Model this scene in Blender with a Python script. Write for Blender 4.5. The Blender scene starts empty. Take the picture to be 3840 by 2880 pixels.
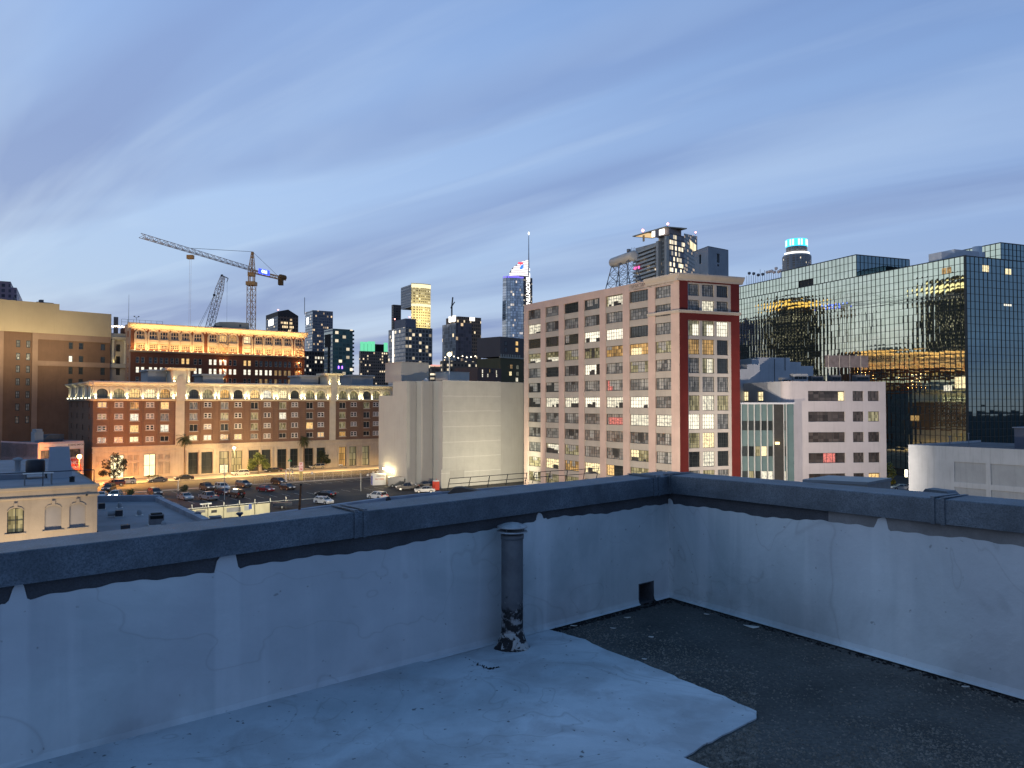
import bpy, math, random
from mathutils import Vector, Matrix
R = math.radians
rnd = random.Random(11)
sc = bpy.context.scene
COL = sc.collection
# ------------------------------------------------------------------ camera frame (photo pixels 3840 x 2880)
CAMZ = 20.6
F = 2884.0
PIT = R(1.43)
CP, SP = math.cos(PIT), math.sin(PIT)


def ray(px, py):
    x = (px - 1920) / F
    u = (1440 - py) / F
    return Vector((x, CP - u * SP, SP + u * CP))


def pt(px, py, d):
    r = ray(px, py)
    s = d / r.y
    return Vector((r.x * s, d, CAMZ + r.z * s))


def gp(px, py, z=0.0):
    r = ray(px, py)
    s = (z - CAMZ) / r.z
    return Vector((r.x * s, r.y * s, z))


def hp(px, d):
    return Vector(((px - 1920) / F * d * 1.0003, d, 0))


def mat_from(P0, P1):
    a = math.atan2(P1.y - P0.y, P1.x - P0.x)
    return Matrix.Translation((P0.x, P0.y, 0)) @ Matrix.Rotation(a, 4, 'Z')


class Face:
    """A vertical plane from ground point P0 (left) to P1 (right): local x along it, y inwards, z up."""
    def __init__(s, P0, P1):
        s.P0, s.P1 = Vector((P0.x, P0.y, 0)), Vector((P1.x, P1.y, 0))
        s.L = (s.P1 - s.P0).length
        s.M = mat_from(s.P0, s.P1)

    def t(s, px):
        k = (px - 1920) / F * 1.0003
        dx, dy = s.P1.x - s.P0.x, s.P1.y - s.P0.y
        return (k * s.P0.y - s.P0.x) / (dx - k * dy)

    def U(s, px):
        return s.t(px) * s.L

    def D(s, px):
        return s.P0.y + s.t(px) * (s.P1.y - s.P0.y)

    def Z(s, px, py):
        return pt(px, py, s.D(px)).z

    def loc(s, w):
        return s.M.inverted() @ w


# ------------------------------------------------------------------ mesh builder
class MB:
    def __init__(s):
        s.v, s.f, s.m, s.s = [], [], [], []

    def add(s, vs, fs, mi=0, sm=False):
        b = len(s.v)
        s.v += [tuple(v) for v in vs]
        for f in fs:
            s.f.append(tuple(b + i for i in f))
            s.m.append(mi)
            s.s.append(sm)

    def quad(s, a, b, c, d, mi=0):
        s.add([a, b, c, d], [(0, 1, 2, 3)], mi)

    def box(s, x0, x1, y0, y1, z0, z1, mi=0):
        s.add([(x0, y0, z0), (x1, y0, z0), (x1, y1, z0), (x0, y1, z0), (x0, y0, z1), (x1, y0, z1), (x1, y1, z1), (x0, y1, z1)],
              [(0, 3, 2, 1), (4, 5, 6, 7), (0, 1, 5, 4), (1, 2, 6, 5), (2, 3, 7, 6), (3, 0, 4, 7)], mi)
        return s

    def bar(s, p, q, r, n=4, r2=None, mi=0, sm=False, cap=True):
        p, q = Vector(p), Vector(q)
        r2 = r if r2 is None else r2
        d = (q - p)
        if d.length < 1e-6:
            return s
        d.normalize()
        up = Vector((0, 0, 1)) if abs(d.z) < .95 else Vector((1, 0, 0))
        a = d.cross(up).normalized()
        b = d.cross(a)
        vs = []
        for c, rr in ((p, r), (q, r2)):
            for i in range(n):
                t = 2 * math.pi * (i + .5) / n
                vs.append(c + a * (math.cos(t) * rr) + b * (math.sin(t) * rr))
        fs = [(i, (i + 1) % n, n + (i + 1) % n, n + i) for i in range(n)]
        s.add(vs, fs, mi, sm)
        if cap:
            s.add(vs[:n], [tuple(range(n))], mi)
            s.add(vs[n:], [tuple(range(n - 1, -1, -1))], mi)
        return s

    def prism(s, poly, z0, z1, mi=0, top=None):
        n = len(poly)
        vs = [(x, y, z0) for x, y in poly] + [(x, y, z1) for x, y in poly]
        s.add(vs, [(i, (i + 1) % n, n + (i + 1) % n, n + i) for i in range(n)], mi)
        s.add(vs[n:], [tuple(range(n))], mi if top is None else top)
        s.add(vs[:n], [tuple(range(n - 1, -1, -1))], mi)
        return s

    def lathe(s, prof, n=16, mi=0, sm=True, c=(0, 0)):
        vs = []
        for r, z in prof:
            for i in range(n):
                t = 2 * math.pi * i / n
                vs.append((c[0] + r * math.cos(t), c[1] + r * math.sin(t), z))
        fs = []
        for k in range(len(prof) - 1):
            for i in range(n):
                j = (i + 1) % n
                fs.append((k * n + i, k * n + j, (k + 1) * n + j, (k + 1) * n + i))
        s.add(vs, fs, mi, sm)
        if prof[0][0] > 1e-4:
            s.add(vs[:n], [tuple(range(n - 1, -1, -1))], mi)
        if prof[-1][0] > 1e-4:
            s.add(vs[-n:], [tuple(range(n))], mi)
        return s

    def xprof(s, prof, y0, y1, mi=0):
        """closed (x,z) profile extruded along y"""
        n = len(prof)
        vs = [(x, y0, z) for x, z in prof] + [(x, y1, z) for x, z in prof]
        s.add(vs, [(i, (i + 1) % n, n + (i + 1) % n, n + i) for i in range(n)], mi)
        s.add(vs[:n], [tuple(range(n))], mi)
        s.add(vs[n:], [tuple(range(n - 1, -1, -1))], mi)
        return s

    def yprof(s, prof, x0, x1, mi=0):
        """closed (y,z) profile extruded along x (cornices, ledges)"""
        n = len(prof)
        vs = [(x0, y, z) for y, z in prof] + [(x1, y, z) for y, z in prof]
        s.add(vs, [(i, (i + 1) % n, n + (i + 1) % n, n + i) for i in range(n)], mi)
        s.add(vs[:n], [tuple(range(n))], mi)
        s.add(vs[n:], [tuple(range(n - 1, -1, -1))], mi)
        return s

    def wall(s, u0, u1, z0, z1, ops=(), t=.3, mi=0, y=0.0, rmi=None):
        """front sheet at y with rectangular openings (a,b,c,d) and their reveals t deep"""
        ops = [(max(a, u0), min(b, u1), max(c, z0), min(d, z1)) for a, b, c, d in ops]
        ops = [o for o in ops if o[1] > o[0] and o[3] > o[2]]
        xs = sorted(set([u0, u1] + [o[0] for o in ops] + [o[1] for o in ops]))
        zs = sorted(set([z0, z1] + [o[2] for o in ops] + [o[3] for o in ops]))
        for i in range(len(xs) - 1):
            if xs[i + 1] - xs[i] < 1e-5:
                continue
            cx = (xs[i] + xs[i + 1]) / 2
            col = [o for o in ops if o[0] < cx < o[1]]
            st = None
            for j in range(len(zs) - 1):
                cz = (zs[j] + zs[j + 1]) / 2
                hole = any(o[2] < cz < o[3] for o in col)
                if not hole and st is None:
                    st = zs[j]
                if hole and st is not None:
                    s.quad((xs[i], y, st), (xs[i + 1], y, st), (xs[i + 1], y, zs[j]), (xs[i], y, zs[j]), mi)
                    st = None
            if st is not None:
                s.quad((xs[i], y, st), (xs[i + 1], y, st), (xs[i + 1], y, z1), (xs[i], y, z1), mi)
        rm = mi if rmi is None else rmi
        for a, b, c, d in ops:
            Y = y + t
            s.quad((a, y, c), (a, Y, c), (b, Y, c), (b, y, c), rm)
            s.quad((a, y, d), (b, y, d), (b, Y, d), (a, Y, d), rm)
            s.quad((a, y, c), (a, y, d), (a, Y, d), (a, Y, c), rm)
            s.quad((b, y, c), (b, Y, c), (b, Y, d), (b, y, d), rm)
        return s

    def archfill(s, a, b, d, y0, y1, mi=0, n=8, rise=None):
        """fills the corners of a rectangular opening top so that it reads as an arch"""
        r = (b - a) / 2
        h = r if rise is None else rise
        cx, cz = (a + b) / 2, d - h
        pts = [(cx - r * math.cos(math.pi * i / (2 * n)), cz + h * math.sin(math.pi * i / (2 * n))) for i in range(n + 1)]
        for sg in (1, -1):
            P = [(cx + sg * (x - cx), z) for x, z in pts]
            c = (a if sg == 1 else b, d)
            for i in range(n):
                s.add([(c[0], y0, c[1]), (P[i][0], y0, P[i][1]), (P[i + 1][0], y0, P[i + 1][1])], [(0, 1, 2)], mi)
                s.quad((P[i][0], y0, P[i][1]), (P[i + 1][0], y0, P[i + 1][1]), (P[i + 1][0], y1, P[i + 1][1]), (P[i][0], y1, P[i][1]), mi)
        return s

    def ring(s, cx, cz, r0, r1, y0, y1, a0=0, a1=math.pi, n=12, mi=0):
        """an arched moulding (archivolt) in the facade plane"""
        for i in range(n):
            t0, t1 = a0 + (a1 - a0) * i / n, a0 + (a1 - a0) * (i + 1) / n
            p = [(cx + r * math.cos(t), cz + r * math.sin(t)) for r, t in ((r0, t0), (r1, t0), (r1, t1), (r0, t1))]
            vs = [(x, y0, z) for x, z in p] + [(x, y1, z) for x, z in p]
            s.add(vs, [(0, 1, 2, 3), (1, 5, 6, 2), (0, 3, 7, 4), (4, 7, 6, 5)], mi)
        return s

    def mesh(s, name, mats):
        me = bpy.data.meshes.new(name)
        me.from_pydata(s.v, [], s.f)
        for m in (mats if isinstance(mats, (list, tuple)) else [mats]):
            me.materials.append(m)
        me.polygons.foreach_set('material_index', s.m)
        me.polygons.foreach_set('use_smooth', s.s)
        me.update()
        return me

    def build(s, name, mats, parent=None, M=None, rec=True):
        o = bpy.data.objects.new(name, s.mesh(name, mats))
        COL.objects.link(o)
        place(o, parent, M)
        return o


ROOTM = {}


def place(o, parent=None, M=None):
    """M is a world matrix; None puts a part in its parent's own axes"""
    if parent is None:
        if M is not None:
            o.matrix_world = M
        ROOTM[o.name] = M.copy() if M is not None else Matrix.Identity(4)
        return o
    o.parent = parent
    PM = ROOTM.get(parent.name, Matrix.Identity(4))
    L = Matrix.Identity(4) if M is None else PM.inverted() @ M
    o.matrix_local = L
    ROOTM[o.name] = PM @ L
    return o


def tag(o, label, cat, group=None):
    o['label'] = label
    o['category'] = cat
    if group:
        o['group'] = group
    return o


def struct(o, kind='structure'):
    o['kind'] = kind
    return o


def thing(name, label, cat, M=None, group=None):
    o = bpy.data.objects.new(name, None)
    o.empty_display_size = .5
    COL.objects.link(o)
    place(o, None, M if M is not None else Matrix.Identity(4))
    return tag(o, label, cat, group)


def inst(name, me, parent, M):
    o = bpy.data.objects.new(name, me)
    COL.objects.link(o)
    return place(o, parent, M)


def T(x, y, z):
    return Matrix.Translation((x, y, z))


def RZ(a):
    return Matrix.Rotation(a, 4, 'Z')


# ------------------------------------------------------------------ materials
class NT:
    def __init__(s, mat):
        s.t = mat.node_tree
        s.n, s.l = s.t.nodes, s.t.links

    def new(s, typ, **kw):
        n = s.n.new(typ)
        for k, v in kw.items():
            setattr(n, k, v)
        return n

    def math(s, op, a, b=None, c=None, clamp=False):
        n = s.new('ShaderNodeMath', operation=op, use_clamp=clamp)
        for i, v in enumerate((a, b, c)):
            if v is None:
                continue
            if hasattr(v, 'is_linked'):
                s.l.new(v, n.inputs[i])
            else:
                n.inputs[i].default_value = v
        return n.outputs[0]

    def mix(s, f, a, b, typ='MIX'):
        n = s.new('ShaderNodeMix', data_type='RGBA', blend_type=typ)
        for k, v in ((0, f), (6, a), (7, b)):
            if hasattr(v, 'is_linked'):
                s.l.new(v, n.inputs[k])
            elif k == 0:
                n.inputs[0].default_value = v
            else:
                n.inputs[k].default_value = (*v[:3], 1)
        return n.outputs[2]

    def noise(s, vec, scale, detail=4, rough=.55, dist=0, dim='3D'):
        n = s.new('ShaderNodeTexNoise', noise_dimensions=dim)
        n.inputs['Scale'].default_value = scale
        n.inputs['Detail'].default_value = detail
        n.inputs['Roughness'].default_value = rough
        n.inputs['Distortion'].default_value = dist
        if vec is not None:
            s.l.new(vec, n.inputs['Vector'])
        return n.outputs[0]

    def ramp(s, fac, stops, interp='LINEAR'):
        n = s.new('ShaderNodeValToRGB')
        n.color_ramp.interpolation = interp
        e = n.color_ramp.elements
        while len(e) > 1:
            e.remove(e[-1])
        for i, (p, c) in enumerate(stops):
            c = (c, c, c) if not isinstance(c, (tuple, list)) else c
            el = e[0] if i == 0 else e.new(p)
            el.position = p
            el.color = (*c[:3], 1)
        s.l.new(fac, n.inputs[0])
        return n.outputs[0]

    def coord(s, which='Object', scale=None, obj_random=False):
        c = s.new('ShaderNodeTexCoord').outputs[which]
        if scale is not None:
            m = s.new('ShaderNodeMapping')
            m.inputs['Scale'].default_value = scale
            s.l.new(c, m.inputs[0])
            c = m.outputs[0]
        return c

    def sep(s, v):
        n = s.new('ShaderNodeSeparateXYZ')
        s.l.new(v, n.inputs[0])
        return n.outputs

    def comb(s, x, y, z):
        n = s.new('ShaderNodeCombineXYZ')
        for i, v in enumerate((x, y, z)):
            if hasattr(v, 'is_linked'):
                s.l.new(v, n.inputs[i])
            else:
                n.inputs[i].default_value = v
        return n.outputs[0]

    def bump(s, h, strength=.3, dist=.02):
        n = s.new('ShaderNodeBump')
        n.inputs['Strength'].default_value = strength
        n.inputs['Distance'].default_value = dist
        s.l.new(h, n.inputs['Height'])
        return n.outputs[0]


def newmat(name):
    m = bpy.data.materials.new(name)
    m.use_nodes = True
    b = m.node_tree.nodes['Principled BSDF']
    return m, NT(m), b


def setc(t, sock, v):
    if hasattr(v, 'is_linked'):
        t.l.new(v, sock)
    elif isinstance(v, (tuple, list)):
        sock.default_value = (*v[:3], 1)
    else:
        sock.default_value = v


def MAT(name, col, rough=.8, var=.15, scale=.6, fine=0.0, metal=0.0, bump=0.0, spec=.3, stain=0.0, course=0.0):
    """matt surface with blotches (scale per metre), fine grain, optional vertical rain stains and coursing"""
    m, t, b = newmat(name)
    co = t.coord('Object')
    n = t.noise(co, scale, 6, .6)
    f = t.ramp(n, [(.3, 0), (.7, 1)])
    lo = tuple(c * (1 - var) for c in col)
    hi = tuple(min(1, c * (1 + var)) for c in col)
    c = t.mix(f, lo, hi)
    if fine:
        n2 = t.noise(co, scale * 25, 3, .6)
        c = t.mix(t.math('MULTIPLY', t.ramp(n2, [(.4, 0), (.65, 1)]), fine), c, tuple(x * .45 for x in col))
    if stain:
        m3 = t.coord('Object', (2.2, 2.2, .12))
        n3 = t.noise(m3, 1.0, 5, .65)
        c = t.mix(t.math('MULTIPLY', t.ramp(n3, [(.52, 0), (.75, 1)]), stain), c, tuple(x * .4 for x in col))
    if course:
        z = t.sep(co)[2]
        fr = t.math('FRACT', t.math('DIVIDE', z, course))
        ln = t.math('LESS_THAN', fr, .07)
        c = t.mix(t.math('MULTIPLY', ln, .45), c, tuple(x * .5 for x in col))
    setc(t, b.inputs['Base Color'], c)
    b.inputs['Roughness'].default_value = rough
    b.inputs['Metallic'].default_value = metal
    b.inputs['Specular IOR Level'].default_value = spec
    if bump:
        t.l.new(t.bump(t.noise(co, scale * 18, 5, .6), bump, .02), b.inputs['Normal'])
    return m


def EMIT(name, col, st, sample=False, base=(.05, .05, .05), pattern=0.0, pscale=6.0):
    m, t, b = newmat(name)
    b.inputs['Base Color'].default_value = (*base, 1)
    b.inputs['Roughness'].default_value = .4
    c = col
    if pattern:
        g = t.coord('Generated')
        oi = t.new('ShaderNodeObjectInfo')
        add = t.new('ShaderNodeVectorMath', operation='ADD')
        t.l.new(g, add.inputs[0])
        sc_ = t.new('ShaderNodeVectorMath', operation='SCALE')
        sc_.inputs[0].default_value = (37, 53, 71)
        t.l.new(oi.outputs['Random'], sc_.inputs['Scale'])
        t.l.new(sc_.outputs[0], add.inputs[1])
        n = t.noise(add.outputs[0], pscale, 3, .6)
        f = t.ramp(n, [(.36, 0), (.5, .75), (.62, 1)])
        c = t.mix(f, tuple(x * (1 - pattern) for x in col), col)
    setc(t, b.inputs['Emission Color'], c)
    b.inputs['Emission Strength'].default_value = st
    m.cycles.emission_sampling = 'AUTO' if sample else 'NONE'
    return m


def GLASS(name, dark, light, rough=.08, stripes=0.0, glow=0.0, spec=.6):
    """window pane: reflective, with whatever hangs behind it (blind, curtain) showing, differing from pane to pane"""
    m, t, b = newmat(name)
    oi = t.new('ShaderNodeObjectInfo')
    g = t.coord('Generated')
    x, y, z = t.sep(g)
    r = oi.outputs['Random']
    u = t.math('ADD', t.math('MULTIPLY', x, 7.0), t.math('MULTIPLY', r, 91.0))
    cell = t.math('FLOOR', u)
    wn = t.new('ShaderNodeTexWhiteNoise', noise_dimensions='2D')
    t.l.new(t.comb(cell, t.math('FLOOR', t.math('MULTIPLY', z, 3.0)), 0), wn.inputs['Vector'])
    f = t.math('ADD', t.math('MULTIPLY', wn.outputs[0], stripes), t.math('MULTIPLY', r, 1 - stripes))
    c = t.mix(f, dark, light)
    setc(t, b.inputs['Base Color'], c)
    b.inputs['Roughness'].default_value = rough
    b.inputs['Specular IOR Level'].default_value = spec
    if glow:
        setc(t, b.inputs['Emission Color'], c)
        b.inputs['Emission Strength'].default_value = glow
        m.cycles.emission_sampling = 'NONE'
    return m


def TOWER(name, wall, glass, w, h, fu=.8, fv=.6, lit=.2, col=(1, .72, .35), st=2.0, rough=.25, metal=0.0, floorvar=.5, wrough=.7, seed=0.0, gspec=.5, dim=.25):
    """curtain-wall facade: a grid of panes w x h metres in the wall's own axes, some of them lit"""
    m, t, b = newmat(name)
    wall = tuple(min(max(c, .3), c * 2.6 * k) for c, k in zip(wall, (1.3, 1.08, .88)))
    glass = tuple(min(max(c, .3), c * 2.4 * k) for c, k in zip(glass, (1.25, 1.05, .9)))
    x, y, z = t.sep(t.coord('Object'))
    u = t.math('DIVIDE', t.math('ADD', t.math('ADD', x, y), 300.0 + seed), w)
    v = t.math('DIVIDE', t.math('ADD', z, 300.0), h)
    cu, cv = t.math('FLOOR', u), t.math('FLOOR', v)
    fu_ = t.math('ABSOLUTE', t.math('SUBTRACT', t.math('FRACT', u), .5))
    fv_ = t.math('ABSOLUTE', t.math('SUBTRACT', t.math('FRACT', v), .5))
    inside = t.math('MULTIPLY', t.math('LESS_THAN', fu_, fu / 2), t.math('LESS_THAN', fv_, fv / 2))
    geo = t.new('ShaderNodeNewGeometry')
    nz = t.math('ABSOLUTE', t.sep(geo.outputs['True Normal'])[2])
    inside = t.math('MULTIPLY', inside, t.math('LESS_THAN', nz, .5))
    w1 = t.new('ShaderNodeTexWhiteNoise', noise_dimensions='3D')
    t.l.new(t.comb(cu, cv, 3.3 + seed), w1.inputs['Vector'])
    n2 = t.noise(t.comb(t.math('MULTIPLY', cu, .35), t.math('MULTIPLY', cv, .9), 5.1 + seed), 1.0, 2, .5)
    thr = t.math('ADD', 1 - lit * .8, t.math('MULTIPLY', t.math('SUBTRACT', .5, n2), floorvar * 2))
    on = t.math('MULTIPLY', t.math('GREATER_THAN', w1.outputs[0], thr), inside)
    bri = t.math('MULTIPLY', on, t.math('ADD', dim, t.math('MULTIPLY', t.sep(w1.outputs[1])[1], 1.0)))
    gv = t.mix(t.sep(w1.outputs[1])[2], tuple(c * .6 for c in glass), tuple(c * 1.4 for c in glass))
    setc(t, b.inputs['Base Color'], t.mix(inside, wall, gv))
    setc(t, b.inputs['Roughness'], t.math('ADD', wrough, t.math('MULTIPLY', inside, rough - wrough)))
    setc(t, b.inputs['Metallic'], t.math('MULTIPLY', inside, metal))
    b.inputs['Specular IOR Level'].default_value = gspec * .35
    cc = t.mix(t.sep(w1.outputs[1])[0], col, tuple(min(1, a * .82 + .18) for a in col))
    setc(t, b.inputs['Emission Color'], cc)
    setc(t, b.inputs['Emission Strength'], t.math('MULTIPLY', bri, st * .8))
    m.cycles.emission_sampling = 'NONE'
    return m


def lamp(name, kind, loc, power, col, parent=None, size=.3, size_y=None, rot=None, spot=None, blend=.5):
    l = bpy.data.lights.new(name, kind)
    l.energy = power
    l.color = col
    if kind == 'AREA':
        l.shape = 'RECTANGLE'
        l.size = size
        l.size_y = size_y or size
    elif kind in ('POINT', 'SPOT'):
        l.shadow_soft_size = size
        if kind == 'SPOT':
            l.spot_size = spot or R(120)
            l.spot_blend = blend
    o = bpy.data.objects.new(name, l)
    COL.objects.link(o)
    M = T(*loc)
    if rot is not None:
        M = M @ rot.to_4x4()
    place(o, parent, M)
    return o


def aim(frm, to):
    return (Vector(to) - Vector(frm)).to_track_quat('-Z', 'Y').to_matrix()


FONTS = {}


def text_mesh(body, size, mat, depth=.02, bold=0.0):
    cu = bpy.data.curves.new('lettering', 'FONT')
    cu.body = body
    cu.size = size
    cu.extrude = depth
    cu.offset = bold
    cu.align_x = 'CENTER'
    cu.align_y = 'CENTER'
    o = bpy.data.objects.new('lettering', cu)
    COL.objects.link(o)
    dg = bpy.context.evaluated_depsgraph_get()
    me = bpy.data.meshes.new_from_object(o.evaluated_get(dg))
    me.materials.clear()
    me.materials.append(mat)
    bpy.data.objects.remove(o)
    bpy.data.curves.remove(cu)
    return me


def lettering(body, size, mat, parent, face_M, u, y, z, depth=.02, bold=0.0, name='lettering', slant=0.0):
    me = text_mesh(body, size, mat, depth, bold)
    return inst(name, me, parent, face_M @ T(u, y, z) @ Matrix.Rotation(R(90), 4, 'X') @ Matrix.Rotation(slant, 4, 'Z'))
# ------------------------------------------------------------------ camera, sky, sun


def srgb(r, g, b):
    def f(c):
        c /= 255
        return c / 12.92 if c <= .04045 else ((c + .055) / 1.055) ** 2.4
    return (f(r), f(g), f(b))


cam = bpy.data.cameras.new('camera')
cam.sensor_width = 36
cam.lens = 36 * F / 3840
cam.clip_start = .05
cam.clip_end = 30000
co = bpy.data.objects.new('camera', cam)
COL.objects.link(co)
co.matrix_world = T(0, 0, CAMZ) @ Matrix.Rotation(R(90) + PIT, 4, 'X')
sc.camera = co

SUN_AZ, SUN_EL = R(-66), R(2)          # az measured from +Y, negative to the left
w = bpy.data.worlds.new('World')
sc.world = w
w.use_nodes = True
t = NT(w)
bg = w.node_tree.nodes['Background']
tc = t.new('ShaderNodeTexCoord')
nrm = t.new('ShaderNodeVectorMath', operation='NORMALIZE')
t.l.new(tc.outputs['Generated'], nrm.inputs[0])
X, Y, Z = t.sep(nrm.outputs[0])
sky = t.new('ShaderNodeTexSky')
sky.sky_type = 'NISHITA'
sky.sun_disc = False
sky.sun_elevation = SUN_EL
sky.sun_rotation = SUN_AZ
sky.air_density = 1.2
sky.dust_density = 1.0
hl = t.math('SQRT', t.math('ADD', t.math('ADD', t.math('MULTIPLY', X, X), t.math('MULTIPLY', Y, Y)), 1e-5))
cdot = t.math('DIVIDE', t.math('ADD', t.math('MULTIPLY', X, math.sin(SUN_AZ)), t.math('MULTIPLY', Y, math.cos(SUN_AZ))), hl)
f = t.math('DIVIDE', t.math('ADD', cdot, .7), 1.5, clamp=True)
zc = t.math('MAXIMUM', Z, 0.0)
away = t.ramp(zc, [(0, srgb(186, 184, 196)), (.04, srgb(162, 176, 204)), (.1, srgb(142, 164, 203)), (.2, srgb(130, 158, 208)), (.46, srgb(108, 145, 201)), (.62, srgb(82, 128, 184)), (1, srgb(60, 113, 166))])
near = t.ramp(zc, [(0, srgb(226, 218, 218)), (.06, srgb(196, 208, 226)), (.14, srgb(180, 205, 236)), (.25, srgb(174, 203, 242)), (.46, srgb(150, 183, 233)), (.65, srgb(112, 158, 210)), (1, srgb(78, 130, 180))])
base = t.mix(f, away, near)
# cirrus streaks: noise on a flat layer high above, drawn out along their own drift
ang = R(-50)
den = t.math('ADD', zc, .07)
px_, py_ = t.math('DIVIDE', X, den), t.math('DIVIDE', Y, den)
la = t.math('ADD', t.math('MULTIPLY', px_, math.sin(ang)), t.math('MULTIPLY', py_, math.cos(ang)))
lb = t.math('SUBTRACT', t.math('MULTIPLY', px_, math.cos(ang)), t.math('MULTIPLY', py_, math.sin(ang)))
cv = t.comb(t.math('MULTIPLY', la, .26), t.math('MULTIPLY', lb, 1.0), 3.4)
n1 = t.noise(cv, .95, 4, .48, .5)
cv2 = t.comb(t.math('MULTIPLY', la, .2), t.math('MULTIPLY', lb, 1.0), 7.7)
n2 = t.noise(cv2, 1.45, 5, .54, .6)
dark = t.ramp(n1, [(.44, 0), (.62, 1)])
lite = t.ramp(n2, [(.46, 0), (.68, 1)])
fade = t.ramp(zc, [(0, .35), (.06, 1), (.3, 1), (.5, .5), (.8, .2)])
base = t.mix(t.math('MULTIPLY', t.math('MULTIPLY', dark, fade), .8), base, t.mix(.85, base, t.mix(f, srgb(108, 132, 182), srgb(124, 144, 194))))
base = t.mix(t.math('MULTIPLY', t.math('MULTIPLY', lite, fade), .48), base, t.mix(f, srgb(152, 182, 228), srgb(206, 226, 248)))
glow = t.math('MULTIPLY', t.math('POWER', t.math('MAXIMUM', cdot, 0.0), 5.0), t.ramp(zc, [(0, 1), (.12, .75), (.42, 0)]))
base = t.mix(t.math('MULTIPLY', glow, .28), base, srgb(222, 228, 222))
nish = t.new('ShaderNodeMix', data_type='RGBA', blend_type='ADD')
nish.inputs[0].default_value = .005
t.l.new(base, nish.inputs[6])
t.l.new(sky.outputs[0], nish.inputs[7])
ground_side = t.math('LESS_THAN', Z, -.01)
t.l.new(t.mix(ground_side, nish.outputs[2], (.02, .022, .03)), bg.inputs[0])
bg.inputs[1].default_value = 1.0
sl = bpy.data.lights.new('sun', 'SUN')
sl.energy = .36
sl.angle = R(85)
sl.color = (1, .9, .8)
so = bpy.data.objects.new('sun', sl)
COL.objects.link(so)
sd = Vector((math.sin(SUN_AZ) * math.cos(R(8)), math.cos(SUN_AZ) * math.cos(R(8)), math.sin(R(8))))
so.matrix_world = sd.to_track_quat('Z', 'Y').to_matrix().to_4x4()
sc.view_settings.view_transform = 'Standard'
sc.view_settings.look = 'None'
sc.view_settings.exposure = 0
sc.view_settings.gamma = 1
sc.cycles.use_denoising = True
sc.cycles.max_bounces = 5
sc.cycles.sample_clamp_indirect = 4
sc.cycles.caustics_reflective = False
sc.cycles.caustics_refractive = False

# ------------------------------------------------------------------ the roof the camera stands on
DZ = CAMZ - 1.65
KC = gp(2509, 2240, DZ)
KL = gp(119, 2876, DZ)
KR = gp(3840, 2623, DZ)
dl = (KL - KC).normalized()
dr = (KR - KC).normalized()
KL = KC + dl * 9
KR = KC + dr * 8
m_gravel = MAT('roof_gravel', (.10, .098, .092), .95, .45, 1.6, fine=.55, bump=.9)
m_stone = MAT('gravel_stone', (.15, .135, .115), .9, .6, 30)
m, t, b = newmat('roof_white_paint')
g = t.coord('Object')
big = t.noise(g, .7, 6, .6, .6)
mid_ = t.noise(g, 3.5, 5, .6)
strk = t.noise(t.coord('Object', (1.6, 1.6, .35)), 1.6, 5, .6, .4)
c = t.mix(t.ramp(big, [(.35, 0), (.68, 1)]), (.34, .39, .42), (.60, .645, .68))
c = t.mix(t.math('MULTIPLY', t.ramp(strk, [(.48, 0), (.64, 1)]), .5), c, (.30, .30, .31))
c = t.mix(t.math('MULTIPLY', t.ramp(mid_, [(.56, 0), (.7, 1)]), .22), c, (.22, .21, .22))
sp = t.noise(g, 26, 2, .5)
c = t.mix(t.math('MULTIPLY', t.ramp(sp, [(.69, 0), (.73, 1)]), .75), c, (.06, .06, .06))
ln = t.noise(g, 1.1, 3, .5, 1.4)
ln = t.math('ABSOLUTE', t.math('SUBTRACT', ln, .5))
c = t.mix(t.math('MULTIPLY', t.ramp(ln, [(0, 1), (.006, 0)]), .35), c, (.2, .2, .2))
setc(t, b.inputs['Base Color'], c)
b.inputs['Roughness'].default_value = .62
b.inputs['Specular IOR Level'].default_value = .3
t.l.new(t.bump(t.math('ADD', big, t.math('MULTIPLY', t.noise(g, 9, 5, .6), .5)), .45, .03), b.inputs['Normal'])
m_white = m


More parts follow.
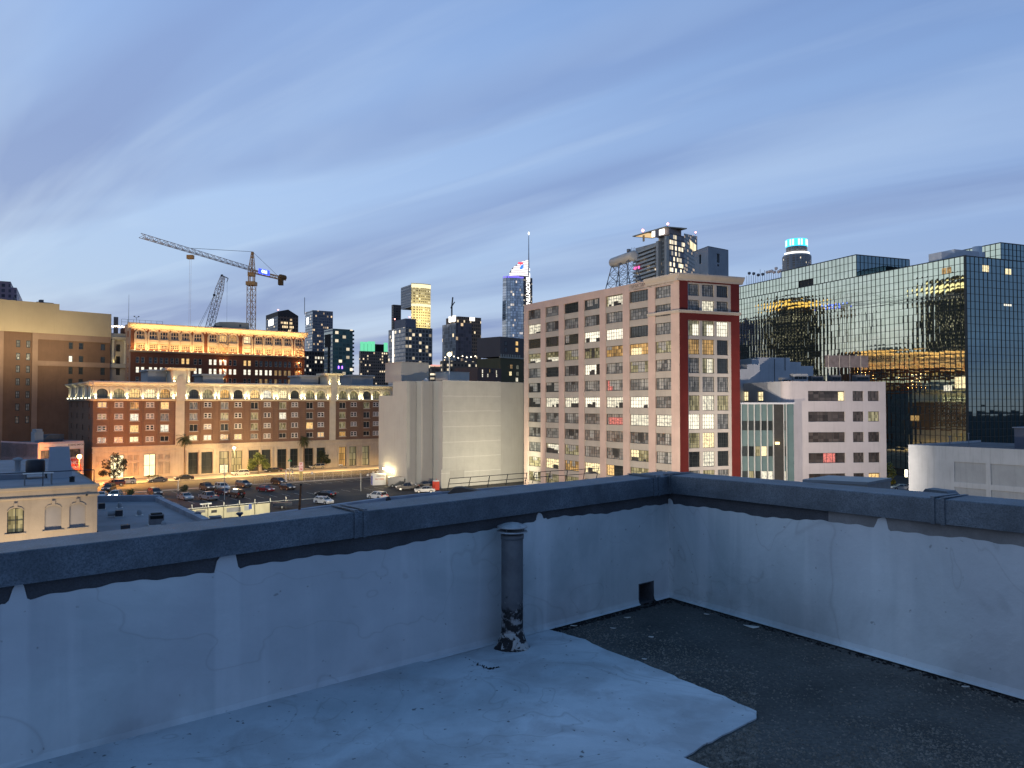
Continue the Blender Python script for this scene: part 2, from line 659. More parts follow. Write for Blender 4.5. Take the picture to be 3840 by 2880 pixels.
def wallpaint(strips):
    m, t, b = newmat('wall_white_paint')
    g = t.coord('Object')
    big = t.noise(g, .9, 6, .6, .8)
    strk = t.noise(t.coord('Object', (3.2, 3.2, .22)), 1.3, 5, .6, .3)
    patch = t.noise(g, .55, 3, .5, .5)
    c = t.mix(t.ramp(big, [(.35, 0), (.68, 1)]), (.38, .445, .465), (.60, .66, .68))
    c = t.mix(t.math('MULTIPLY', t.ramp(strk, [(.52, 0), (.66, 1)]), .32), c, (.72, .76, .77))
    c = t.mix(t.math('MULTIPLY', t.ramp(patch, [(.48, 0), (.6, 1)]), .5), c, (.42, .44, .48))
    fx, fy, fz = t.sep(g)
    wob = t.math('MULTIPLY', t.math('SUBTRACT', t.noise(g, 4, 3), .5), .05)
    for u0, u1 in strips:
        d = t.math('ABSOLUTE', t.math('SUBTRACT', t.math('ADD', fx, wob), (u0 + u1) / 2))
        msk = t.math('SUBTRACT', 1.0, t.math('DIVIDE', t.math('SUBTRACT', d, (u1 - u0) * .42), .02), clamp=True)
        c = t.mix(t.math('MULTIPLY', msk, .22), c, (.70, .75, .77))
    lowz = t.math('SUBTRACT', 1.0, t.math('DIVIDE', fz, .4), clamp=True)
    dirt = t.math('MULTIPLY', lowz, t.ramp(t.noise(g, 1.2, 5, .6), [(.46, 0), (.62, 1)]))
    c = t.mix(t.math('MULTIPLY', dirt, .55), c, (.23, .24, .25))
    speck = t.noise(g, 21, 2, .5)
    c = t.mix(t.math('MULTIPLY', t.ramp(speck, [(.71, 0), (.75, 1)]), .5), c, (.12, .12, .12))
    ln = t.math('ABSOLUTE', t.math('SUBTRACT', t.noise(g, .8, 3, .5, 1.2), .5))
    c = t.mix(t.math('MULTIPLY', t.ramp(ln, [(0, 1), (.005, 0)]), .3), c, (.25, .26, .27))
    setc(t, b.inputs['Base Color'], c)
    b.inputs['Roughness'].default_value = .7
    t.l.new(t.bump(t.math('ADD', big, t.math('MULTIPLY', t.noise(g, 7, 5, .6), .35)), .55, .03), b.inputs['Normal'])
    return m


m_band = MAT('bare_wall', (.07, .075, .085), .9, .3, 4, fine=.4, bump=.4)
m_bandlite = MAT('bare_wall_pale', (.2, .2, .2), .9, .25, 4, fine=.2)  # paler grey than the bare wall, for one stretch of the right parapet
m_coping = MAT('coping_metal', (.115, .145, .175), .55, .35, 5, fine=.75, metal=.25, bump=.15, spec=.4)
m_black = MAT('scupper_dark', (.012, .012, .012), .9, .3, 5)

deck = MB()
mid = KC + dl * 12 + dr * 12
out = .35
nl = Vector((-dl.y, dl.x, 0))
nl = nl if nl.dot(dr) < 0 else -nl
nr = Vector((-dr.y, dr.x, 0))
nr = nr if nr.dot(dl) < 0 else -nr
deck.prism([(p.x, p.y) for p in (KC + nl * .02 + nr * .02, KR + nr * .02, KR + dl * 12, KL + dr * 12, KL + nl * .02)], DZ - .6, DZ)
struct(deck.build('roof_deck', m_gravel))

# white coating sheets on the deck, edges from the photo
edge = [(2023, 2357), (2110, 2378), (2190, 2402), (2255, 2432), (2300, 2452), (2390, 2484), (2481, 2519), (2570, 2560), (2650, 2590), (2745, 2630), (2836, 2672),
        (2840, 2700), (2760, 2738), (2690, 2775), (2620, 2812), (2554, 2853)]
P = []
for i in range(len(edge) - 1):
    a, b2 = gp(*edge[i], DZ), gp(*edge[i + 1], DZ)
    k = max(1, int((b2 - a).length / .05))
    for j in range(k):
        p = a.lerp(b2, j / k)
        P.append((p.x + rnd.uniform(-.006, .006), p.y + rnd.uniform(-.006, .006)))
lst = gp(2554, 2853, DZ)
dn = (gp(2554, 2853, DZ) - gp(2100, 2660, DZ)).normalized()
for s_ in (0, .3, .6, 1, 2, 5):
    P.append(tuple((lst + dn * s_)[:2]))
endl = KL - nl * .01
P += [tuple((lst + dn * 5 + dl * 9)[:2]), tuple((endl + dr * 3)[:2]), tuple(endl[:2])]
sh = MB()
sh.prism(P, DZ + .001, DZ + .009)
struct(sh.build('roof_coating', m_white))
sh = MB()
q = [gp(1500, 2470, DZ), gp(1760, 2540, DZ), gp(2100, 2660, DZ), gp(2330, 2755, DZ), lst - dn * .02]
sh.prism([(p.x, p.y) for p in q] + [tuple((lst + dn * 4)[:2]), tuple((lst + dn * 4 + dl * 5)[:2]), tuple((q[0] + dl * 5)[:2])], DZ + .0095, DZ + .021)
struct(sh.build('roof_coating_sheet', m_white))
# loose gravel and chips
gm = MB()
A, B = gp(2509, 2250, DZ), gp(3840, 2640, DZ)


def stone(mb, x, y, r, z=DZ):
    a = rnd.uniform(0, 6.28)
    vs = []
    for i in range(5):
        tt = a + i * 1.2566
        vs.append((x + r * math.cos(tt) * rnd.uniform(.7, 1.2), y + r * math.sin(tt) * rnd.uniform(.7, 1.2), z))
    vs.append((x + r * rnd.uniform(-.3, .3), y + r * rnd.uniform(-.3, .3), z + r * rnd.uniform(.5, 1)))
    mb.add(vs, [(i, (i + 1) % 5, 5) for i in range(5)])


n = 0
while n < 9000:
    u, v = rnd.random(), rnd.random()
    px = 2060 + 1800 * u
    py = 2250 + 640 * v
    p = gp(px, py, DZ)
    e = p - KC
    # inside the bare part only: right of the sheet edge, this side of both walls
    if e.dot(nl) > -.05 or e.dot(nr) > -.04:
        continue
    k = None
    for i in range(len(edge) - 1):
        (x0, y0), (x1, y1) = edge[i], edge[i + 1]
        if x0 <= px <= x1 and i < 10:
            k = y0 + (y1 - y0) * (px - x0) / (x1 - x0 + 1e-6)
    if k is not None and py > k - 3 and px < 2842:
        if not (px > 2554 and py > 2853 - (px - 2554) * .545 + 8):
            continue
    if px < 2560 and py > 2840:
        continue
    dens = .12 + .88 * (0 if k is None else max(0, 1 - (k - py) / 190))
    if k is None:
        dens = .12 + .5 * max(0, math.sin(p.x * 2.1 + 1) * math.sin(p.y * 2.6 + 2))
    if rnd.random() > dens * (0.6 + .4 * math.sin(p.x * 7) * math.sin(p.y * 5 + 1)):
        continue
    stone(gm, p.x, p.y, rnd.choice((.003, .004, .004, .005, .006, .009)))
    n += 1
struct(gm.build('gravel', m_stone), 'stuff')
m_flake = MAT('paint_flake', (.55, .54, .5), .8, .2, 8)


def flake(px, py, w_, h_, label, seed):
    r2 = random.Random(seed)
    c = gp(px, py, DZ)
    fm = MB()
    pts = []
    for i in range(9):
        a = i * 6.283 / 9
        rr = r2.uniform(.55, 1.1)
        pts.append((w_ * rr * math.cos(a), h_ * rr * math.sin(a)))
    vs = [(x, y, .003 + abs(x) * .12) for x, y in pts] + [(x, y, .006 + abs(x) * .12) for x, y in pts]
    k = len(pts)
    fm.add(vs, [tuple(range(k, 2 * k)), tuple(range(k - 1, -1, -1))] + [(i, (i + 1) % k, k + (i + 1) % k, k + i) for i in range(k)])
    o = fm.build('paint_flake', m_flake, None, T(c.x, c.y, DZ) @ RZ(r2.uniform(-.6, .2)))
    return tag(o, label, 'paint flake', 'paint flakes peeled onto the roof')


flake(2820, 2354, .075, .03, 'largest peeled paint flake, lying against the foot of the right parapet wall', 3)
flake(2650, 2305, .03, .012, 'small pale paint flake on the gravel nearest the corner of the right parapet', 4)
flake(2442, 2391, .02, .012, 'small white paint flake alone in the middle of the bare gravel triangle', 5)
flake(2352, 2318, .03, .01, 'thin sliver of paint below the scupper hole', 6)
flake(2300, 2358, .03, .009, 'thin dull paint sliver near the tip of the white sheet', 7)
flake(2150, 2349, .035, .01, 'paint sliver lying beside the torn tar at the wall left of the scupper', 8)
flake(3620, 2578, .03, .01, 'paint flake far along the foot of the right wall', 9)
flake(2417, 2474, .018, .01, 'pale chip close to the edge of the white coating', 10)


def parapet(name, P0, P1, up0, up1, label, side, coats, hole=None, joints=(), band=None):
    """P0 -> P1 along the wall foot as seen from inside; up0/up1 coping-top heights above the deck"""
    root = thing(name, label, 'parapet wall', mat_from(P0, P1) @ T(0, 0, DZ))
    L = (P1 - P0).length
    tl = math.atan2(up1 - up0, L)

    def up(u):
        return up0 + (up1 - up0) * u / L
    wm = MB()
    CH = .15
    ops = [hole] if hole else []
    n = 24
    wm.wall(0, L, -.01, min(up0, up1) - .1, ops, .22)
    wm.box(0, L, .222, .25, -1.2, min(up0, up1) - .1)
    wm.xprof([(0, min(up0, up1) - .1), (L, min(up0, up1) - .1), (L, up1 - .06), (0, up0 - .06)], 0, .23)
    wm.build('wall', m_band if band is None else m_band, root)
    if band:
        bm_ = MB()
        bm_.box(band[0], band[1], -.004, -.001, .5, min(up0, up1) - .11)
        bm_.build('pale_band', m_bandlite, root)
    if hole:
        hb = MB()
        hb.box(hole[0] - .01, hole[1] + .01, .205, .215, hole[2] - .01, hole[3] + .01)
        hb.build('scupper', m_black, root)
    # white coat, hand-brushed upper edge, kicked out over a cant strip at the foot
    cm = MB()
    nn = int(L / .014)
    r2 = random.Random(5 + len(name))
    ph = [r2.uniform(0, 6) for _ in range(6)]

    def top(u):
        h = up(u) - CH - .085 + .01 * math.sin(u * 2.3 + ph[0]) + .008 * math.sin(u * 6.1 + ph[1]) + .004 * math.sin(u * 19 + ph[2]) + .003 * math.sin(u * 47 + ph[3])
        for a, b_ in coats:
            k = min(u - a, b_ - u) + .012 * math.sin(u * 71 + ph[4]) + .01 * math.sin(u * 31 + ph[5])
            if k > 0:
                h += (up(u) - CH - .008 + .012 * math.sin(u * 40 + ph[2]) - h) * min(1, k / .03)
        return h
    for i in range(nn):
        u0, u1 = L * i / nn, L * (i + 1) / nn
        a0, a1 = top(u0), top(u1)
        rows = [(-.034, 0.011), (-.014, .022), (-.006, .05)]
        segs = []
        if hole and hole[0] - .02 < (u0 + u1) / 2 < hole[1] + .02:
            segs = [((-.006, hole[3] + .01), (-.006, None))]
            if hole[2] > .1:
                segs += [(rows[2], (-.006, hole[2] - .005))]
        else:
            segs = [(rows[0], rows[1]), (rows[1], rows[2]), (rows[2], (-.006, None))]
        for (y0, z0), (y1, z1) in segs:
            cm.add([(u0, y0, z0), (u1, y0, z0), (u1, y1, a1 if z1 is None else z1), (u0, y1, a0 if z1 is None else z1)], [(0, 1, 2, 3)], 0, True)
        cm.quad((u0, -.006, a0), (u1, -.006, a1), (u1, 0, a1), (u0, 0, a0))
    cm.build('paint_coat', wallpaint(coats), root)
    # sheet-metal coping, folded down on both sides
    cp = MB()
    y0, y1 = -.045, .235
    prof = lambda z: [(y0, z - CH), (y0, z - .004), (y0 + .006, z), (y1 - .004, z + .006), (y1, z), (y1, z - .1)]
    a, b_ = prof(up0), prof(up1)
    e0, e1 = (0, L + .2) if side == 0 else (-.2, L)
    vs = [(e0, y, z) for y, z in a] + [(e1, y, z) for y, z in b_]
    cp.add(vs, [(i, i + 6, i + 7, i + 1) for i in range(5)])
    cp.add([v for v in vs if v[0] == (e1 if side == 0 else e0)], [(0, 1, 2, 3, 4, 5)])
    cp.add([(e0, y0, up0 - CH), (e1, y0, up1 - CH), (e1, y0 + .05, up1 - CH), (e0, y0 + .05, up0 - CH)], [(0, 3, 2, 1)])
    cpo = cp.build('coping', m_coping, root)
    for ju in joints:
        jm = MB()
        z = up(ju)
        for dx in (-.03, .03):
            jm.xprof([(ju + dx - .012, z - CH - .004), (ju + dx + .012, z - CH - .004), (ju + dx + .012, z + .004), (ju + dx - .012, z + .004)], y0 - .006, y0 - .001)
            jm.box(ju + dx - .012, ju + dx + .012, y0 - .006, y1 + .004, z + .0065, z + .013)
        jm.build('joint_cover', m_coping, cpo)
    return root


FL = Face(KL, KC)
h0 = .69 - .0
hu = [FL.U(2395), FL.U(2440)]
LT = FL.L
upC = 1.65 - .612
tilt = (1.65 - .66 - upC) / 4.66
parapet('parapet_wall', KL, KC, upC + tilt * LT, upC, 'left parapet wall, painted white, its metal coping running to the corner with a scupper hole at its foot', 0,
        [(FL.U(816), FL.U(906)), (FL.U(2008), FL.U(2046)), (FL.U(20), FL.U(120))], (hu[0], hu[1], .015, .165), [FL.U(1340), FL.U(2445)])
FR = Face(KC, KR)
LR = FR.L
ur = FR.U(3840)
parapet('parapet_wall', KC, KR, upC, upC + (.04) * LR / ur, 'right parapet wall, lighter, with bare cement showing under its coping', 1,
        [(FR.U(3262), FR.U(3330)), (FR.U(2494), FR.U(2520))], None, [FR.U(2505) + .03, FR.U(3525)], (FR.U(3103), FR.L - .02))

# vent pipe
vb = gp(1921, 2432, DZ)
m, t, b = newmat('galvanised_pipe')
g = t.coord('Object')
gx, gy, gz = t.sep(g)
n1_ = t.noise(g, 9, 6, .65, .5)
tar = t.math('SUBTRACT', t.math('ADD', t.math('MULTIPLY', n1_, .75), .1), t.math('MULTIPLY', gz, .95))
tar = t.ramp(tar, [(.18, 0), (.26, 1)])
c = t.mix(t.ramp(t.noise(g, 5, 4), [(.35, 0), (.7, 1)]), (.09, .095, .105), (.16, .17, .18))
c = t.mix(tar, c, t.mix(t.ramp(t.noise(g, 17, 4), [(.52, 0), (.6, 1)]), (.012, .012, .014), (.3, .3, .3)))
setc(t, b.inputs['Base Color'], c)
b.inputs['Roughness'].default_value = .55
b.inputs['Metallic'].default_value = .3
t.l.new(t.bump(n1_, .4, .02), b.inputs['Normal'])
m_pipe = m
m_cap = MAT('vent_cap_metal', (.4, .41, .42), .45, .3, 12, metal=.4, bump=.2)
m_tar = MAT('tar', (.015, .015, .017), .7, .4, 12, bump=1.0)
root = thing('vent_pipe', 'round metal vent pipe with a shallow cone cap and tarred foot beside the left parapet', 'vent pipe', T(vb.x, vb.y, DZ))
pm = MB()
pm.lathe([(.073, 0), (.073, .2), (.0735, .5), (.073, .735)], 28)
pm.build('pipe', m_pipe, root)
pm = MB()
pm.lathe([(.0735, .735), (.078, .737), (.078, .765), (.0, .766)], 28)
for a in range(3):
    pm.bar((.07 * math.cos(a * 2.1), .07 * math.sin(a * 2.1), .76), (.08 * math.cos(a * 2.1), .08 * math.sin(a * 2.1), .81), .004)
pm.build('neck_band', m_pipe, root)
pm = MB()
pm.lathe([(.104, .782), (.106, .786), (.1, .79), (.05, .79), (.0, .79)], 28)
pm.build('cap_tray', m_cap, root)
pm = MB()
pm.lathe([(.0, .812), (.1, .812), (.104, .815), (.1, .822), (.05, .84), (.0, .848)], 28)
pm.build('cap', m_cap, root)
pm = MB()
r2 = random.Random(2)
prof = [(.112, 0), (.104, .02), (.094, .05), (.082, .08), (.075, .11), (.0735, .12)]
vs, fs = [], []
NN = 28
for k_, (r_, z_) in enumerate(prof):
    for i in range(NN):
        tt = 2 * math.pi * i / NN
        rr = r_ * (1 + (r2.uniform(-.07, .09) if 0 < k_ < 5 else (r2.uniform(-.12, .16) if k_ == 0 else 0)))
        vs.append((rr * math.cos(tt), rr * math.sin(tt), z_ + (r2.uniform(-.008, .008) if k_ else .008)))
for k_ in range(5):
    for i in range(NN):
        j = (i + 1) % NN
        fs.append((k_ * NN + i, k_ * NN + j, (k_ + 1) * NN + j, (k_ + 1) * NN + i))
pm.add(vs, fs, 0, True)
m, t, b = newmat('cracked_flashing')
g = t.coord('Object')
n1_ = t.noise(g, 16, 5, .6, 1.0)
c = t.mix(t.ramp(n1_, [(.5, 0), (.53, 1)]), (.015, .015, .017), (.42, .42, .41))
setc(t, b.inputs['Base Color'], c)
b.inputs['Roughness'].default_value = .8
t.l.new(t.bump(n1_, 1, .03), b.inputs['Normal'])
pm.build('base_flashing', m, root)
# torn tar strips along the foot of the wall
for pts_, lab in (([(1740, 2470), (1790, 2495), (1830, 2515), (1872, 2508)], 'short black tar crack on the white coating beside the vent pipe'),):
    tm = MB()
    ww = [gp(x, y, DZ) for x, y in pts_]
    for i in range(len(ww) - 1):
        for j in range(14):
            p = ww[i].lerp(ww[i + 1], (j + rnd.random()) / 14)
            stone(tm, p.x + rnd.gauss(0, .007), p.y + rnd.gauss(0, .007), rnd.uniform(.003, .012) * (.6 + i * .35), DZ + .008)
    tag(tm.build('tar_patch', m_tar), lab, 'tar crack')
tm = MB()
for i in range(420):
    u = rnd.random() ** 1.0
    px = 2050 + (2500 - 2050) * u
    p = KC + dl * ((FL.L - FL.U(px)))
    q_ = p - nl * rnd.uniform(.0, .1) * (1 if u < .9 else 1.4)
    r_ = rnd.uniform(.004, .016)
    stone(tm, q_.x, q_.y, r_, DZ + .002)
for i in range(420):
    px = 2520 + 1300 * rnd.random()
    p = KC + dr * FR.U(px)
    q_ = p - nr * rnd.uniform(.03, .1)
    stone(tm, q_.x, q_.y, rnd.uniform(.003, .012), DZ + .002)
struct(tm.build('debris', m_tar), 'stuff')
# folded metal pieces standing outside the copings
hm = MB()
c0 = pt(3520, 1860, 5.15)
fr = mat_from(KC, KR)
pr = [(-.14, -.16), (-.14, .0), (-.09, .07), (.05, .065), (.11, .015), (.14, .0), (.17, .0), (.16, -.16)]
hm.xprof([(x, z) for x, z in pr], 0, .12)
hm.bar((-.03, -.01, -.03), (.03, -.012, .03), .004)
o = hm.build('flue_hood', m_coping, None, T(c0.x, c0.y, c0.z) @ RZ(math.atan2(dr.y, dr.x)) @ T(0, .0, -.03))
tag(o, 'folded sheet metal hood rising just outside the right parapet coping', 'metal hood')
hm = MB()
c0 = pt(2475, 1790, 6.75)
hm.xprof([(-.16, -.08), (-.16, .0), (-.12, .02), (-.02, .015), (.0, .05), (.05, .02), (.07, -.08)], 0, .1)
o = hm.build('metal_flap', m_coping, None, T(c0.x, c0.y, c0.z - .02))
tag(o, 'bent sheet metal flap sticking up behind the parapet corner', 'metal flap')
# ------------------------------------------------------------------ shared building materials
g_dark = GLASS('glass_dark', (.012, .015, .016), (.05, .06, .06), .07, .3)
g_blind = GLASS('glass_blinds', (.05, .055, .055), (.30, .30, .28), .25, .75, glow=.06)
g_dim = GLASS('glass_dim_room', (.05, .045, .02), (.36, .33, .19), .2, .7, glow=.55)
g_orange = GLASS('glass_orange_room', (.10, .06, .02), (.60, .36, .12), .2, .7, glow=.8)
g_lit = EMIT('window_lit_white', (1, .92, .70), 1.1, pattern=.6, pscale=5)
g_bright = EMIT('window_lit_bright', (1, .93, .74), 1.35, pattern=.3, pscale=4)
g_yellow = EMIT('window_lit_yellow', (1, .82, .45), 1.5, pattern=.55, pscale=6)
g_warm = EMIT('window_lit_warm', (1, .62, .22), 1.3, pattern=.6, pscale=6)
g_red = EMIT('window_lit_red', (1, .25, .2), .9, pattern=.75, pscale=7)
m_steel = MAT('steel_sash', (.035, .04, .04), .6, .2, 5)
m_whiteframe = MAT('white_frame', (.62, .60, .56), .6, .1, 5)
m_roofgrey = MAT('roof_felt', (.12, .12, .125), .95, .3, .4)
PANE = {}


def pane(w_, h_, mat, arch=False, frame=None, grid=(1, 1), bar=.05, key=None, rise=None):
    """(frame mesh, glass mesh) of a window w x h, origin at its lower left; the glass lies .04 behind the frame"""
    k = (round(w_, 2), round(h_, 2), mat.name, arch, frame.name if frame else None, grid, bar)
    if k in PANE:
        return PANE[k]
    fm = MB()
    fw = bar * 1.6
    fm.box(0, fw, 0, .05, 0, h_)
    fm.box(w_ - fw, w_, 0, .05, 0, h_)
    fm.box(fw, w_ - fw, 0, .05, 0, fw)
    fm.box(fw, w_ - fw, 0, .05, h_ - fw, h_)
    nx, nz = grid
    for i in range(1, nx):
        x = w_ * i / nx
        b_ = bar * (1.5 if (nx > 3 and i % 2 == 0 and False) else 1)
        fm.box(x - b_ / 2, x + b_ / 2, .003, .045, fw, h_ - fw)
    for j in range(1, nz):
        z = h_ * j / nz
        fm.box(fw, w_ - fw, .006, .042, z - bar / 2, z + bar / 2)
    gm_ = MB()
    gm_.quad((0, .055, 0), (w_, .055, 0), (w_, .055, h_), (0, .055, h_))
    PANE[k] = (fm.mesh('window', frame or m_steel), gm_.mesh('pane', mat))
    return PANE[k]


def window(root, M, u, z, w_, h_, mat, y=.25, **kw):
    fme, gme = pane(w_, h_, mat, **kw)
    o = inst('window', fme, root, M @ T(u, y, z))
    inst('pane', gme, o, M @ T(u, y, z))
    return o


def lit2(root, M, u, z, w_, h_, a, b_, split, y=.25, **kw):
    """window of which part is one glass and part another"""
    o = window(root, M, u, z, w_, h_, a, y, **kw)
    q = MB()
    q.quad((w_ * split[0], .052, h_ * .04), (w_ * split[1], .052, h_ * .04), (w_ * split[1], .052, h_ * split[2]), (w_ * split[0], .052, h_ * split[2]))
    p = q.build('lit_room', b_, o, M @ T(u, y, z))
    return o


# ------------------------------------------------------------------ the pink loft block with the red end
A = hp(1965, 193)
B = hp(2549, 147)
Cc = hp(2775, 152.3)
m_pink = MAT('pink_stucco', (.54, .40, .33), .85, .12, .25, stain=.15)
m_span = MAT('beige_spandrel', (.42, .375, .315), .85, .1, .3, stain=.2)
m_red = MAT('oxblood_paint', (.13, .017, .012), .7, .15, .4)
m_cream = MAT('cream_trim', (.47, .42, .36), .8, .1, .4, stain=.1)
root = thing('loft_building', 'twelve storey pink loft building with gridded steel windows and a dark red end wall', 'building', mat_from(A, B))
FA, FB = Face(A, B), Face(B, Cc)
TOP = 45.3
FH = 3.62
cols = [(1980, 2027), (2044.5, 2095), (2115, 2169.5), (2190, 2249), (2271, 2335.6), (2360, 2431), (2457, 2517)]
LUT = {'B': g_blind, 'D': g_dark, 'G': g_dim, 'O': g_orange, 'W': g_bright, 'Y': g_lit, 'V': g_yellow, 'R': g_blind, 'S': g_blind}
rows = ['BBDDGDB', 'YBBBBBB', 'DDDWWDB', 'GGGGOOG', 'BDBWBGB', 'DDBBRBB', 'DYYWYWB', 'SSSSRYY', 'BBBBBBB', 'BYGBBVB', 'GVOVOGB', 'GGGGGGB']
ops = []
for c0, c1 in cols:
    u0, u1 = FA.U(c0), FA.U(c1)
    for r in range(12):
        z1 = 43.65 - r * FH
        ops.append((u0, u1, z1 - 2.3, z1))
wm = MB()
LA = FA.L
# piers and spandrels: the whole sheet sits .12 back between the piers
edges = [0] + [v for c in cols for v in (FA.U(c[0]), FA.U(c[1]))] + [LA]
for i in range(0, len(edges), 2):
    wm.box(edges[i], edges[i + 1], 0, .4, 0, 43.65)
wm.box(0, LA, 0, .4, 43.652, TOP)
wm.build('wall', m_pink, root)
sm = MB()
for i in range(7):
    u0, u1 = edges[2 * i + 1], edges[2 * i + 2]
    for r in range(12):
        z1 = 43.65 - r * FH
        zb = max(0.0, z1 - FH)
        if z1 - 2.3 > zb:
            sm.box(u0 + .003, u1 - .003, .1, .4, zb, z1 - 2.3)
            sm.box(u0 - .0, u1 + .0, .06, .1, z1 - 2.42, z1 - 2.3)
sm.build('spandrel', m_span, root)
for r in range(12):
    for i in range(7):
        u0, u1 = edges[2 * i + 1], edges[2 * i + 2]
        z1 = 43.65 - r * FH
        k = rows[r][i]
        nx = 6 if u1 - u0 < 5.2 else 7
        kw = dict(grid=(nx, 3), bar=.055, y=.33)
        wd = u1 - u0
        if k == 'R':
            lit2(root, FA.M, u0, z1 - 2.3, wd, 2.3, g_blind, g_red, (.05, .32, .95) if r == 5 else (.1, .9, .7), **kw)
        elif (r, i) == (4, 3):
            lit2(root, FA.M, u0, z1 - 2.3, wd, 2.3, g_dark, g_bright, (.02, .72, .96), **kw)
        elif (r, i) == (9, 5):
            lit2(root, FA.M, u0, z1 - 2.3, wd, 2.3, g_dim, g_yellow, (.02, .42, .96), **kw)
        elif (r, i) == (10, 4):
            lit2(root, FA.M, u0, z1 - 2.3, wd, 2.3, g_dark, g_warm, (.02, .4, .96), **kw)
        elif (r, i) in ((0, 4), (3, 0), (3, 1), (9, 1)):
            lit2(root, FA.M, u0, z1 - 2.3, wd, 2.3, g_dim, g_lit, (.1, .9, .45) if r == 3 else (.1, .95, .9), **kw)
        elif (r, i) == (3, 5):
            lit2(root, FA.M, u0, z1 - 2.3, wd, 2.3, g_orange, g_yellow, (.05, .6, .62), **kw)
        else:
            window(root, FA.M, u0, z1 - 2.3, wd, 2.3, LUT[k], **kw)
# roller blinds, curtains and dark furniture behind the steel sashes
m_blindc = MAT('blind_cloth', (.42, .41, .37), .9, .2, .9)
m_curtd = MAT('dark_curtain', (.06, .055, .05), .9, .3, .9)
r3 = random.Random(77)
for o in [x for x in root.children if x.name.startswith('window')]:
    W_, H_ = o.data.vertices[0].co.x, 2.3
    W_ = max(v_.co.x for v_ in o.data.vertices)
    pm_ = o.children[0].data.materials[0]
    q = MB()
    lit_ = pm_ in (g_lit, g_bright, g_yellow)
    n_ = r3.choice((0, 1, 2, 2, 3))
    for k_ in range(n_):
        a = r3.uniform(0, .75) * W_
        w_ = r3.uniform(.12, .4) * W_
        if lit_:
            h_ = r3.uniform(.15, .55) * H_
            q.quad((a, .0515 - k_ * .0004, .05), (min(W_ - .06, a + w_), .0515 - k_ * .0004, .05), (min(W_ - .06, a + w_), .0515 - k_ * .0004, h_), (a, .0515 - k_ * .0004, h_))
        else:
            h_ = r3.uniform(.25, 1) * H_
            q.quad((a, .0515 - k_ * .0004, H_ - h_), (min(W_ - .06, a + w_), .0515 - k_ * .0004, H_ - h_), (min(W_ - .06, a + w_), .0515 - k_ * .0004, H_ - .05), (a, .0515 - k_ * .0004, H_ - .05))
    if n_:
        PMx = ROOTM[o.name]
        q.build('furniture' if lit_ else 'blind', m_curtd if lit_ else r3.choice((m_blindc, m_blindc, m_curtd)), o, PMx)
# inner body
bm_ = MB()
bk = (B - A).normalized()
nin = Vector((-(B - A).y, (B - A).x, 0)).normalized()
D1 = A + nin * 22
dB_ = (Cc - B).normalized()
inB = Vector((-dB_.y, dB_.x, 0))
D2 = hp(2735, 190)
D1 = hp(2300, 215)
bi = MB()
poly = [A + nin * .5 + bk * .05, B + nin * .5 + inB * .62 - bk * .3, Cc + inB * .62 - dB_ * .1, D2, D1]
bi.prism([(p.x, p.y) for p in poly], 0, TOP - .8)
bi.build('body', m_span, root, Matrix.Identity(4))
# end wall
LB = FB.L
v = lambda p: FB.U(p)
em = MB()
lo0, lo1 = v(2581), v(2744)
zt = 42.2
lowtop = FB.Z(2660, 1203)
uptop, upbot = FB.Z(2660, 1063), FB.Z(2660, 1166)
em.wall(0, LB, 0, 44.2, [(lo0, lo1, 0, lowtop), (lo0, lo1, upbot, uptop)], .25)
em.build('end_wall', m_red, root, FB.M)
fr_ = MB()
wc = [(2584, 2626), (2636, 2681), (2691, 2734)]
wz = []
zr = [FB.Z(2660, 1063 + 5), FB.Z(2660, 950 + 418 * .425)]
for k_ in range(10):
    zz = FB.Z(2660, 950 + 598 * .425) - k_ * FH
    wz.append(zz)
eops = []
for c0, c1 in wc:
    for zz in zr:
        eops.append((v(c0), v(c1), zz - 2.3, zz))
    for zz in wz:
        if zz - 2.9 > 0:
            eops.append((v(c0), v(c1), zz - 2.95, zz))
fr_.wall(lo0, lo1, 0, lowtop, eops, .3, y=.12)
fr_.wall(lo0, lo1, upbot, uptop, eops, .3, y=.12)
fr_.build('window_surround', m_cream, root, FB.M)
erows = ['BBD', 'BYB', 'GWW', 'OOD', 'BYD', 'BBB', 'GYG', 'WWB', 'GVD', 'DYD', 'BGB', 'BGB']
for i, (c0, c1) in enumerate(wc):
    for r, zz in enumerate(zr + wz):
        h_ = 2.3 if r < 2 else 2.95
        if zz - h_ < 0:
            continue
        k = erows[r][i]
        kw = dict(grid=(5, 4), bar=.05, y=.36)
        if k in 'GW' and r == 2 and i < 2:
            lit2(root, FB.M, v(c0), zz - h_, v(c1) - v(c0), h_, g_dim, g_bright, (.45, .97, .78), **kw)
        elif k == 'Y' and r in (4, 11):
            lit2(root, FB.M, v(c0), zz - h_, v(c1) - v(c0), h_, g_dim, g_lit, (.45, .9, .95), **kw)
        else:
            window(root, FB.M, v(c0), zz - h_, v(c1) - v(c0), h_, LUT[k], **kw)
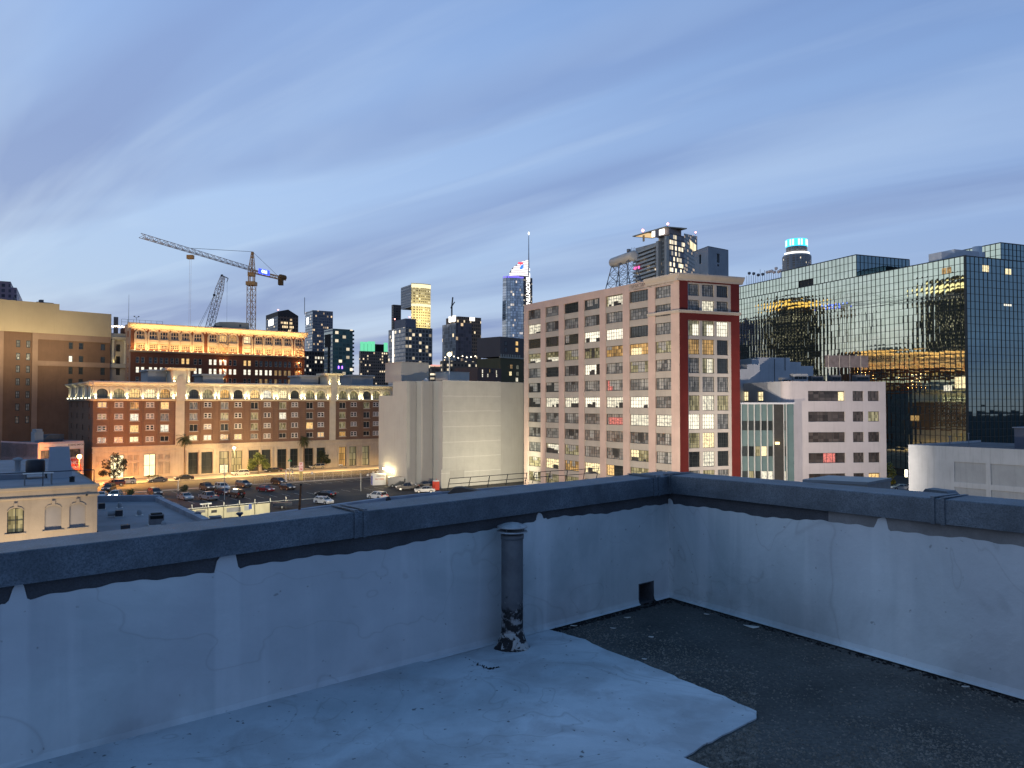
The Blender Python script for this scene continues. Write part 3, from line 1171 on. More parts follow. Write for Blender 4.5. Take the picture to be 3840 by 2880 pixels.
# cornices: along the end wall and round the last bay and a half
cm = MB()
prof = [(0, 44.2), (-.12, 44.2), (-.2, 44.5), (-.55, 44.95), (-.75, 45.3), (-.75, 45.55), (.6, 45.6), (.6, 44.2)]
cm.yprof(prof, -.55, LB + .8)
cm.build('cornice', m_cream, root, FB.M)
cm = MB()
cm.yprof([(y - .012, z + .004) for y, z in prof], FA.U(2425), LA + .1)
cm.build('cornice', m_cream, root, FA.M)
mz = FB.Z(2660, 1171)
prof = [(0, mz - .35), (-.18, mz - .3), (-.18, mz - .1), (-.35, mz), (-.35, mz + .22), (0, mz + .25)]
cm = MB()
cm.yprof(prof, -.25, LB + .25)
cm.build('string_course', m_cream, root, FB.M)
cm = MB()
cm.yprof([(y - .01, z + .004) for y, z in prof], FA.U(2431), LA + .1)
cm.build('string_course', m_cream, root, FA.M)
# faded painted lettering below the parapet
m_paintpanel = MAT('faded_sign_paint', (.42, .35, .29), .9, .25, 1.2)
m_letter = MAT('faded_lettering', (.16, .12, .095), .9, .35, 2.5)
pm = MB()
pm.box(FA.U(2360), FA.U(2430), -.012, -.004, 43.75, 45.1)
pm.box(FA.U(2431), FA.U(2528), -.012, -.004, 43.75, 45.0)
sp_ = pm.build('painted_sign', m_paintpanel, root, FA.M)
lettering('SPARTAN', 1.05, m_letter, sp_, FA.M, FA.U(2397), -.02, 44.65, .004)
lettering('CLOTHING CO', .5, m_letter, sp_, FA.M, FA.U(2397), -.02, 44.02, .004)
lettering('fashion', 1.25, m_letter, sp_, FA.M, FA.U(2452), -.02, 44.4, .004)
lettering('rr & Son', 1.1, m_letter, sp_, FA.M, FA.U(2500), -.02, 44.45, .004)
# rooftop: lift house, water tank, rail
pz = 45.3
P2 = hp(2659, 163)
fl_, fr2 = hp(2607, 168.5), hp(2735, 167.2)
m_lift = MAT('lift_house_paint', (.30, .31, .32), .85, .12, .3, stain=.2)
lift = thing('lift_house', 'pale grey windowed lift house box standing on the pink loft roof', 'lift house', mat_from(P2, fr2))
FLf, FRt = Face(fl_, P2), Face(P2, fr2)
ztop = pt(2659, 925, 163).z
lm = MB()
lm.wall(0, FRt.L, 44.5, ztop, [(FRt.U(2691), FRt.U(2702), FRt.Z(2690, 984), FRt.Z(2690, 950)), (FRt.U(2693), FRt.U(2700), FRt.Z(2690, 998), FRt.Z(2690, 990))], .3)
lm.build('wall', m_lift, lift, FRt.M)
lm = MB()
lm.wall(0, FLf.L, 44.5, ztop, [(FLf.U(2624), FLf.U(2632), FLf.Z(2628, 990), FLf.Z(2628, 955))], .3)
lm.build('wall', m_lift, lift, FLf.M)
lm = MB()
lm.box(FRt.U(2691) - .1, FRt.U(2702) + .1, .3, .4, FRt.Z(2690, 1000), FRt.Z(2690, 948))
lm.build('window', g_dark, lift, FRt.M)
lm = MB()
lm.box(FLf.U(2624) - .1, FLf.U(2632) + .1, .3, .4, FLf.Z(2628, 992), FLf.Z(2628, 953))
lm.build('window', g_dark, lift, FLf.M)
bk2 = fr2 + (fl_ - P2)
lm = MB()
ins = .41
lm.prism([(p.x, p.y) for p in (P2, fr2, bk2, fl_)], ztop, ztop + .15)
nf = Vector((-(fr2 - P2).y, (fr2 - P2).x, 0)).normalized() * .5
lm.build('roof', m_roofgrey, lift, Matrix.Identity(4))
lm = MB()
lm.prism([(p.x, p.y) for p in (fr2, bk2, fl_, fl_ + (bk2 - fl_).normalized() * .02 + nf * 0, fl_ + nf * 4 * 0 + (bk2 - fl_).normalized() * .03, bk2 - (bk2 - fl_).normalized() * .03)][:3] + [(bk2.x - .1, bk2.y - .1)], 44.5, ztop - .01)
lm.build('rear_wall', m_lift, lift, Matrix.Identity(4))
# tank
t0, t1 = pt(2297, 986, 171), pt(2380, 964, 162)
m_tank = MAT('tank_grey', (.40, .39, .36), .6, .12, .4, stain=.25)
m_lattice = MAT('lattice_steel', (.13, .15, .18), .6, .2, 2, metal=.3)
tank = thing('water_tank', 'grey horizontal cylinder water tank on braced steel legs on the pink roof', 'water tank', T((t0.x + t1.x) / 2, (t0.y + t1.y) / 2, 45.3))
tm = MB()
ax = (t1 - t0).normalized()
t1h = Vector((t1.x, t1.y, t0.z))
ax = (t1h - t0).normalized()
RT = 1.08
up_ = Vector((0, 0, 1))
sd_ = ax.cross(up_).normalized()
vs, fs = [], []
LT_ = (t1h - t0).length
st = [(0, .0), (-.0, .55), (.08, .85), (.22, 1), (LT_ - .22, 1), (LT_ - .08, .85), (LT_, .55), (LT_, .0)]
for s_, rr in st:
    for i in range(20):
        a = 2 * math.pi * i / 20
        vs.append(t0 + ax * s_ + (up_ * math.sin(a) + sd_ * math.cos(a)) * RT * rr)
for k_ in range(len(st) - 1):
    for i in range(20):
        j = (i + 1) % 20
        fs.append((k_ * 20 + i, k_ * 20 + j, (k_ + 1) * 20 + j, (k_ + 1) * 20 + i))
tm.add(vs, fs, 0, True)
tm.build('tank', m_tank, tank, Matrix.Identity(4))
tm = MB()
legs = []
for s_ in (.12, .5, .88):
    for sg in (-1, 1):
        p = t0 + ax * (LT_ * s_) + sd_ * (.85 * sg)
        p.z -= RT * .85
        q = t0 + ax * (LT_ * (.5 + (s_ - .5) * 1.35)) + sd_ * (2.0 * sg)
        q.z = 44.9
        legs.append((p, q))
for k_, (p, q) in enumerate(legs):
    l_ = MB()
    l_.bar(p, q, .1, 6)
    l_.build('leg', m_lattice, tank, Matrix.Identity(4))
for h_ in (.33, .66):
    for i, j in ((0, 2), (2, 4), (1, 3), (3, 5), (0, 1), (2, 3), (4, 5)):
        tm.bar(legs[i][0].lerp(legs[i][1], h_), legs[j][0].lerp(legs[j][1], h_), .05)
for i, j in ((0, 2), (2, 4), (1, 3), (3, 5), (0, 1), (4, 5)):
    for a, b_ in ((0, .33), (.33, .66), (.66, 1)):
        tm.bar(legs[i][0].lerp(legs[i][1], a), legs[j][0].lerp(legs[j][1], b_), .045)
        tm.bar(legs[j][0].lerp(legs[j][1], a), legs[i][0].lerp(legs[i][1], b_), .045)
for i in (0, 2, 4):
    tm.bar(legs[i][0], legs[i + 1][0], .12)
tm.build('bracing', m_lattice, tank, Matrix.Identity(4))
ant = thing('antenna', 'small dish and rods on the end of the grey water tank', 'antenna', T(t1.x, t1.y, t0.z + RT))
am = MB()
p = pt(2358, 940, 164)
am.lathe([(.0, -.35), (.45, -.3), (.45, .3), (.0, .35)], 10, c=(p.x, p.y))
am.v = [(x, y, z + p.z) for x, y, z in am.v]
am.bar((p.x, p.y, t0.z + .9), (p.x, p.y, p.z), .06)
for dx in (.9, 1.4, 1.8, 2.3):
    am.bar((p.x + dx * .5, p.y - dx, t0.z + .9), (p.x + dx * .5, p.y - dx, p.z + rnd.uniform(-.3, .6)), .05)
am.build('mast', m_lattice, ant, Matrix.Identity(4))

# ------------------------------------------------------------------ blank grey building
m_gray = MAT('grey_render', (.36, .35, .32), .9, .06, .2, stain=.18)
m, t, b = newmat('board_marked_wall')
g = t.coord('Object')
gx, gy, gz = t.sep(g)
c = t.mix(t.ramp(t.noise(g, .35, 6, .6), [(.3, 0), (.7, 1)]), (.37, .36, .33), (.43, .42, .385))
zl = t.math('FRACT', t.math('DIVIDE', t.math('ADD', gz, t.math('MULTIPLY', t.noise(g, .25, 4), .5)), 3.75))
c = t.mix(t.math('MULTIPLY', t.math('LESS_THAN', zl, .05), .5), c, (.58, .57, .53))
zl2 = t.math('FRACT', t.math('DIVIDE', gz, .42))
c = t.mix(t.math('MULTIPLY', t.math('LESS_THAN', zl2, .12), .12), c, (.2, .2, .18))
c = t.mix(t.math('MULTIPLY', t.ramp(t.noise(t.coord('Object', (2, 2, .1)), 1, 4), [(.55, 0), (.7, 1)]), .12), c, (.2, .19, .17))
setc(t, b.inputs['Base Color'], c)
b.inputs['Roughness'].default_value = .9
m_board = m
DA, DB = Vector((-.64, .768, 0)), Vector((.768, .64, 0))
G1 = hp(1660, 187)
G2 = hp(1878, 187)
FG = Face(G1, G1 + DB * 30)


def along(P0, d, px):
    k = (px - 1920) / F * 1.0003
    return P0 + d * ((k * P0.y - P0.x) / (d.x - k * d.y))


zg = pt(1660, 1428, 187).z
s4 = G1
s3 = along(s4, DA, 1622)
s2 = along(s3, -DB, 1582)
s1 = along(s2, DA, 1560)
s0 = along(s1, -DB, 1525)
WING0 = s0
sL1 = along(s0, DA, 1473)
sL2 = along(s0, DA, 1421)
sR = along(G1, DB, 1972)
root = thing('blank_building', 'windowless grey concrete building with stepped corner walls behind the parking lot', 'building', mat_from(G1, G1 + DB))
bm_ = MB()
back = DB * 26 + DA * 4
bm_.prism([(p.x, p.y) for p in (sL1, s0, s1, s2, s3, s4 + DA * .05, s4 + DA * .05 + DB * 26, sL1 + DB * 30)], 0, zg)
bm_.build('wall', m_gray, root, Matrix.Identity(4))
zlow = pt(1421, 1484, along(s0, DA, 1421).y).z
bm_ = MB()
bm_.prism([(p.x, p.y) for p in (sL2, sL1 - DA * .02, sL1 - DA * .02 + DB * 20, sL2 + DB * 20)], 0, zlow)
bm_.build('low_wing', m_gray, root, Matrix.Identity(4))
FM = Face(G1, sR)
bm_ = MB()
seam = FM.U(1878)
zw0, zw1 = FM.Z(1710, 1795), FM.Z(1710, 1764)
bm_.wall(0, seam, 0, zg + .12, [(FM.U(1684), FM.U(1741), zw0, zw1)], .2)
bm_.wall(seam + .004, FM.L, 0, zg + .05, [], .2, y=.25)
bm_.quad((seam, 0, 0), (seam, .25, 0), (seam, .25, zg), (seam, 0, zg))
bm_.quad((0, 0, zg + .12), (seam, 0, zg + .12), (seam, 4, zg + .12), (0, 4, zg + .12))
bm_.box(-.5, 2.0, -.25, -.003, 0, FM.Z(1660, 1760))
bm_.build('wall', m_board, root, FM.M)
bm_ = MB()
bm_.box(FM.U(1684) - .05, FM.U(1741) + .05, .2, .28, zw0 - .05, zw1 + .05)
bm_.build('bricked_window', MAT('brick_infill', (.2, .185, .16), .9, .2, 2, course=.3), root, FM.M)


def roofbox(px0, px1, ytop, d, label, mat=None, depth=9, z0=None, cat='roof house', name='roof_house', cap=.12):
    p0 = hp(px0, d)
    p1 = along(p0, DB, px1)
    o = thing(name, label, cat, mat_from(p0, p1))
    L = (p1 - p0).length
    zt_ = pt(px0, ytop, d).z
    q = MB()
    q.box(0, L, 0, depth, (zg if z0 is None else z0), zt_)
    q.build('wall', mat or m_gray, o)
    q = MB()
    q.box(-.1, L + .1, -.1, depth + .1, zt_ + .002, zt_ + cap)
    q.build('roof', mat or m_gray, o)
    return o


roofbox(1505, 1607, 1358, 196, 'plain grey roof house, the larger of two, on the blank grey building', None, 8)
roofbox(1681, 1760, 1395, 203, 'small pale grey roof house, the lower of two, on the blank grey building', MAT('pale_roof_house', (.42, .44, .44), .9, .1, .4), 6)
vx = pt(1598, 1418, 192)
o = thing('roof_unit', 'small white air handler beside the larger roof house of the blank grey building', 'air handler', T(vx.x, vx.y, zg))
q = MB()
q.box(-.5, .5, -.4, .4, 0, .6)
q.lathe([(.3, .6), (.3, .8), (0, .82)], 10)
q.build('housing', m_whiteframe, o)

# ------------------------------------------------------------------ mirror-glass office block
GR = hp(3628, 200)
GLf = hp(2776, 285)
dg = (GLf - GR).normalized()
GLx = GR + dg * 118
pr_ = Vector((-dg.y, dg.x, 0))
pr_ = pr_ if pr_.x > 0 else -pr_
FGl = Face(GLx, GR)
FGr = Face(GR, GR + pr_ * 70)
ztg = pt(3628, 958, 200).z
root = thing('glass_office_block', 'long mirror glass office block with dark mullion grid reflecting the sky and lights', 'office building', FGl.M)
m, t, b = newmat('mirror_glass')
wn = t.new('ShaderNodeTexWhiteNoise', noise_dimensions='3D')
x, y, z = t.sep(t.coord('Object'))
t.l.new(t.comb(t.math('FLOOR', t.math('DIVIDE', t.math('ADD', x, y), 1.62)), t.math('FLOOR', t.math('DIVIDE', z, 1.95)), 0), wn.inputs['Vector'])
setc(t, b.inputs['Base Color'], t.mix(wn.outputs[0], (.50, .57, .47), (.58, .65, .55)))
b.inputs['Metallic'].default_value = 1
b.inputs['Roughness'].default_value = .015
m_mirror = m
m, t, b = newmat('dim_sky_mirror_glass')
b.inputs['Base Color'].default_value = (.19, .27, .28, 1)  # darker tint: the dim sky this face mirrors is put into the colour
b.inputs['Metallic'].default_value = 1
b.inputs['Roughness'].default_value = .03
m_mirror2 = m
m_mull = MAT('mullion', (.025, .03, .03), .5, .2, 2)


def mirrorwall(face, u0, u1, z0, z1, mat, pw=1.62, ph=1.95, bul=.0075, tilt=.0016, seed=1, y=0.0, skip=()):
    r3 = random.Random(seed)
    nx = max(1, round((u1 - u0) / pw))
    nz = max(1, round((z1 - z0) / ph))
    w_, h_ = (u1 - u0) / nx, (z1 - z0) / nz
    g_ = MB()
    K = 4
    for i in range(nx):
        for j in range(nz):
            a, c_ = u0 + i * w_, z0 + j * h_
            if any(s[0] < a + w_ / 2 < s[1] and s[2] < c_ + h_ / 2 < s[3] for s in skip):
                continue
            b_ = bul * r3.uniform(.2, 1.5)
            tx, tz = r3.gauss(0, tilt), r3.gauss(0, tilt * .5)
            vs = []
            for jj in range(K + 1):
                for ii in range(K + 1):
                    s, q = ii / K, jj / K
                    dy = b_ * ((2 * s - 1) ** 2 * 1.0 + (2 * q - 1) ** 2 * .35) + tx * (s - .5) * w_ + tz * (q - .5) * h_
                    vs.append((a + s * w_, y + dy, c_ + q * h_))
            fs = [(jj * (K + 1) + ii, jj * (K + 1) + ii + 1, (jj + 1) * (K + 1) + ii + 1, (jj + 1) * (K + 1) + ii) for jj in range(K) for ii in range(K)]
            g_.add(vs, fs, 0, True)
    mm = MB()
    for i in range(nx + 1):
        x = u0 + i * w_
        mm.box(x - .045, x + .045, y - .1, y + .05, z0, z1)
    for j in range(nz + 1):
        zz = z0 + j * h_
        th = .13 if j == nz else .05
        mm.box(u0, u1, y - .07, y + .05, zz - th, zz + th)
    return g_, mm


g_, mm = mirrorwall(FGl, 0, FGl.L, 2, ztg, m_mirror)
go = g_.build('mirror_panes', m_mirror, root, FGl.M)
mm.build('mullion_grid', m_mull, go, FGl.M)
g_, mm = mirrorwall(FGr, 0, FGr.L, 2, ztg - .1, m_mirror2, tilt=.003, seed=4)
go = g_.build('mirror_panes', m_mirror2, root, FGr.M)
mm.build('mullion_grid', m_mull, go, FGr.M)
q = MB()
q.box(FGl.L - .5, FGl.L + .12, -.14, .2, 0, ztg + .1)
q.build('corner_post', m_mull, root, FGl.M)
q = MB()
q.box(.3, FGl.L - .2, .3, 60, 0, ztg - .3)
q.build('core', m_mull, root, FGl.M)
# lit rooms showing through
for (px, py, w_, h_, k) in ((3690, 1006, 2.6, 1.7, g_yellow), (3776, 1018, 2.4, 1.6, g_yellow), (3768, 1143, 3.2, .5, g_bright)):
    q = MB()
    u, zz = FGr.U(px), FGr.Z(px, py)
    for s in (0, 1):
        q.quad((u + s * w_ / 2 + .1, -.02, zz - h_ / 2), (u + s * w_ / 2 + w_ / 2 - .1, -.02, zz - h_ / 2), (u + s * w_ / 2 + w_ / 2 - .1, -.02, zz + h_ / 2), (u + s * w_ / 2 + .1, -.02, zz + h_ / 2))
    q.build('lit_room', k, root, FGr.M)
for (px, py, w_, h_, k) in ((3538, 1456, 2.6, 1.5, g_lit), (3412, 1568, 3.0, 1.5, g_orange), (3580, 1435, 3.2, 3.0, g_yellow), (3537, 1018, 3, 1.6, g_orange)):
    q = MB()
    u, zz = FGl.U(px), FGl.Z(px, py)
    n_ = 2 if w_ < 3.1 else 3
    for s in range(n_):
        q.quad((u + s * w_ / n_ + .1, -.03, zz - h_ / 2), (u + (s + 1) * w_ / n_ - .1, -.03, zz - h_ / 2), (u + (s + 1) * w_ / n_ - .1, -.03, zz + h_ / 2), (u + s * w_ / n_ + .1, -.03, zz + h_ / 2))
    q.build('lit_room', k, root, FGl.M)


def penthouse(u0, u1, back, zt_, depth, seed, skip=()):
    g_, mm = mirrorwall(FGl, u0, u1, ztg + .15, zt_, m_mirror, seed=seed, y=back, bul=.008, tilt=.002, skip=skip)
    o = g_.build('penthouse_panes', m_mirror, root, FGl.M)
    mm.build('mullion_grid', m_mull, o, FGl.M)
    Mr = FGl.M @ T(u1, back, 0) @ RZ(R(90))
    g_, mm = mirrorwall(FGr, 0, depth, ztg + .15, zt_ - .02, m_mirror2, seed=seed + 1, bul=.008)
    o = g_.build('penthouse_panes', m_mirror2, root, Mr)
    mm.build('mullion_grid', m_mull, o, Mr)
    q = MB()
    q.box(u0 + .1, u1 - .15, back + .25, back + depth, ztg - .3, zt_ - .1)
    q.build('penthouse_core', m_mull, root, FGl.M)


def zon(px, py):
    return FGl.Z(px, py)


ua, ub, uc = FGl.U(2776) - 25, FGl.U(2929), FGl.U(3211)
penthouse(ub, uc, .6, zon(3211, 958) + .3, 22, 21, [(FGl.U(2996), FGl.U(3050), 0, zon(3020, 1055) - .2)])
penthouse(ua, ub - .05, 1.0, zon(2929, 1040), 20, 31)
penthouse(FGl.U(3330), FGl.U(3330) + 16, 26, zon(3409, 940) + 2.6, 26, 41)
q = MB()
for (px0, px1, py) in ((3640, 3690, 940), (3690, 3806, 930)):
    a_, b__ = FGr.U(px0), FGr.U(px1)
    q.box(a_, b__, 8, 12, ztg - .4, pt(px0, py, FGr.D(px0)).z + 1.2)
q.lathe([(1.2, ztg), (1.2, pt(3790, 924, FGr.D(3790)).z + 1.6), (0, pt(3790, 924, FGr.D(3790)).z + 1.7)], 14, c=(FGr.U(3790), 9))
o = q.build('cooling_tower', MAT('white_cladding', (.5, .52, .54), .6, .1, .8), None, FGr.M)
tag(o, 'pale cooling plant boxes on the roof of the mirror glass block', 'rooftop plant')
# antennas on the far end of that roof
r3 = random.Random(8)
am = MB()
for i in range(16):
    px = 2790 + i * 8.4
    u = FGl.U(px)
    z0 = zon(px, 1062 - (px - 2790) * .19)
    h_ = r3.uniform(2.4, 4.2)
    am.bar((u, 1.6, z0 - .5), (u, 1.6, z0 + h_), .07)
    if i % 2 or i > 8:
        am.lathe([(0, z0 + h_ - 1.2), (.55, z0 + h_ - .9), (.55, z0 + h_ - .2), (0, z0 + h_)], 8, c=(u + .3, 1.5), mi=1 if i > 7 else 0)
o = am.build('antenna_cluster', [m_lattice, MAT('dish_white', (.7, .62, .56), .6, .1, 1)], None, FGl.M)
tag(o, 'cluster of aerials and pale dishes on the far end of the mirror glass roof', 'antennas')

# ------------------------------------------------------------------ pale pink office and its neighbours
PL_, PR_ = hp(2942, 154.5), hp(3321, 158)
FP = Face(PL_, PR_)
m_pp = MAT('pale_pink_stucco', (.50, .455, .44), .9, .07, .3, stain=.25)
root = thing('pink_office_building', 'six storey pale pink office building with ribbon windows and rounded left corner', 'building', FP.M)
zt_ = FP.Z(3100, 1430)
rowsy = [(1466, 1503), (1544, 1582), (1622, 1660.5), (1700, 1739), (1776, 1815)]
ops = []
U = FP.U
wl = (U(3030), U(3168))
wr1, wr2 = (U(3197), U(3238)), (U(3254), U(3297))
FHp = (FP.Z(3100, 1466) - FP.Z(3100, 1776)) / 4
zr_ = [FP.Z(3100, 1466) - i * FHp for i in range(6)]
hh = FP.Z(3100, 1466) - FP.Z(3100, 1504)
for zz in zr_:
    for a, b_ in (wl, wr1, wr2):
        ops.append((a, b_, max(.3, zz - hh), zz))
q = MB()
u0 = 1.6
q.wall(u0, FP.L, 0, zt_, ops, .35)
# rounded corner turning back
for i in range(6):
    a0, a1 = R(90) * i / 6, R(90) * (i + 1) / 6
    p0 = (u0 - 1.6 * math.sin(a0), 1.6 - 1.6 * math.cos(a0))
    p1 = (u0 - 1.6 * math.sin(a1), 1.6 - 1.6 * math.cos(a1))
    q.add([(*p1, 0), (*p0, 0), (*p0, zt_), (*p1, zt_)], [(0, 1, 2, 3)], 0, True)
q.quad((FP.L, 0, 0), (FP.L, 20, 0), (FP.L, 20, zt_), (FP.L, 0, zt_))
q.build('wall', m_pp, root)
q = MB()
q.box(u0, FP.L - .05, .5, 20, 0, zt_ - .5)
q.build('core', m_roofgrey, root)
m_bg = MAT('blue_grey_render', (.5, .51, .52), .9, .1, .3, stain=.3)
Mside = FP.M @ T(0, 26, 0) @ RZ(R(-90))
FSi = Face(Mside @ Vector((0, 0, 0)), Mside @ Vector((24.4, 0, 0)))
sops = []
for p0, p1 in ((2785, 2805), (2839, 2861)):
    sops.append((FSi.U(p0), FSi.U(p1), FSi.Z((p0 + p1) / 2, 1505), FSi.Z((p0 + p1) / 2, 1467)))
q = MB()
q.wall(0, 24.4, 0, zt_, sops, .25)
q.build('side_wall', m_bg, root, FSi.M)
for a, b_, c_, d_ in sops:
    window(root, FSi.M, a, c_, b_ - a, d_ - c_, g_yellow, y=.2, grid=(2, 2), bar=.1, frame=m_steel)
g_brown = GLASS('glass_brown_blinds', (.022, .018, .016), (.115, .095, .085), .15, .7, glow=.06)
for r, zz in enumerate(zr_):
    for i, (a, b_) in enumerate((wl, wr1, wr2)):
        h_ = zz - max(.3, zz - hh)
        kw = dict(grid=(6 if i == 0 else 3, 1), bar=.06, y=.3, frame=m_steel)
        if r == 0 and i == 0:
            lit2(root, FP.M, a, zz - h_, b_ - a, h_, g_brown, g_yellow, (.83, .99, .9), **kw)
        elif r == 3 and i == 0:
            lit2(root, FP.M, a, zz - h_, b_ - a, h_, g_brown, g_red, (.42, .74, .96), **kw)
        elif r == 4 and i == 2:
            lit2(root, FP.M, a, zz - h_, b_ - a, h_, g_brown, g_warm, (.05, .95, .9), **kw)
        elif r == 1 and i == 2:
            window(root, FP.M, a, zz - h_, b_ - a, h_, g_dim, **kw)
        else:
            window(root, FP.M, a, zz - h_, b_ - a, h_, g_brown, **kw)
q = MB()
for zz in zr_:
    q.box(wr1[1] + .002, wr2[0] - .002, .04, .34, zz - hh + .01, zz - .01)
q.build('infill_panel', m_pp, root)
# parapet clutter
r3 = random.Random(3)
for k_, (px, w_, h_, lab) in enumerate(((2962, 2.2, .9, 'low pale vent box nearest the left corner on the pink office roof'), (3005, 3.2, 1.7, 'long pale roof unit with dark louvres on the pink office roof'),
                                   (3075, 2.6, 1.3, 'dark duct box in the middle of the pink office roof'), (3150, 2.2, 1.5, 'dark roof box under the hoarding on the pink office roof'), (3245, 3.0, 1.6, 'dark roof box right under the hoarding end on the pink office roof'))):
    o = thing('roof_unit', lab, 'roof unit', FP.M @ T(U(px), 3, zt_ - .5))
    q = MB()
    q.box(0, w_, 0, 1.6, 0, h_ + .4)
    q.build('housing', m_lift if k_ < 2 else m_roofgrey, o)
    q = MB()
    for s in range(3):
        q.box(.2 + s * (w_ - .4) / 3, .1 + (s + 1) * (w_ - .4) / 3, -.03, -.003, h_ * .6, h_ * .95)
    q.build('louvre', m_steel, o)
hb = thing('hoarding', 'brown weathered billboard on thin posts above the pink office roof', 'billboard', FP.M @ T(U(3158), 6, 0))
q = MB()
za, zb = FP.Z(3240, 1378) + .3, FP.Z(3240, 1332) + .3
q.box(0, U(3325) - U(3158), 0, .15, za, zb)
q.build('board', MAT('weathered_board', (.2, .165, .155), .9, .3, .8, stain=.5), hb)
for px in (3170, 3212, 3252, 3295):
    q = MB()
    q.bar((U(px) - U(3158), -.06, zt_ - .6), (U(px) - U(3158), -.06, zb + .2), .07, 6)
    q.build('post', m_cream, hb)
# grey stepped wall behind
root = thing('grey_stepped_building', 'blue grey rendered building with a stepped roofline between the loft and the pink office', 'building', T(*hp(2780, 160)))
FS = Face(hp(2740, 172), hp(2960, 174))
q = MB()
us = [FS.U(p) for p in (2740, 2803, 2850, 2880, 3005, 3055, 3120)]
tops = [FS.Z(2790, 1384), FS.Z(2830, 1366), FS.Z(2860, 1343), FS.Z(2940, 1336), FS.Z(3020, 1352), FS.Z(3080, 1366)]
for i in range(6):
    off = (0, 0, 4, 5, 6, 8)[i]
    q.box(us[i], us[i + 1] - .003, off, off + 12, 0, tops[i])
q.build('wall', m_bg, root, FS.M)
q = MB()
q.bar((FS.U(2921), 2, tops[3] - 6), (FS.U(2921), 2, tops[3] - .5), .08)
q.bar((FS.U(2985), 4.9, tops[3] - 3), (FS.U(2985), 4.9, tops[3] + .6), .08)
q.build('pipe', m_steel, root, FS.M)
# teal curtain wall
FT = Face(hp(2762, 152.8), hp(2976, 152.8))
m_teal = MAT('teal_panel', (.10, .155, .15), .35, .12, .5, spec=.5)
m_fin = MAT('aluminium_fin', (.5, .5, .47), .5, .1, 2, metal=.3)
root = thing('teal_curtain_wall_building', 'low teal panelled building with aluminium fins beside the pink office', 'building', FT.M)
zT = FT.Z(2850, 1516)
q = MB()
q.box(0, FT.L, .12, 8, 0, zT)
q.build('wall', m_teal, root)
q = MB()
q.box(-.1, FT.L + .1, -.25, 8.1, zT + .002, zT + .35)
q.build('roof', m_bg, root)
fins = [2778, 2803, 2827, 2851, 2876, 2898, 2937, 2947]
q = MB()
for p in fins:
    q.box(FT.U(p) - .07, FT.U(p) + .07, -.25, .118, 0, zT)
q.build('fin', m_fin, root)
q = MB()
q.box(FT.U(2901), FT.U(2935), -.1, .119, 0, zT + .1)
q.build('dark_pier', MAT('dark_pier', (.035, .034, .03), .5, .2, 1), root)
bands = [(1578, 1614), (1673, 1711), (1766, 1812)]
for r, (ya, yb) in enumerate(bands):
    for i in range(len(fins) - 1):
        if i == 5:
            continue
        a, b_ = FT.U(fins[i]) + .1, FT.U(fins[i + 1]) - .1
        za, zb = FT.Z(2850, yb), FT.Z(2850, ya)
        k = g_dark
        if r == 1 and i in (2, 3):
            k = g_yellow if i == 3 else g_dim
        if r == 2 and i in (1, 3, 4, 6):
            k = g_lit if i != 1 else g_dim
        window(root, FT.M, a, za, b_ - a, zb - za, k, y=.05, grid=(1, 1), bar=.04)
lb = FT.M @ T(FT.U(2912), -.2, FT.Z(2912, 1662))
q = MB()
q.box(-.4, .4, -.12, .1, -.25, .25)
o = q.build('wall_light', EMIT('wall_light_glow', (1, .7, .3), 3.0), root, lb)
lamp('wall_light_lamp', 'POINT', tuple((lb @ Vector((0, -.8, 0)))), 25, (1, .65, .25), root, .2)
# ------------------------------------------------------------------ white panelled garage at the right
W0, W1 = hp(3403, 120), hp(3840, 106.9)
FW = Face(W0, W0 + (W1 - W0) * 1.8)
root = thing('white_garage', 'white concrete garage with recessed square wall panels at the right edge', 'building', FW.M)
m_wg = MAT('white_concrete', (.42, .43, .425), .9, .12, .3, stain=.45)
m_wgp = MAT('recessed_panel', (.33, .34, .335), .9, .12, .3, stain=.3)
zt_ = FW.Z(3403, 1667)
q = MB()
ops = []
pz_ = [(1731, 1807), (1826, 1900), (1920, 1990)]
pu = []
w_ = FW.U(3692) - FW.U(3574)
gp_ = FW.U(3710) - FW.U(3692)
for k_ in range(4):
    a = FW.U(3574) + k_ * (w_ + gp_)
    pu.append((a, a + w_))
for (ya, yb) in pz_:
    for a, b_ in pu:
        ops.append((a, b_, FW.Z(3574, yb), FW.Z(3574, ya)))
q.wall(0, FW.L, 0, zt_, ops, .12)
q.quad((0, 25, 0), (0, 0, 0), (0, 0, zt_), (0, 25, zt_))
q.build('wall', m_wg, root)
for a, b_, c_, d_ in ops:
    q = MB()
    q.quad((a, .119, c_), (b_, .119, c_), (b_, .119, d_), (a, .119, d_))
    q.build('wall_panel', m_wgp, root)
q = MB()
q.box(0, FW.L, .4, 25, 0, zt_ - .35)
q.build('roof', m_roofgrey, root)
for k_, (px, py, h_, lab) in enumerate(((3488, 1640, 1.2, 'thin short pole on the left of the white garage roof'), (3560, 1628, 1.8, 'taller thin pole on the white garage roof'))):
    q = MB()
    q.bar((FW.U(px), 6, zt_ - .4), (FW.U(px), 6, zt_ + h_), .06, 6)
    q.bar((FW.U(px) - .15, 6, zt_ + h_), (FW.U(px) + .15, 6, zt_ + h_), .06, 6)
    tag(q.build('pole', m_lattice, None, FW.M), lab, 'pole')
o = thing('roof_shed', 'long dark blue shed on the white garage roof at the right edge of the picture', 'shed', FW.M @ T(FW.U(3700), 9, zt_ - .4))
q = MB()
q.box(0, 14, 0, 8, 0, 3.1)
q.build('wall', MAT('navy_shed', (.07, .085, .12), .7, .15, .6), o)
q = MB()
q.xprof([(-.2, 3.11), (14.2, 3.11), (14.2, 3.25), (-.2, 3.25)], -.2, 8.2)
q.build('roof', MAT('navy_roof', (.14, .17, .22), .6, .1, .6), o)
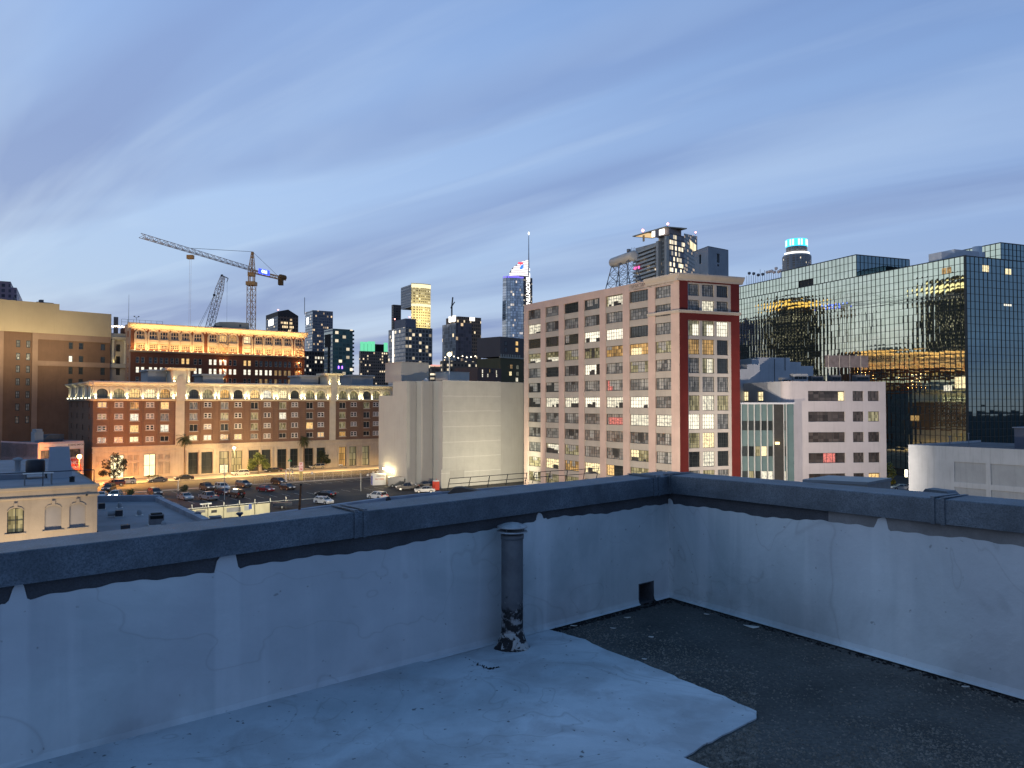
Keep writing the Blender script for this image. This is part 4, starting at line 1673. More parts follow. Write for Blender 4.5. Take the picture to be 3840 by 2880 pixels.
# metal roof house just over the right parapet
S1 = hp(3249, 40)
o = thing('duct_house', 'grey sheet metal box with a flat lid just over the right parapet', 'roof box', T(S1.x, S1.y, 12))
pL, pR = hp(3011, 41.5), hp(3335, 42.2)
zt_ = pt(3249, 1808, 40).z
FD1, FD2 = Face(pL, S1), Face(S1, pR)
m_sheet = MAT('sheet_metal', (.22, .225, .22), .5, .2, 2, metal=.3, stain=.2)
q = MB()
q.wall(0, FD1.L, 12, zt_ - .14, [(FD1.U(3118), FD1.U(3168), FD1.Z(3140, 1843), FD1.Z(3140, 1826))], .1)
q.build('wall', m_sheet, o, FD1.M)
q = MB()
q.box(FD1.U(3116), FD1.U(3170), .1, .14, FD1.Z(3140, 1844), FD1.Z(3140, 1825))
q.build('louvre', m_steel, o, FD1.M)
q = MB()
q.wall(0, FD2.L, 12, zt_ - .14, [], .1)
q.build('wall', m_sheet, o, FD2.M)
pB = pL + (pR - S1)
q = MB()
cx = (pL + pR) / 2
poly = [cx + (p - cx) * 1.03 for p in (pL, S1, pR, pB)]
q.prism([(p.x, p.y) for p in poly], zt_ - .14, zt_)
q.build('lid', MAT('lid_metal', (.2, .23, .25), .45, .15, 1, metal=.4), o, Matrix.Identity(4))
# lower roof it stands on
lr = MB()
e0, e1 = hp(2760, 24), hp(3900, 30)
lr.prism([(6, 14), (26, 10), (48, 36), (34, 60), (12, 46)], 0, 12.6)
o = thing('neighbour_building', 'low grey roofed building below the right parapet carrying the metal roof box', 'building', T(20, 30, 0))
lr.build('wall', m_roofgrey, o, Matrix.Identity(4))
# ------------------------------------------------------------------ the long brick hotel with the lit attic
H0, H1 = hp(350, 204), hp(1470, 258)
FH0 = Face(H0, H0 + (H1 - H0) * 1.12)
hd = (H1 - H0).normalized()
hn = Vector((-hd.y, hd.x, 0))
m_hbrick = MAT('hotel_brick', (.175, .108, .073), .9, .14, .35, fine=.12, course=.62)
m_lime = MAT('limestone', (.44, .38, .29), .85, .12, .4, stain=.35)
m_attic = MAT('attic_stucco', (.50, .46, .36), .85, .1, .6, stain=.15)
m_upl = EMIT('uplight_glow', (1, .93, .62), 9.0)
root = thing('brick_hotel', 'long brick hotel with floodlit cream arched attic and limestone ground floor along the street', 'building', FH0.M)
U = FH0.U
cols = [384, 447, 506, 564, 620, 728, 780, 844, 894, 956, 1003, 1062, 1106, 1163, 1204, 1286, 1327, 1376, 1410, 1450]
cu = [U(p) for p in cols]
ZL, ZA, ZC = 8.9, 21.7, 25.6
zr_ = [20.9 - i * 3.15 for i in range(4)]
ops, arch, wide = [], [], []
for i, u in enumerate(cu):
    wd = (i % 2 == 0) if i < 5 else (i % 2 == 1)
    if i < 5:
        wd = i in (2, 4)
    wide.append(wd)
    for z in zr_:
        if wd:
            ops.append((u - 1.15, u + 1.15, z - 2.05 if z > 12 else z - 1.5, z + .05))
        else:
            ops.append((u - 1.05, u + 1.05, z - 1.45, z))
aops = [(u - 1.35, u + 1.35, ZA + .3, ZA + 2.85) for u in cu]
q = MB()
q.wall(0, FH0.L, ZL, ZA, ops, .35)
q.build('brick_wall', m_hbrick, root)
r3 = random.Random(21)
litmap = {(0, 0): g_warm, (0, 2): g_orange, (0, 4): g_warm, (1, 0): g_dim, (1, 2): g_lit, (2, 2): g_warm, (2, 4): g_lit, (3, 2): g_yellow, (3, 1): g_orange, (3, 5): g_yellow, (3, 6): g_lit, (3, 8): g_warm,
          (3, 7): g_orange, (1, 11): g_lit, (0, 11): g_dim, (2, 13): g_warm, (3, 14): g_warm, (3, 15): g_orange}
m_sash = m_whiteframe
g_shop = EMIT('shop_window_glow', (1, .86, .48), 1.7, pattern=.15, pscale=3)
pilg = MB()
for i, u in enumerate(cu):
    for r, z in enumerate(zr_):
        k = litmap.get((r, i))
        if wide[i]:
            zb = z - 2.05 if z > 12 else z - 1.5
            k = k or r3.choice([g_dark, g_dark, g_dark, g_dim, g_blind])
            window(root, FH0.M, u - 1.15, zb, 2.3, z + .05 - zb, k, y=.3, grid=(2, 1), bar=.09, frame=m_cream)
        else:
            k = k or r3.choice([g_dark, g_blind, g_blind])
            for s in (0, 1):
                o = window(root, FH0.M, u - 1.05 + s * 1.08, z - 1.45, 1.02, 1.45, k, y=.04, grid=(1, 2), bar=.1, frame=m_sash)
# belt between pairs of bays, sills
sm_ = MB().box(-1.3, 1.3, -.1, -.003, -.14, 0).mesh('sill', m_lime)
for i, u in enumerate(cu):
    for z in zr_:
        zb = (z - 2.05 if z > 12 else z - 1.5) if wide[i] else z - 1.45
        inst('sill', sm_, root, FH0.M @ T(u, 0, zb))
rbm = MB().box(-.14, .14, -.14, -.003, ZL, ZA - .35).mesh('brick_rib', m_hbrick)
mids = [(cu[i] + cu[i + 1]) / 2 for i in range(len(cu) - 1)]
for i, mu in enumerate(mids):
    if i in (4, 14):
        continue
    for dx in ((-.8, .8) if i in (6, 8, 10, 12) else (-.0,)):
        inst('brick_rib', rbm, root, FH0.M @ T(mu + dx, 0, 0))
# attic
q = MB()
q.wall(0, FH0.L, ZA, ZC, aops, .4)
for a, b_, c_, d_ in aops:
    q.archfill(a, b_, d_, 0, .4, rise=1.1)
q.build('attic_wall', m_attic, root)
amm = MB().ring(0, 0, 1.36, 1.66, -.16, 0).mesh('arch_moulding', m_attic)
for a, b_, c_, d_ in aops:
    inst('arch_moulding', amm, root, FH0.M @ T((a + b_) / 2, 0, d_ - 1.15))
amap = {2: g_warm, 3: g_yellow, 4: g_orange, 7: g_orange, 9: g_warm, 10: g_lit, 11: g_yellow}
for i, (a, b_, c_, d_) in enumerate(aops):
    k = amap.get(i) or r3.choice([g_dark, g_dim, g_dark])
    window(root, FH0.M, a, c_, b_ - a, d_ - c_, k, y=.36, grid=(4, 2), bar=.08, frame=m_steel)
q = MB()
q.yprof([(0, ZA - .45), (-.25, ZA - .45), (-.45, ZA - .15), (-.8, ZA - .05), (-.8, ZA + .12), (0, ZA + .16)], -.8, FH0.L)
q.build('ledge', m_attic, root)
q = MB()
q.yprof([(0, ZC - .35), (-.3, ZC - .35), (-.45, ZC - .05), (-.85, ZC + .15), (-1.15, ZC + .55), (-1.15, ZC + .8), (.0, ZC + .95)], -1.15, FH0.L)
for k_ in range(int(FH0.L / .8)):
    q.box(k_ * .8, k_ * .8 + .3, -.72, -.31, ZC - .3, ZC - .07)
q.build('cornice', m_attic, root)


def pilaster(M, par, light=True):
    q = MB()
    q.box(-.3, .3, -.28, -.003, ZA + .17, ZA + .9)
    q.xprof([(-.24, ZA + .9), (.24, ZA + .9), (.3, ZC - 1.1), (.42, ZC - .75), (.42, ZC - .36), (-.42, ZC - .36), (-.42, ZC - .75), (-.3, ZC - 1.1)], -.24, -.003)
    q.bar((-.36, -.3, ZC - .72), (-.36, -.02, ZC - .72), .2, 8)
    q.bar((.36, -.3, ZC - .72), (.36, -.02, ZC - .72), .2, 8)
    o = q.build('pilaster', m_attic, par, M)
    q = MB()
    q.lathe([(.1, ZA + .17), (.17, ZA + .3), (.17, ZA + .42), (0, ZA + .44)], 8, c=(0, -.55))
    q.build('uplight', m_upl, o, M)
    if light:
        lamp('uplight_lamp', 'SPOT', tuple((M @ Vector((0, -.68, ZA + .55)))), 400 * rnd.uniform(.65, 1.3), (1, .86, .50), par, .15,
             rot=aim((0, 0, 0), M.to_3x3() @ Vector((0, .22, 1))), spot=R(150), blend=1)


pu = [U(359)]
for i in range(len(cu) - 1):
    mu = (cu[i] + cu[i + 1]) / 2
    if i in (4, 14):
        pu += [cu[i] + 2.1, cu[i + 1] - 2.1]
    elif i in (6, 8, 10, 12, 16):
        pu += [mu - .55, mu + .55]
    else:
        pu.append(mu)
for u in pu:
    pilaster(FH0.M @ T(u, 0, 0), root, True)
# the two tall pale strips with pavilions over the cornice
for p0, p1, ya in ((659, 692, 1380), (1236, 1258, 1400)):
    a, b_ = U(p0), U(p1)
    q = MB()
    q.box(a, b_, -.3, -.003, ZL + .0, ZA - .46)
    q.box(a, b_, -1.2, -.003, ZA - .46, ZC + 2.3)
    q.build('pier_strip', m_attic, root)
    q = MB()
    w_ = (b_ - a)
    zt_ = FH0.Z((p0 + p1) / 2, ya)
    c0 = (a + b_) / 2
    q.box(c0 - w_ * 1.05, c0 + w_ * 1.05, -.9, 5, ZC + .97, zt_ - .7)
    q.yprof([(-1.2, zt_ - .7), (-1.4, zt_ - .55), (-1.9, zt_ - .12), (-1.9, zt_), (5.5, zt_), (5.5, zt_ - .7)], c0 - w_ * 1.6, c0 + w_ * 1.6)
    q.box(c0 - .6, c0 + .6, -1.3, -.901, ZC + 1.5, ZC + 2.6)
    q.build('pavilion', m_attic, root)
    for s in (-1, 1):
        q = MB()
        u_ = c0 + s * w_ * .82
        q.box(u_ - .28, u_ + .28, -1.25, -.902, ZC + .98, zt_ - .72)
        q.lathe([(.12, ZC + 1), (.2, ZC + 1.15), (.2, ZC + 1.3), (0, ZC + 1.32)], 8, c=(u_, -1.6), mi=1)
        q.build('pavilion_pilaster', [m_attic, m_upl], root)
        lamp('uplight_lamp', 'SPOT', tuple((FH0.M @ Vector((u_, -1.75, ZC + 1.4)))), 200, (1, .86, .46), root, .12,
             rot=aim((0, 0, 0), FH0.M.to_3x3() @ Vector((0, .25, 1))), spot=R(140), blend=1)
m_rf = MAT('roof_house_render', (.34, .34, .33), .9, .1, .3, stain=.2)
for p0, p1, ya, yo in ((570, 640, 1391, 5), (772, 850, 1408, 3), (1150, 1218, 1412, 5), (1350, 1430, 1410, 6)):
    q = MB()
    zt_ = FH0.Z(p0, ya) + yo * .02
    q.box(U(p0), U(p1), yo, yo + 9, ZC, zt_)
    q.box(U(p0) - .5, U(p1) + .5, yo - .5, yo + 9.5, zt_ + .002, zt_ + .5)
    q.build('roof_house', m_rf, root)
# limestone ground floor
gops = [(709, 746, 1695), (758, 800, 1695), (824, 862, 1692), (870, 911, 1690), (935, 974, 1688), (984, 1018, 1687), (1042, 1077, 1684), (1090, 1120, 1683), (1143, 1177, 1680), (1189, 1221, 1677),
        (1272, 1299, 1673), (1311, 1338, 1671), (1360, 1386, 1669), (418, 470, 1704), (543, 588, 1699)]
bl = [(362, 380), (385, 402), (483, 500), (506, 524), (598, 614), (623, 640)]
ops = []
for a, b_, y in gops:
    ops.append((U(a), U(b_), .35, 6.6))
sops = []
for a, b_ in bl:
    sops += [(U(a), U(b_), 5.0, 6.5), (U(a), U(b_), .9, 4.3)]
q = MB()
q.wall(0, FH0.L, 0, ZL, ops + sops, .45)
for i in range(len(ops) - 2):
    pass
q.build('limestone_wall', m_lime, root)
for a, b_, c_, d_ in sops:
    q = MB()
    q.quad((a, .2, c_), (b_, .2, c_), (b_, .2, d_), (a, .2, d_))
    for s in (.25, .5, .75):
        x = a + (b_ - a) * s
        q.box(x - .07, x + .07, .1, .199, c_ + .1, d_ - .1)
    q.build('relief_panel', m_lime, root)
q = MB()
q.yprof([(0, ZL - .35), (-.25, ZL - .3), (-.25, ZL), (0, ZL + .04)], -.2, FH0.L)
q.yprof([(0, 7.2), (-.12, 7.2), (-.12, 7.5), (0, 7.55)], -.1, FH0.L)
for i, (a, b_, c_, d_) in enumerate(ops[:13]):
    for x in (a - .55, b_ + .15):
        q.box(x, x + .4, -.22, -.003, 0, 7.19)
q.build('stone_moulding', m_lime, root)
for i, (a, b_, c_, d_) in enumerate(ops):
    k = g_dark
    if i in (13, 14):
        k = g_shop
    elif i in (2, 3, 11, 12):
        k = g_dim
    elif i == 10:
        k = g_orange
    window(root, FH0.M, a, c_, b_ - a, d_ - c_, k, y=.4, grid=(2, 3) if i not in (13, 14) else (2, 2), bar=.1, frame=m_steel)
q = MB()
a, b_ = ops[2][0], ops[2][1]
q.box(a + .2, b_ - .2, .2, .38, .05, 2.8)
for s in (0, 1):
    w_ = (b_ - a - .8) / 2
    q.box(a + .35 + s * (w_ + .1), a + .35 + s * (w_ + .1) + w_, .18, .199, .3, 2.6, 1)
q.build('double_door', [m_steel, g_yellow], root)
for a, b_ in ((709 + 24, 746),):
    pass
# lanterns on the wall
lamps_w = [(876, 1680), (1108, 1742), (1280, 1668)]
# side wall going back from the left corner
sideend = along(H0, hn, 259)
FSd = Face(sideend, H0)
q = MB()
sops = []
for k_ in range(4):
    for z in zr_:
        u = 6 + k_ * (FSd.L - 12) / 3
        sops.append((u - .8, u + .8, z - 1.5, z))
q.wall(0, FSd.L, 0, ZA, sops, .3)
q.build('brick_wall', m_hbrick, root, FSd.M)
for (a, b_, c_, d_) in sops:
    window(root, FSd.M, a, c_, b_ - a, d_ - c_, g_dark, y=.25, grid=(1, 2), bar=.08, frame=m_sash)
q = MB()
q.wall(0, FSd.L, ZA, ZC, [], .3)
q.build('attic_wall', m_attic, root, FSd.M)
q = MB()
q.yprof([(0, ZA - .45), (-.25, ZA - .45), (-.45, ZA - .15), (-.8, ZA - .05), (-.8, ZA + .12), (0, ZA + .16)], 0, FSd.L + .8)
q.build('ledge', m_attic, root, FSd.M)
q = MB()
q.yprof([(0, ZC - .352), (-.3, ZC - .352), (-.45, ZC - .052), (-.85, ZC + .15), (-1.15, ZC + .548), (-1.15, ZC + .798), (0, ZC + .948)], 0, FSd.L + 1.15)
q.build('cornice', m_attic, root, FSd.M)
for k_ in range(7):
    pilaster(FSd.M @ T(2 + k_ * (FSd.L - 4) / 6, 0, 0), root, k_ % 2 == 0)
q = MB()
q.prism([(p.x, p.y) for p in (H0 + hn * .6 + hd * .6, H0 + hd * FH0.L + hn * .6, H0 + hd * FH0.L + hn * 24, H0 + hn * 24 + hd * .6)], 0, ZC + .3)
q.build('core', m_roofgrey, root, Matrix.Identity(4))

# ------------------------------------------------------------------ floodlit orange brick block behind
O0, O1 = hp(488, 272), hp(1142, 311)
FO = Face(O0, O1)
m_ob = MAT('red_brick', (.25, .085, .04), .9, .12, .3, fine=.1, course=.7)
m_terra = MAT('terracotta_trim', (.66, .50, .33), .8, .1, .6)
root = thing('floodlit_brick_block', 'tall red brick block with two floodlit golden arcaded storeys under its cornice', 'building', FO.M)
U = FO.U
ocol = [524.9, 573.7, 614.4, 654, 694.8, 741.3, 797.6, 835.7, 872.2, 926.9, 970.2, 1006.6, 1042.4, 1077.6, 1118.9]
ou = [U(p) for p in ocol]
Ztop = FO.Z(488, 1210)
zarch = FO.Z(524.9, 1239)
zab = FO.Z(524.9, 1271)
zl1, zl0 = FO.Z(524.9, 1289), FO.Z(524.9, 1307)
zled = FO.Z(524.9, 1316)
rows3 = [zled - 2.1 - k_ * 3.5 for k_ in range(6)]
ops = []
for u in ou:
    ops.append((u - 1.5, u + 1.5, zab, zarch))
    ops.append((u - 1.5, u + 1.5, zl0, zl1))
lower = []
for u in ou:
    for z in rows3:
        for s in (-1, 1):
            lower.append((u + s * .85 - .6, u + s * .85 + .6, z - 2.2, z))
q = MB()
q.wall(0, FO.L, zled - .2, Ztop, ops, .4)
for a, b_, c_, d_ in ops[0::2]:
    q.archfill(a, b_, d_, 0, .4)
q.build('arcade_wall', m_ob, root)
q = MB()
q.wall(0, FO.L, 0, zled - .2, lower, .3)
q.build('brick_wall', m_ob, root)
q = MB()
for i, u in enumerate(ou):
    q.ring(u, zarch - 1.5, 1.5, 2.05, -.3, 0, n=14)
    q.box(u - 1.5, u + 1.5, -.1, -.003, zl1 + .1, zab - .1)
    for s in (-1, 1):
        q.box(u + s * 1.78 - .27, u + s * 1.78 + .27, -.3, -.003, zled + .3, zarch - 1.51)
q.yprof([(0, zled - .5), (-.5, zled - .4), (-.9, zled), (-.9, zled + .25), (0, zled + .3)], -.5, FO.L + .5)
q.build('terracotta_arcade', m_terra, root)
q = MB()
zc = Ztop - 1.9
q.yprof([(0, zc), (-.35, zc + .1), (-.35, zc + .5), (-.7, zc + 1.1), (-1.1, zc + 1.5), (-1.1, zc + 1.9), (0, zc + 2)], -1, FO.L + 1)
n_ = int(FO.L / 1.25)
for k_ in range(n_):
    u = (k_ + .5) * FO.L / n_
    q.ring(u, zc - .35, .32, .55, -.42, -.003, n=6)
    q.box(u + .5 - .14, u + .5 + .36, -.4, -.003, zc - .75, zc - .36)
q.build('cornice', m_terra, root)
for i, u in enumerate(ou):
    k = {7: g_warm, 8: g_orange, 9: g_yellow}.get(i, g_dark)
    window(root, FO.M, u - 1.5, zab, 3, zarch - zab, k, y=.36, grid=(3, 2), bar=.22, frame=m_terra)
    k = {9: g_yellow, 7: g_orange}.get(i, g_dark)
    window(root, FO.M, u - 1.5, zl0, 3, zl1 - zl0, k, y=.36, grid=(4, 2), bar=.2, frame=m_terra)
r3 = random.Random(9)
oi = 0
for i, u in enumerate(ou):
    for r, z in enumerate(rows3[:4]):
        for s in (-1, 1):
            k = r3.choice([g_dark, g_dark, g_orange])
            if r == 0:
                k = g_bright if i in (6, 7) else (g_warm if i in (4, 5, 9) and r3.random() < .6 else g_dark)
            if r == 1:
                k = g_bright if i < 12 else g_orange
            window(root, FO.M, u + s * .85 - .6, z - 2.2, 1.2, 2.2, k, y=.25, grid=(1, 2), bar=.09, frame=m_terra)
OS = along(O0, hn, 466)
FOS = Face(OS, O0)
q = MB()
sops = [(FOS.L * .35, FOS.L * .65, z - 2.2, z) for z in rows3 + [zl1, zarch]]
q.wall(0, FOS.L, 0, Ztop, sops, .3)
q.build('side_wall', MAT('side_brick', (.34, .24, .20), .9, .1, .3), root, FOS.M)
for a, b_, c_, d_ in sops[:7]:
    window(root, FOS.M, a, c_, b_ - a, d_ - c_, g_dark, y=.25, grid=(1, 2), bar=.1, frame=m_terra)
q = MB()
q.prism([(p.x, p.y) for p in (O0 + hn * .5 + hd * .3, O1 + hn * .5 - hd * .02, O1 + hn * 20, O0 + hn * 20 + hd * .3)], 0, Ztop - .6)
q.build('core', m_ob, root, Matrix.Identity(4))
# floodlight strips along the ledges (real lamps of the facade lighting)
for k_ in range(5):
    u = (k_ + .5) * FO.L / 5
    for (y, z, pw, tz) in ((-1.9, zled + .55, 820, 7), (-1.6, zarch + .5, 340, 5)):
        p = FO.M @ Vector((u, y, z))
        lamp('facade_floodlight', 'AREA', tuple(p), pw, (1, .64, .25), root, FO.L / 5 * .96, .25,
             rot=FO.M.to_3x3() @ aim((0, 0, 0), (0, 1.0, tz * .28)))
q = MB()
for k_ in range(30):
    u = (k_ + .5) * FO.L / 30
    q.box(u - .2, u + .2, -1.15, -.95, zled + .26, zled + .4)
q.build('floodlight_housing', EMIT('flood_glow', (1, .7, .3), 4), root)
# fire escapes
m_fe = MAT('painted_iron', (.28, .12, .05), .6, .2, 2)
m_bulb = EMIT('bulb_orange', (1, .62, .25), 16)
for px in (835.7, 1118.9):
    uf = U(px)
    q = MB()
    gl_ = MB()
    for k_ in range(-2, 4):
        z = rows3[0] - 2.4 - k_ * 3.5 if k_ >= 0 else (zl0 - .2 if k_ == -1 else zab - .2)
        q.box(uf - 1.7, uf + 1.7, -1.3, -.95 if k_ < 0 else -.02, z - .08, z)
        for x in (-1.7, -.85, 0, .85, 1.7):
            q.bar((uf + x, -1.28, z), (uf + x, -1.28, z + 1), .04)
        q.bar((uf - 1.7, -1.28, z + 1), (uf + 1.7, -1.28, z + 1), .045)
        q.bar((uf - 1.7, -1.28, z + .5), (uf + 1.7, -1.28, z + .5), .035)
        if k_ < 3:
            q.bar((uf - 1.4, -1.1, z), (uf + 1.2, -1.1, z - 3.4), .06)
            q.bar((uf - 1.4, -.7 if k_ >= 0 else -1.05, z), (uf + 1.2, -.7 if k_ >= 0 else -1.05, z - 3.4), .06)
        if k_ >= 0:
            gl_.lathe([(.0, z + 1.9), (.16, z + 2), (.16, z + 2.15), (0, z + 2.2)], 8, c=(uf, -.5))
    o = q.build('fire_escape', m_fe, root)
    gl_.build('escape_lamp', m_bulb, o)
    for k_ in range(0, 3):
        z = rows3[0] - 2.4 - k_ * 3.5
        lamp('escape_lamp_light', 'POINT', tuple(FO.M @ Vector((uf, -.75, z + 1.8))), 130, (1, .5, .14), root, .15)
# rooftop of the orange block
o = thing('roof_house', 'plain beige roof house on the floodlit brick block under the tower crane', 'roof house', FO.M)
q = MB()
yb = 6
a, b_, c_ = U(848), U(893), U(952)
q.prism([(a, yb + 3), (b_ - .0, yb), (c_, yb), (c_, yb + 9), (a, yb + 9)], Ztop - .5, FO.Z(900, 1203))
q.build('wall', MAT('beige_roof_house', (.42, .37, .28), .9, .08, .3), o)
q = MB()
q.box(U(914), U(922), yb - .03, yb - .003, FO.Z(918, 1221), FO.Z(918, 1212))
q.build('window', g_dark, o)
o = thing('roof_unit', 'low dark roof unit left of the beige roof house on the brick block', 'roof unit', FO.M)
q = MB()
q.box(U(817), U(846), 5, 9, Ztop - .5, FO.Z(830, 1218))
q.lathe([(.4, FO.Z(830, 1218)), (.4, FO.Z(830, 1214)), (0, FO.Z(830, 1213.5))], 8, c=(U(822), 6))
q.build('housing', m_roofgrey, o)
o = thing('rooftop_fence', 'dark mesh screen fence with posts on the left of the floodlit block roof', 'fence', FO.M)
q = MB()
uA, uB, uC = U(452), U(470), U(627)
q.box(uA, uB, 14, 14.1, Ztop - 6, FO.Z(455, 1196) + 2)
q.build('screen', m_roofgrey, o)
q = MB()
for k_ in range(8):
    u = uB + (uC - uB) * k_ / 7
    q.bar((u, 8, Ztop - .5), (u, 8, Ztop + 1.9), .06)
for z in (Ztop + .9, Ztop + 1.9):
    q.bar((uB, 8, z), (uC, 8, z), .05)
q.build('rail', m_steel, o)
q = MB()
q.bar((U(497), 8, Ztop), (U(497), 8, FO.Z(497, 1116) + 2), .1, 5, .04)
tag(q.build('flagpole', m_lattice, None, FO.M), 'tall bare flagpole on the left of the floodlit block roof', 'pole')
q = MB()
q.bar((U(526), 7.5, Ztop), (U(526), 7.5, Ztop + 3), .06)
for s in (-.7, .7):
    q.bar((U(526), 7.5, Ztop + 2.4), (U(526) + s, 7.5, Ztop + 3), .05)
    q.box(U(526) + s - .25, U(526) + s + .25, 7.3, 7.7, Ztop + 2.95, Ztop + 3.25)
tag(q.build('roof_floodlights', m_steel, None, FO.M), 'pair of small unlit floodlights on a pole on the brick block roof', 'floodlight')

# ------------------------------------------------------------------ big brown building at the far left
FBn = Face(hp(220, 262), hp(412, 274))
bd = (FBn.P1 - FBn.P0).normalized()
FBr = Face(FBn.P0 - bd * 60, FBn.P1)
m_tan = MAT('tan_render', (.42, .33, .20), .9, .07, .12, stain=.12)
m_bb = MAT('brown_brick', (.155, .09, .055), .9, .12, .25, fine=.1, stain=.25)
m_bp = MAT('brown_pier', (.26, .17, .115), .9, .1, .25, stain=.15)
root = thing('brown_brick_building', 'tall brown brick building with a blank tan band along its top at the far left', 'building', FBr.M)
U, Z = FBr.U, FBr.Z
ztan0 = Z(300, 1258)
zt1, zt2 = Z(217, 1141), Z(320, 1171)
L = FBr.L
ops = []
nwin = [(58, 74), (96, 112)]
rws = [(1275, 1302), (1323, 1350), (1370, 1397), (1418, 1445), (1466, 1493), (1513, 1540), (1560, 1588)]
for a, b_ in nwin:
    for y0, y1 in rws:
        ops.append((U(a), U(b_), Z(66, y1), Z(66, y0)))
rw2 = [(1286, 1310), (1335, 1360), (1377, 1404), (1421, 1448)]
for a, b_ in ((256, 272), (294, 311), (376, 393)):
    for y0, y1 in rw2[:4]:
        ops.append((U(a), U(b_), Z(300, y1), Z(300, y0)))
q = MB()
q.wall(0, L, 0, ztan0, ops, .3)
q.build('brick_wall', m_bb, root)
q = MB()
us = U(217)
q.box(0, us, -.5, .4, ztan0, zt1)
q.box(us + .003, L + .1, -.35, .4, ztan0, zt2)
q.box(us - 1.2, us, -.502, 3, zt2, zt1 - .003)
q.build('tan_band', m_tan, root)
q = MB()
q.box(U(118), U(139), -.4, -.003, 0, ztan0 - .004)
q.box(0, U(10), -.4, -.003, 0, ztan0 - .004)
q.box(U(139) + .004, L, -.3, -.004, Z(300, 1286) + .5, ztan0 - .005)
q.box(U(139) + .004, L, -.25, -.004, Z(300, 1376), Z(300, 1358))
q.build('pier', m_bp, root)
for (a, b_, c_, d_) in ops:
    if a < U(130):
        window(root, FBr.M, a, c_, b_ - a, d_ - c_, g_blind, y=.06, grid=(2, 2), bar=.16, frame=m_steel)
    else:
        k = g_bright if (abs(a - U(256)) < .1 and abs(d_ - Z(300, 1335)) < .1) else g_dark
        window(root, FBr.M, a, c_, b_ - a, d_ - c_, k, y=.25, grid=(1, 2), bar=.1, frame=m_steel)
q = MB()
q.box(.1, L - .1, .45, 24, 0, zt2 - .4)
q.build('core', m_bb, root)
for k_, (p0, p1, h_, lab) in enumerate(((141, 204, 1.0, 'long low dark roof unit on the tan top of the brown building'), (55, 64, 1.1, 'small dark tilted vent on the tan top of the brown building'))):
    q = MB()
    q.box(U(p0), U(p1), 2, 5, zt1 - .3, zt1 + h_ * .5)
    q.box(U(p0) + (U(p1) - U(p0)) * .2, U(p0) + (U(p1) - U(p0)) * .4, 2, 4, zt1 + h_ * .5, zt1 + h_ * 1.3)
    tag(q.build('roof_unit', m_roofgrey, None, FBr.M), lab, 'roof unit')
# cream bay with lit columns between
FCb = Face(hp(408, 275), hp(480, 280))
root = thing('columned_bay_building', 'narrow cream building bay with two floodlit columns between the brown and brick blocks', 'building', FCb.M)
U, Z = FCb.U, FCb.Z
q = MB()
zt_ = Z(440, 1250)
ops = [(U(434), U(450), Z(440, 1318), Z(440, 1291)), (U(434), U(450), Z(440, 1364), Z(440, 1336)), (U(434), U(450), Z(440, 1407), Z(440, 1382))]
q.wall(0, FCb.L, 0, zt_, ops, .3)
q.build('wall', m_lime, root)
for a, b_, c_, d_ in ops:
    window(root, FCb.M, a, c_, b_ - a, d_ - c_, g_dark, y=.25, grid=(1, 2), bar=.1, frame=m_steel)
q = MB()
zl = Z(440, 1365)
q.yprof([(0, zl - 1.6), (-.9, zl - 1.4), (-.9, zl), (0, zl + .02)], 0, FCb.L)
zh = Z(440, 1276)
q.yprof([(0, zh), (-.9, zh + .2), (-1.1, zh + 1.1), (-.2, zh + 1.3), (0, zt_)], 0, FCb.L)
q.build('ledge', m_attic, root)
for p in (420, 467):
    q = MB()
    q.lathe([(.75, zl + .02), (.75, zl + .3), (.6, zl + .5), (.5, zh - .9), (.75, zh - .3), (.75, zh)], 12, c=(U(p), -.45))
    q.build('column', m_attic, root)
    lamp('column_uplight', 'SPOT', tuple(FCb.M @ Vector((U(p), -1.6, zl + .3))), 420, (1, .74, .25), root, .15, rot=FCb.M.to_3x3() @ aim((0, 0, 0), (0, .25, 1)), spot=R(120), blend=1)
q = MB()
r3 = random.Random(6)
for k_ in range(14):
    u = U(412) + (U(470) - U(412)) * k_ / 13
    z = zt_ + 2.6 + r3.uniform(-.2, .3)
    q.lathe([(0, z - .28), (.28, z), (0, z + .28)], 6, c=(u, 2))
o = q.build('string_lights', EMIT('festoon_glow', (1, .8, .6), 5), None, FCb.M)
tag(o, 'row of festoon bulbs on the rooftop terrace over the columned bay', 'string lights')
q = MB()
for k_ in range(9):
    u = U(412) + (U(475) - U(412)) * k_ / 8
    q.bar((u, 1, zt_ - .2), (u, 1, zt_ + 1.4), .06)
q.bar((U(412), 1, zt_ + 1.4), (U(475), 1, zt_ + 1.4), .06)
tag(q.build('terrace_rail', m_steel, None, FCb.M), 'dark railing of the rooftop terrace over the columned bay', 'railing')

# ------------------------------------------------------------------ store with the red awnings
FSt = Face(hp(146, 193), hp(318, 203))
U, Z = FSt.U, FSt.Z
zt_ = Z(240, 1656)
root = thing('corner_store', 'low pink store with lettered fascia and red awnings lit by a sodium lamp', 'store', FSt.M)
m_store = MAT('store_pink', (.55, .38, .36), .85, .12, .4, stain=.2)
q = MB()
ups = [(U(157), U(204)), (U(207), U(255)), (U(258), U(306))]
ops = [(a, b_, Z(240, 1716), Z(240, 1686)) for a, b_ in ups] + [(a, b_, .3, 3.4) for a, b_ in ups]
q.wall(0, FSt.L, 0, zt_, ops, .3)
q.build('wall', m_store, root)
q = MB()
q.quad((0, 0, 0), (0, 18, 0), (0, 18, zt_), (0, 0, zt_))
q.quad((FSt.L, 0, 0), (FSt.L, 0, zt_), (FSt.L, 18, zt_), (FSt.L, 18, 0))
q.build('side_wall', m_store, root)
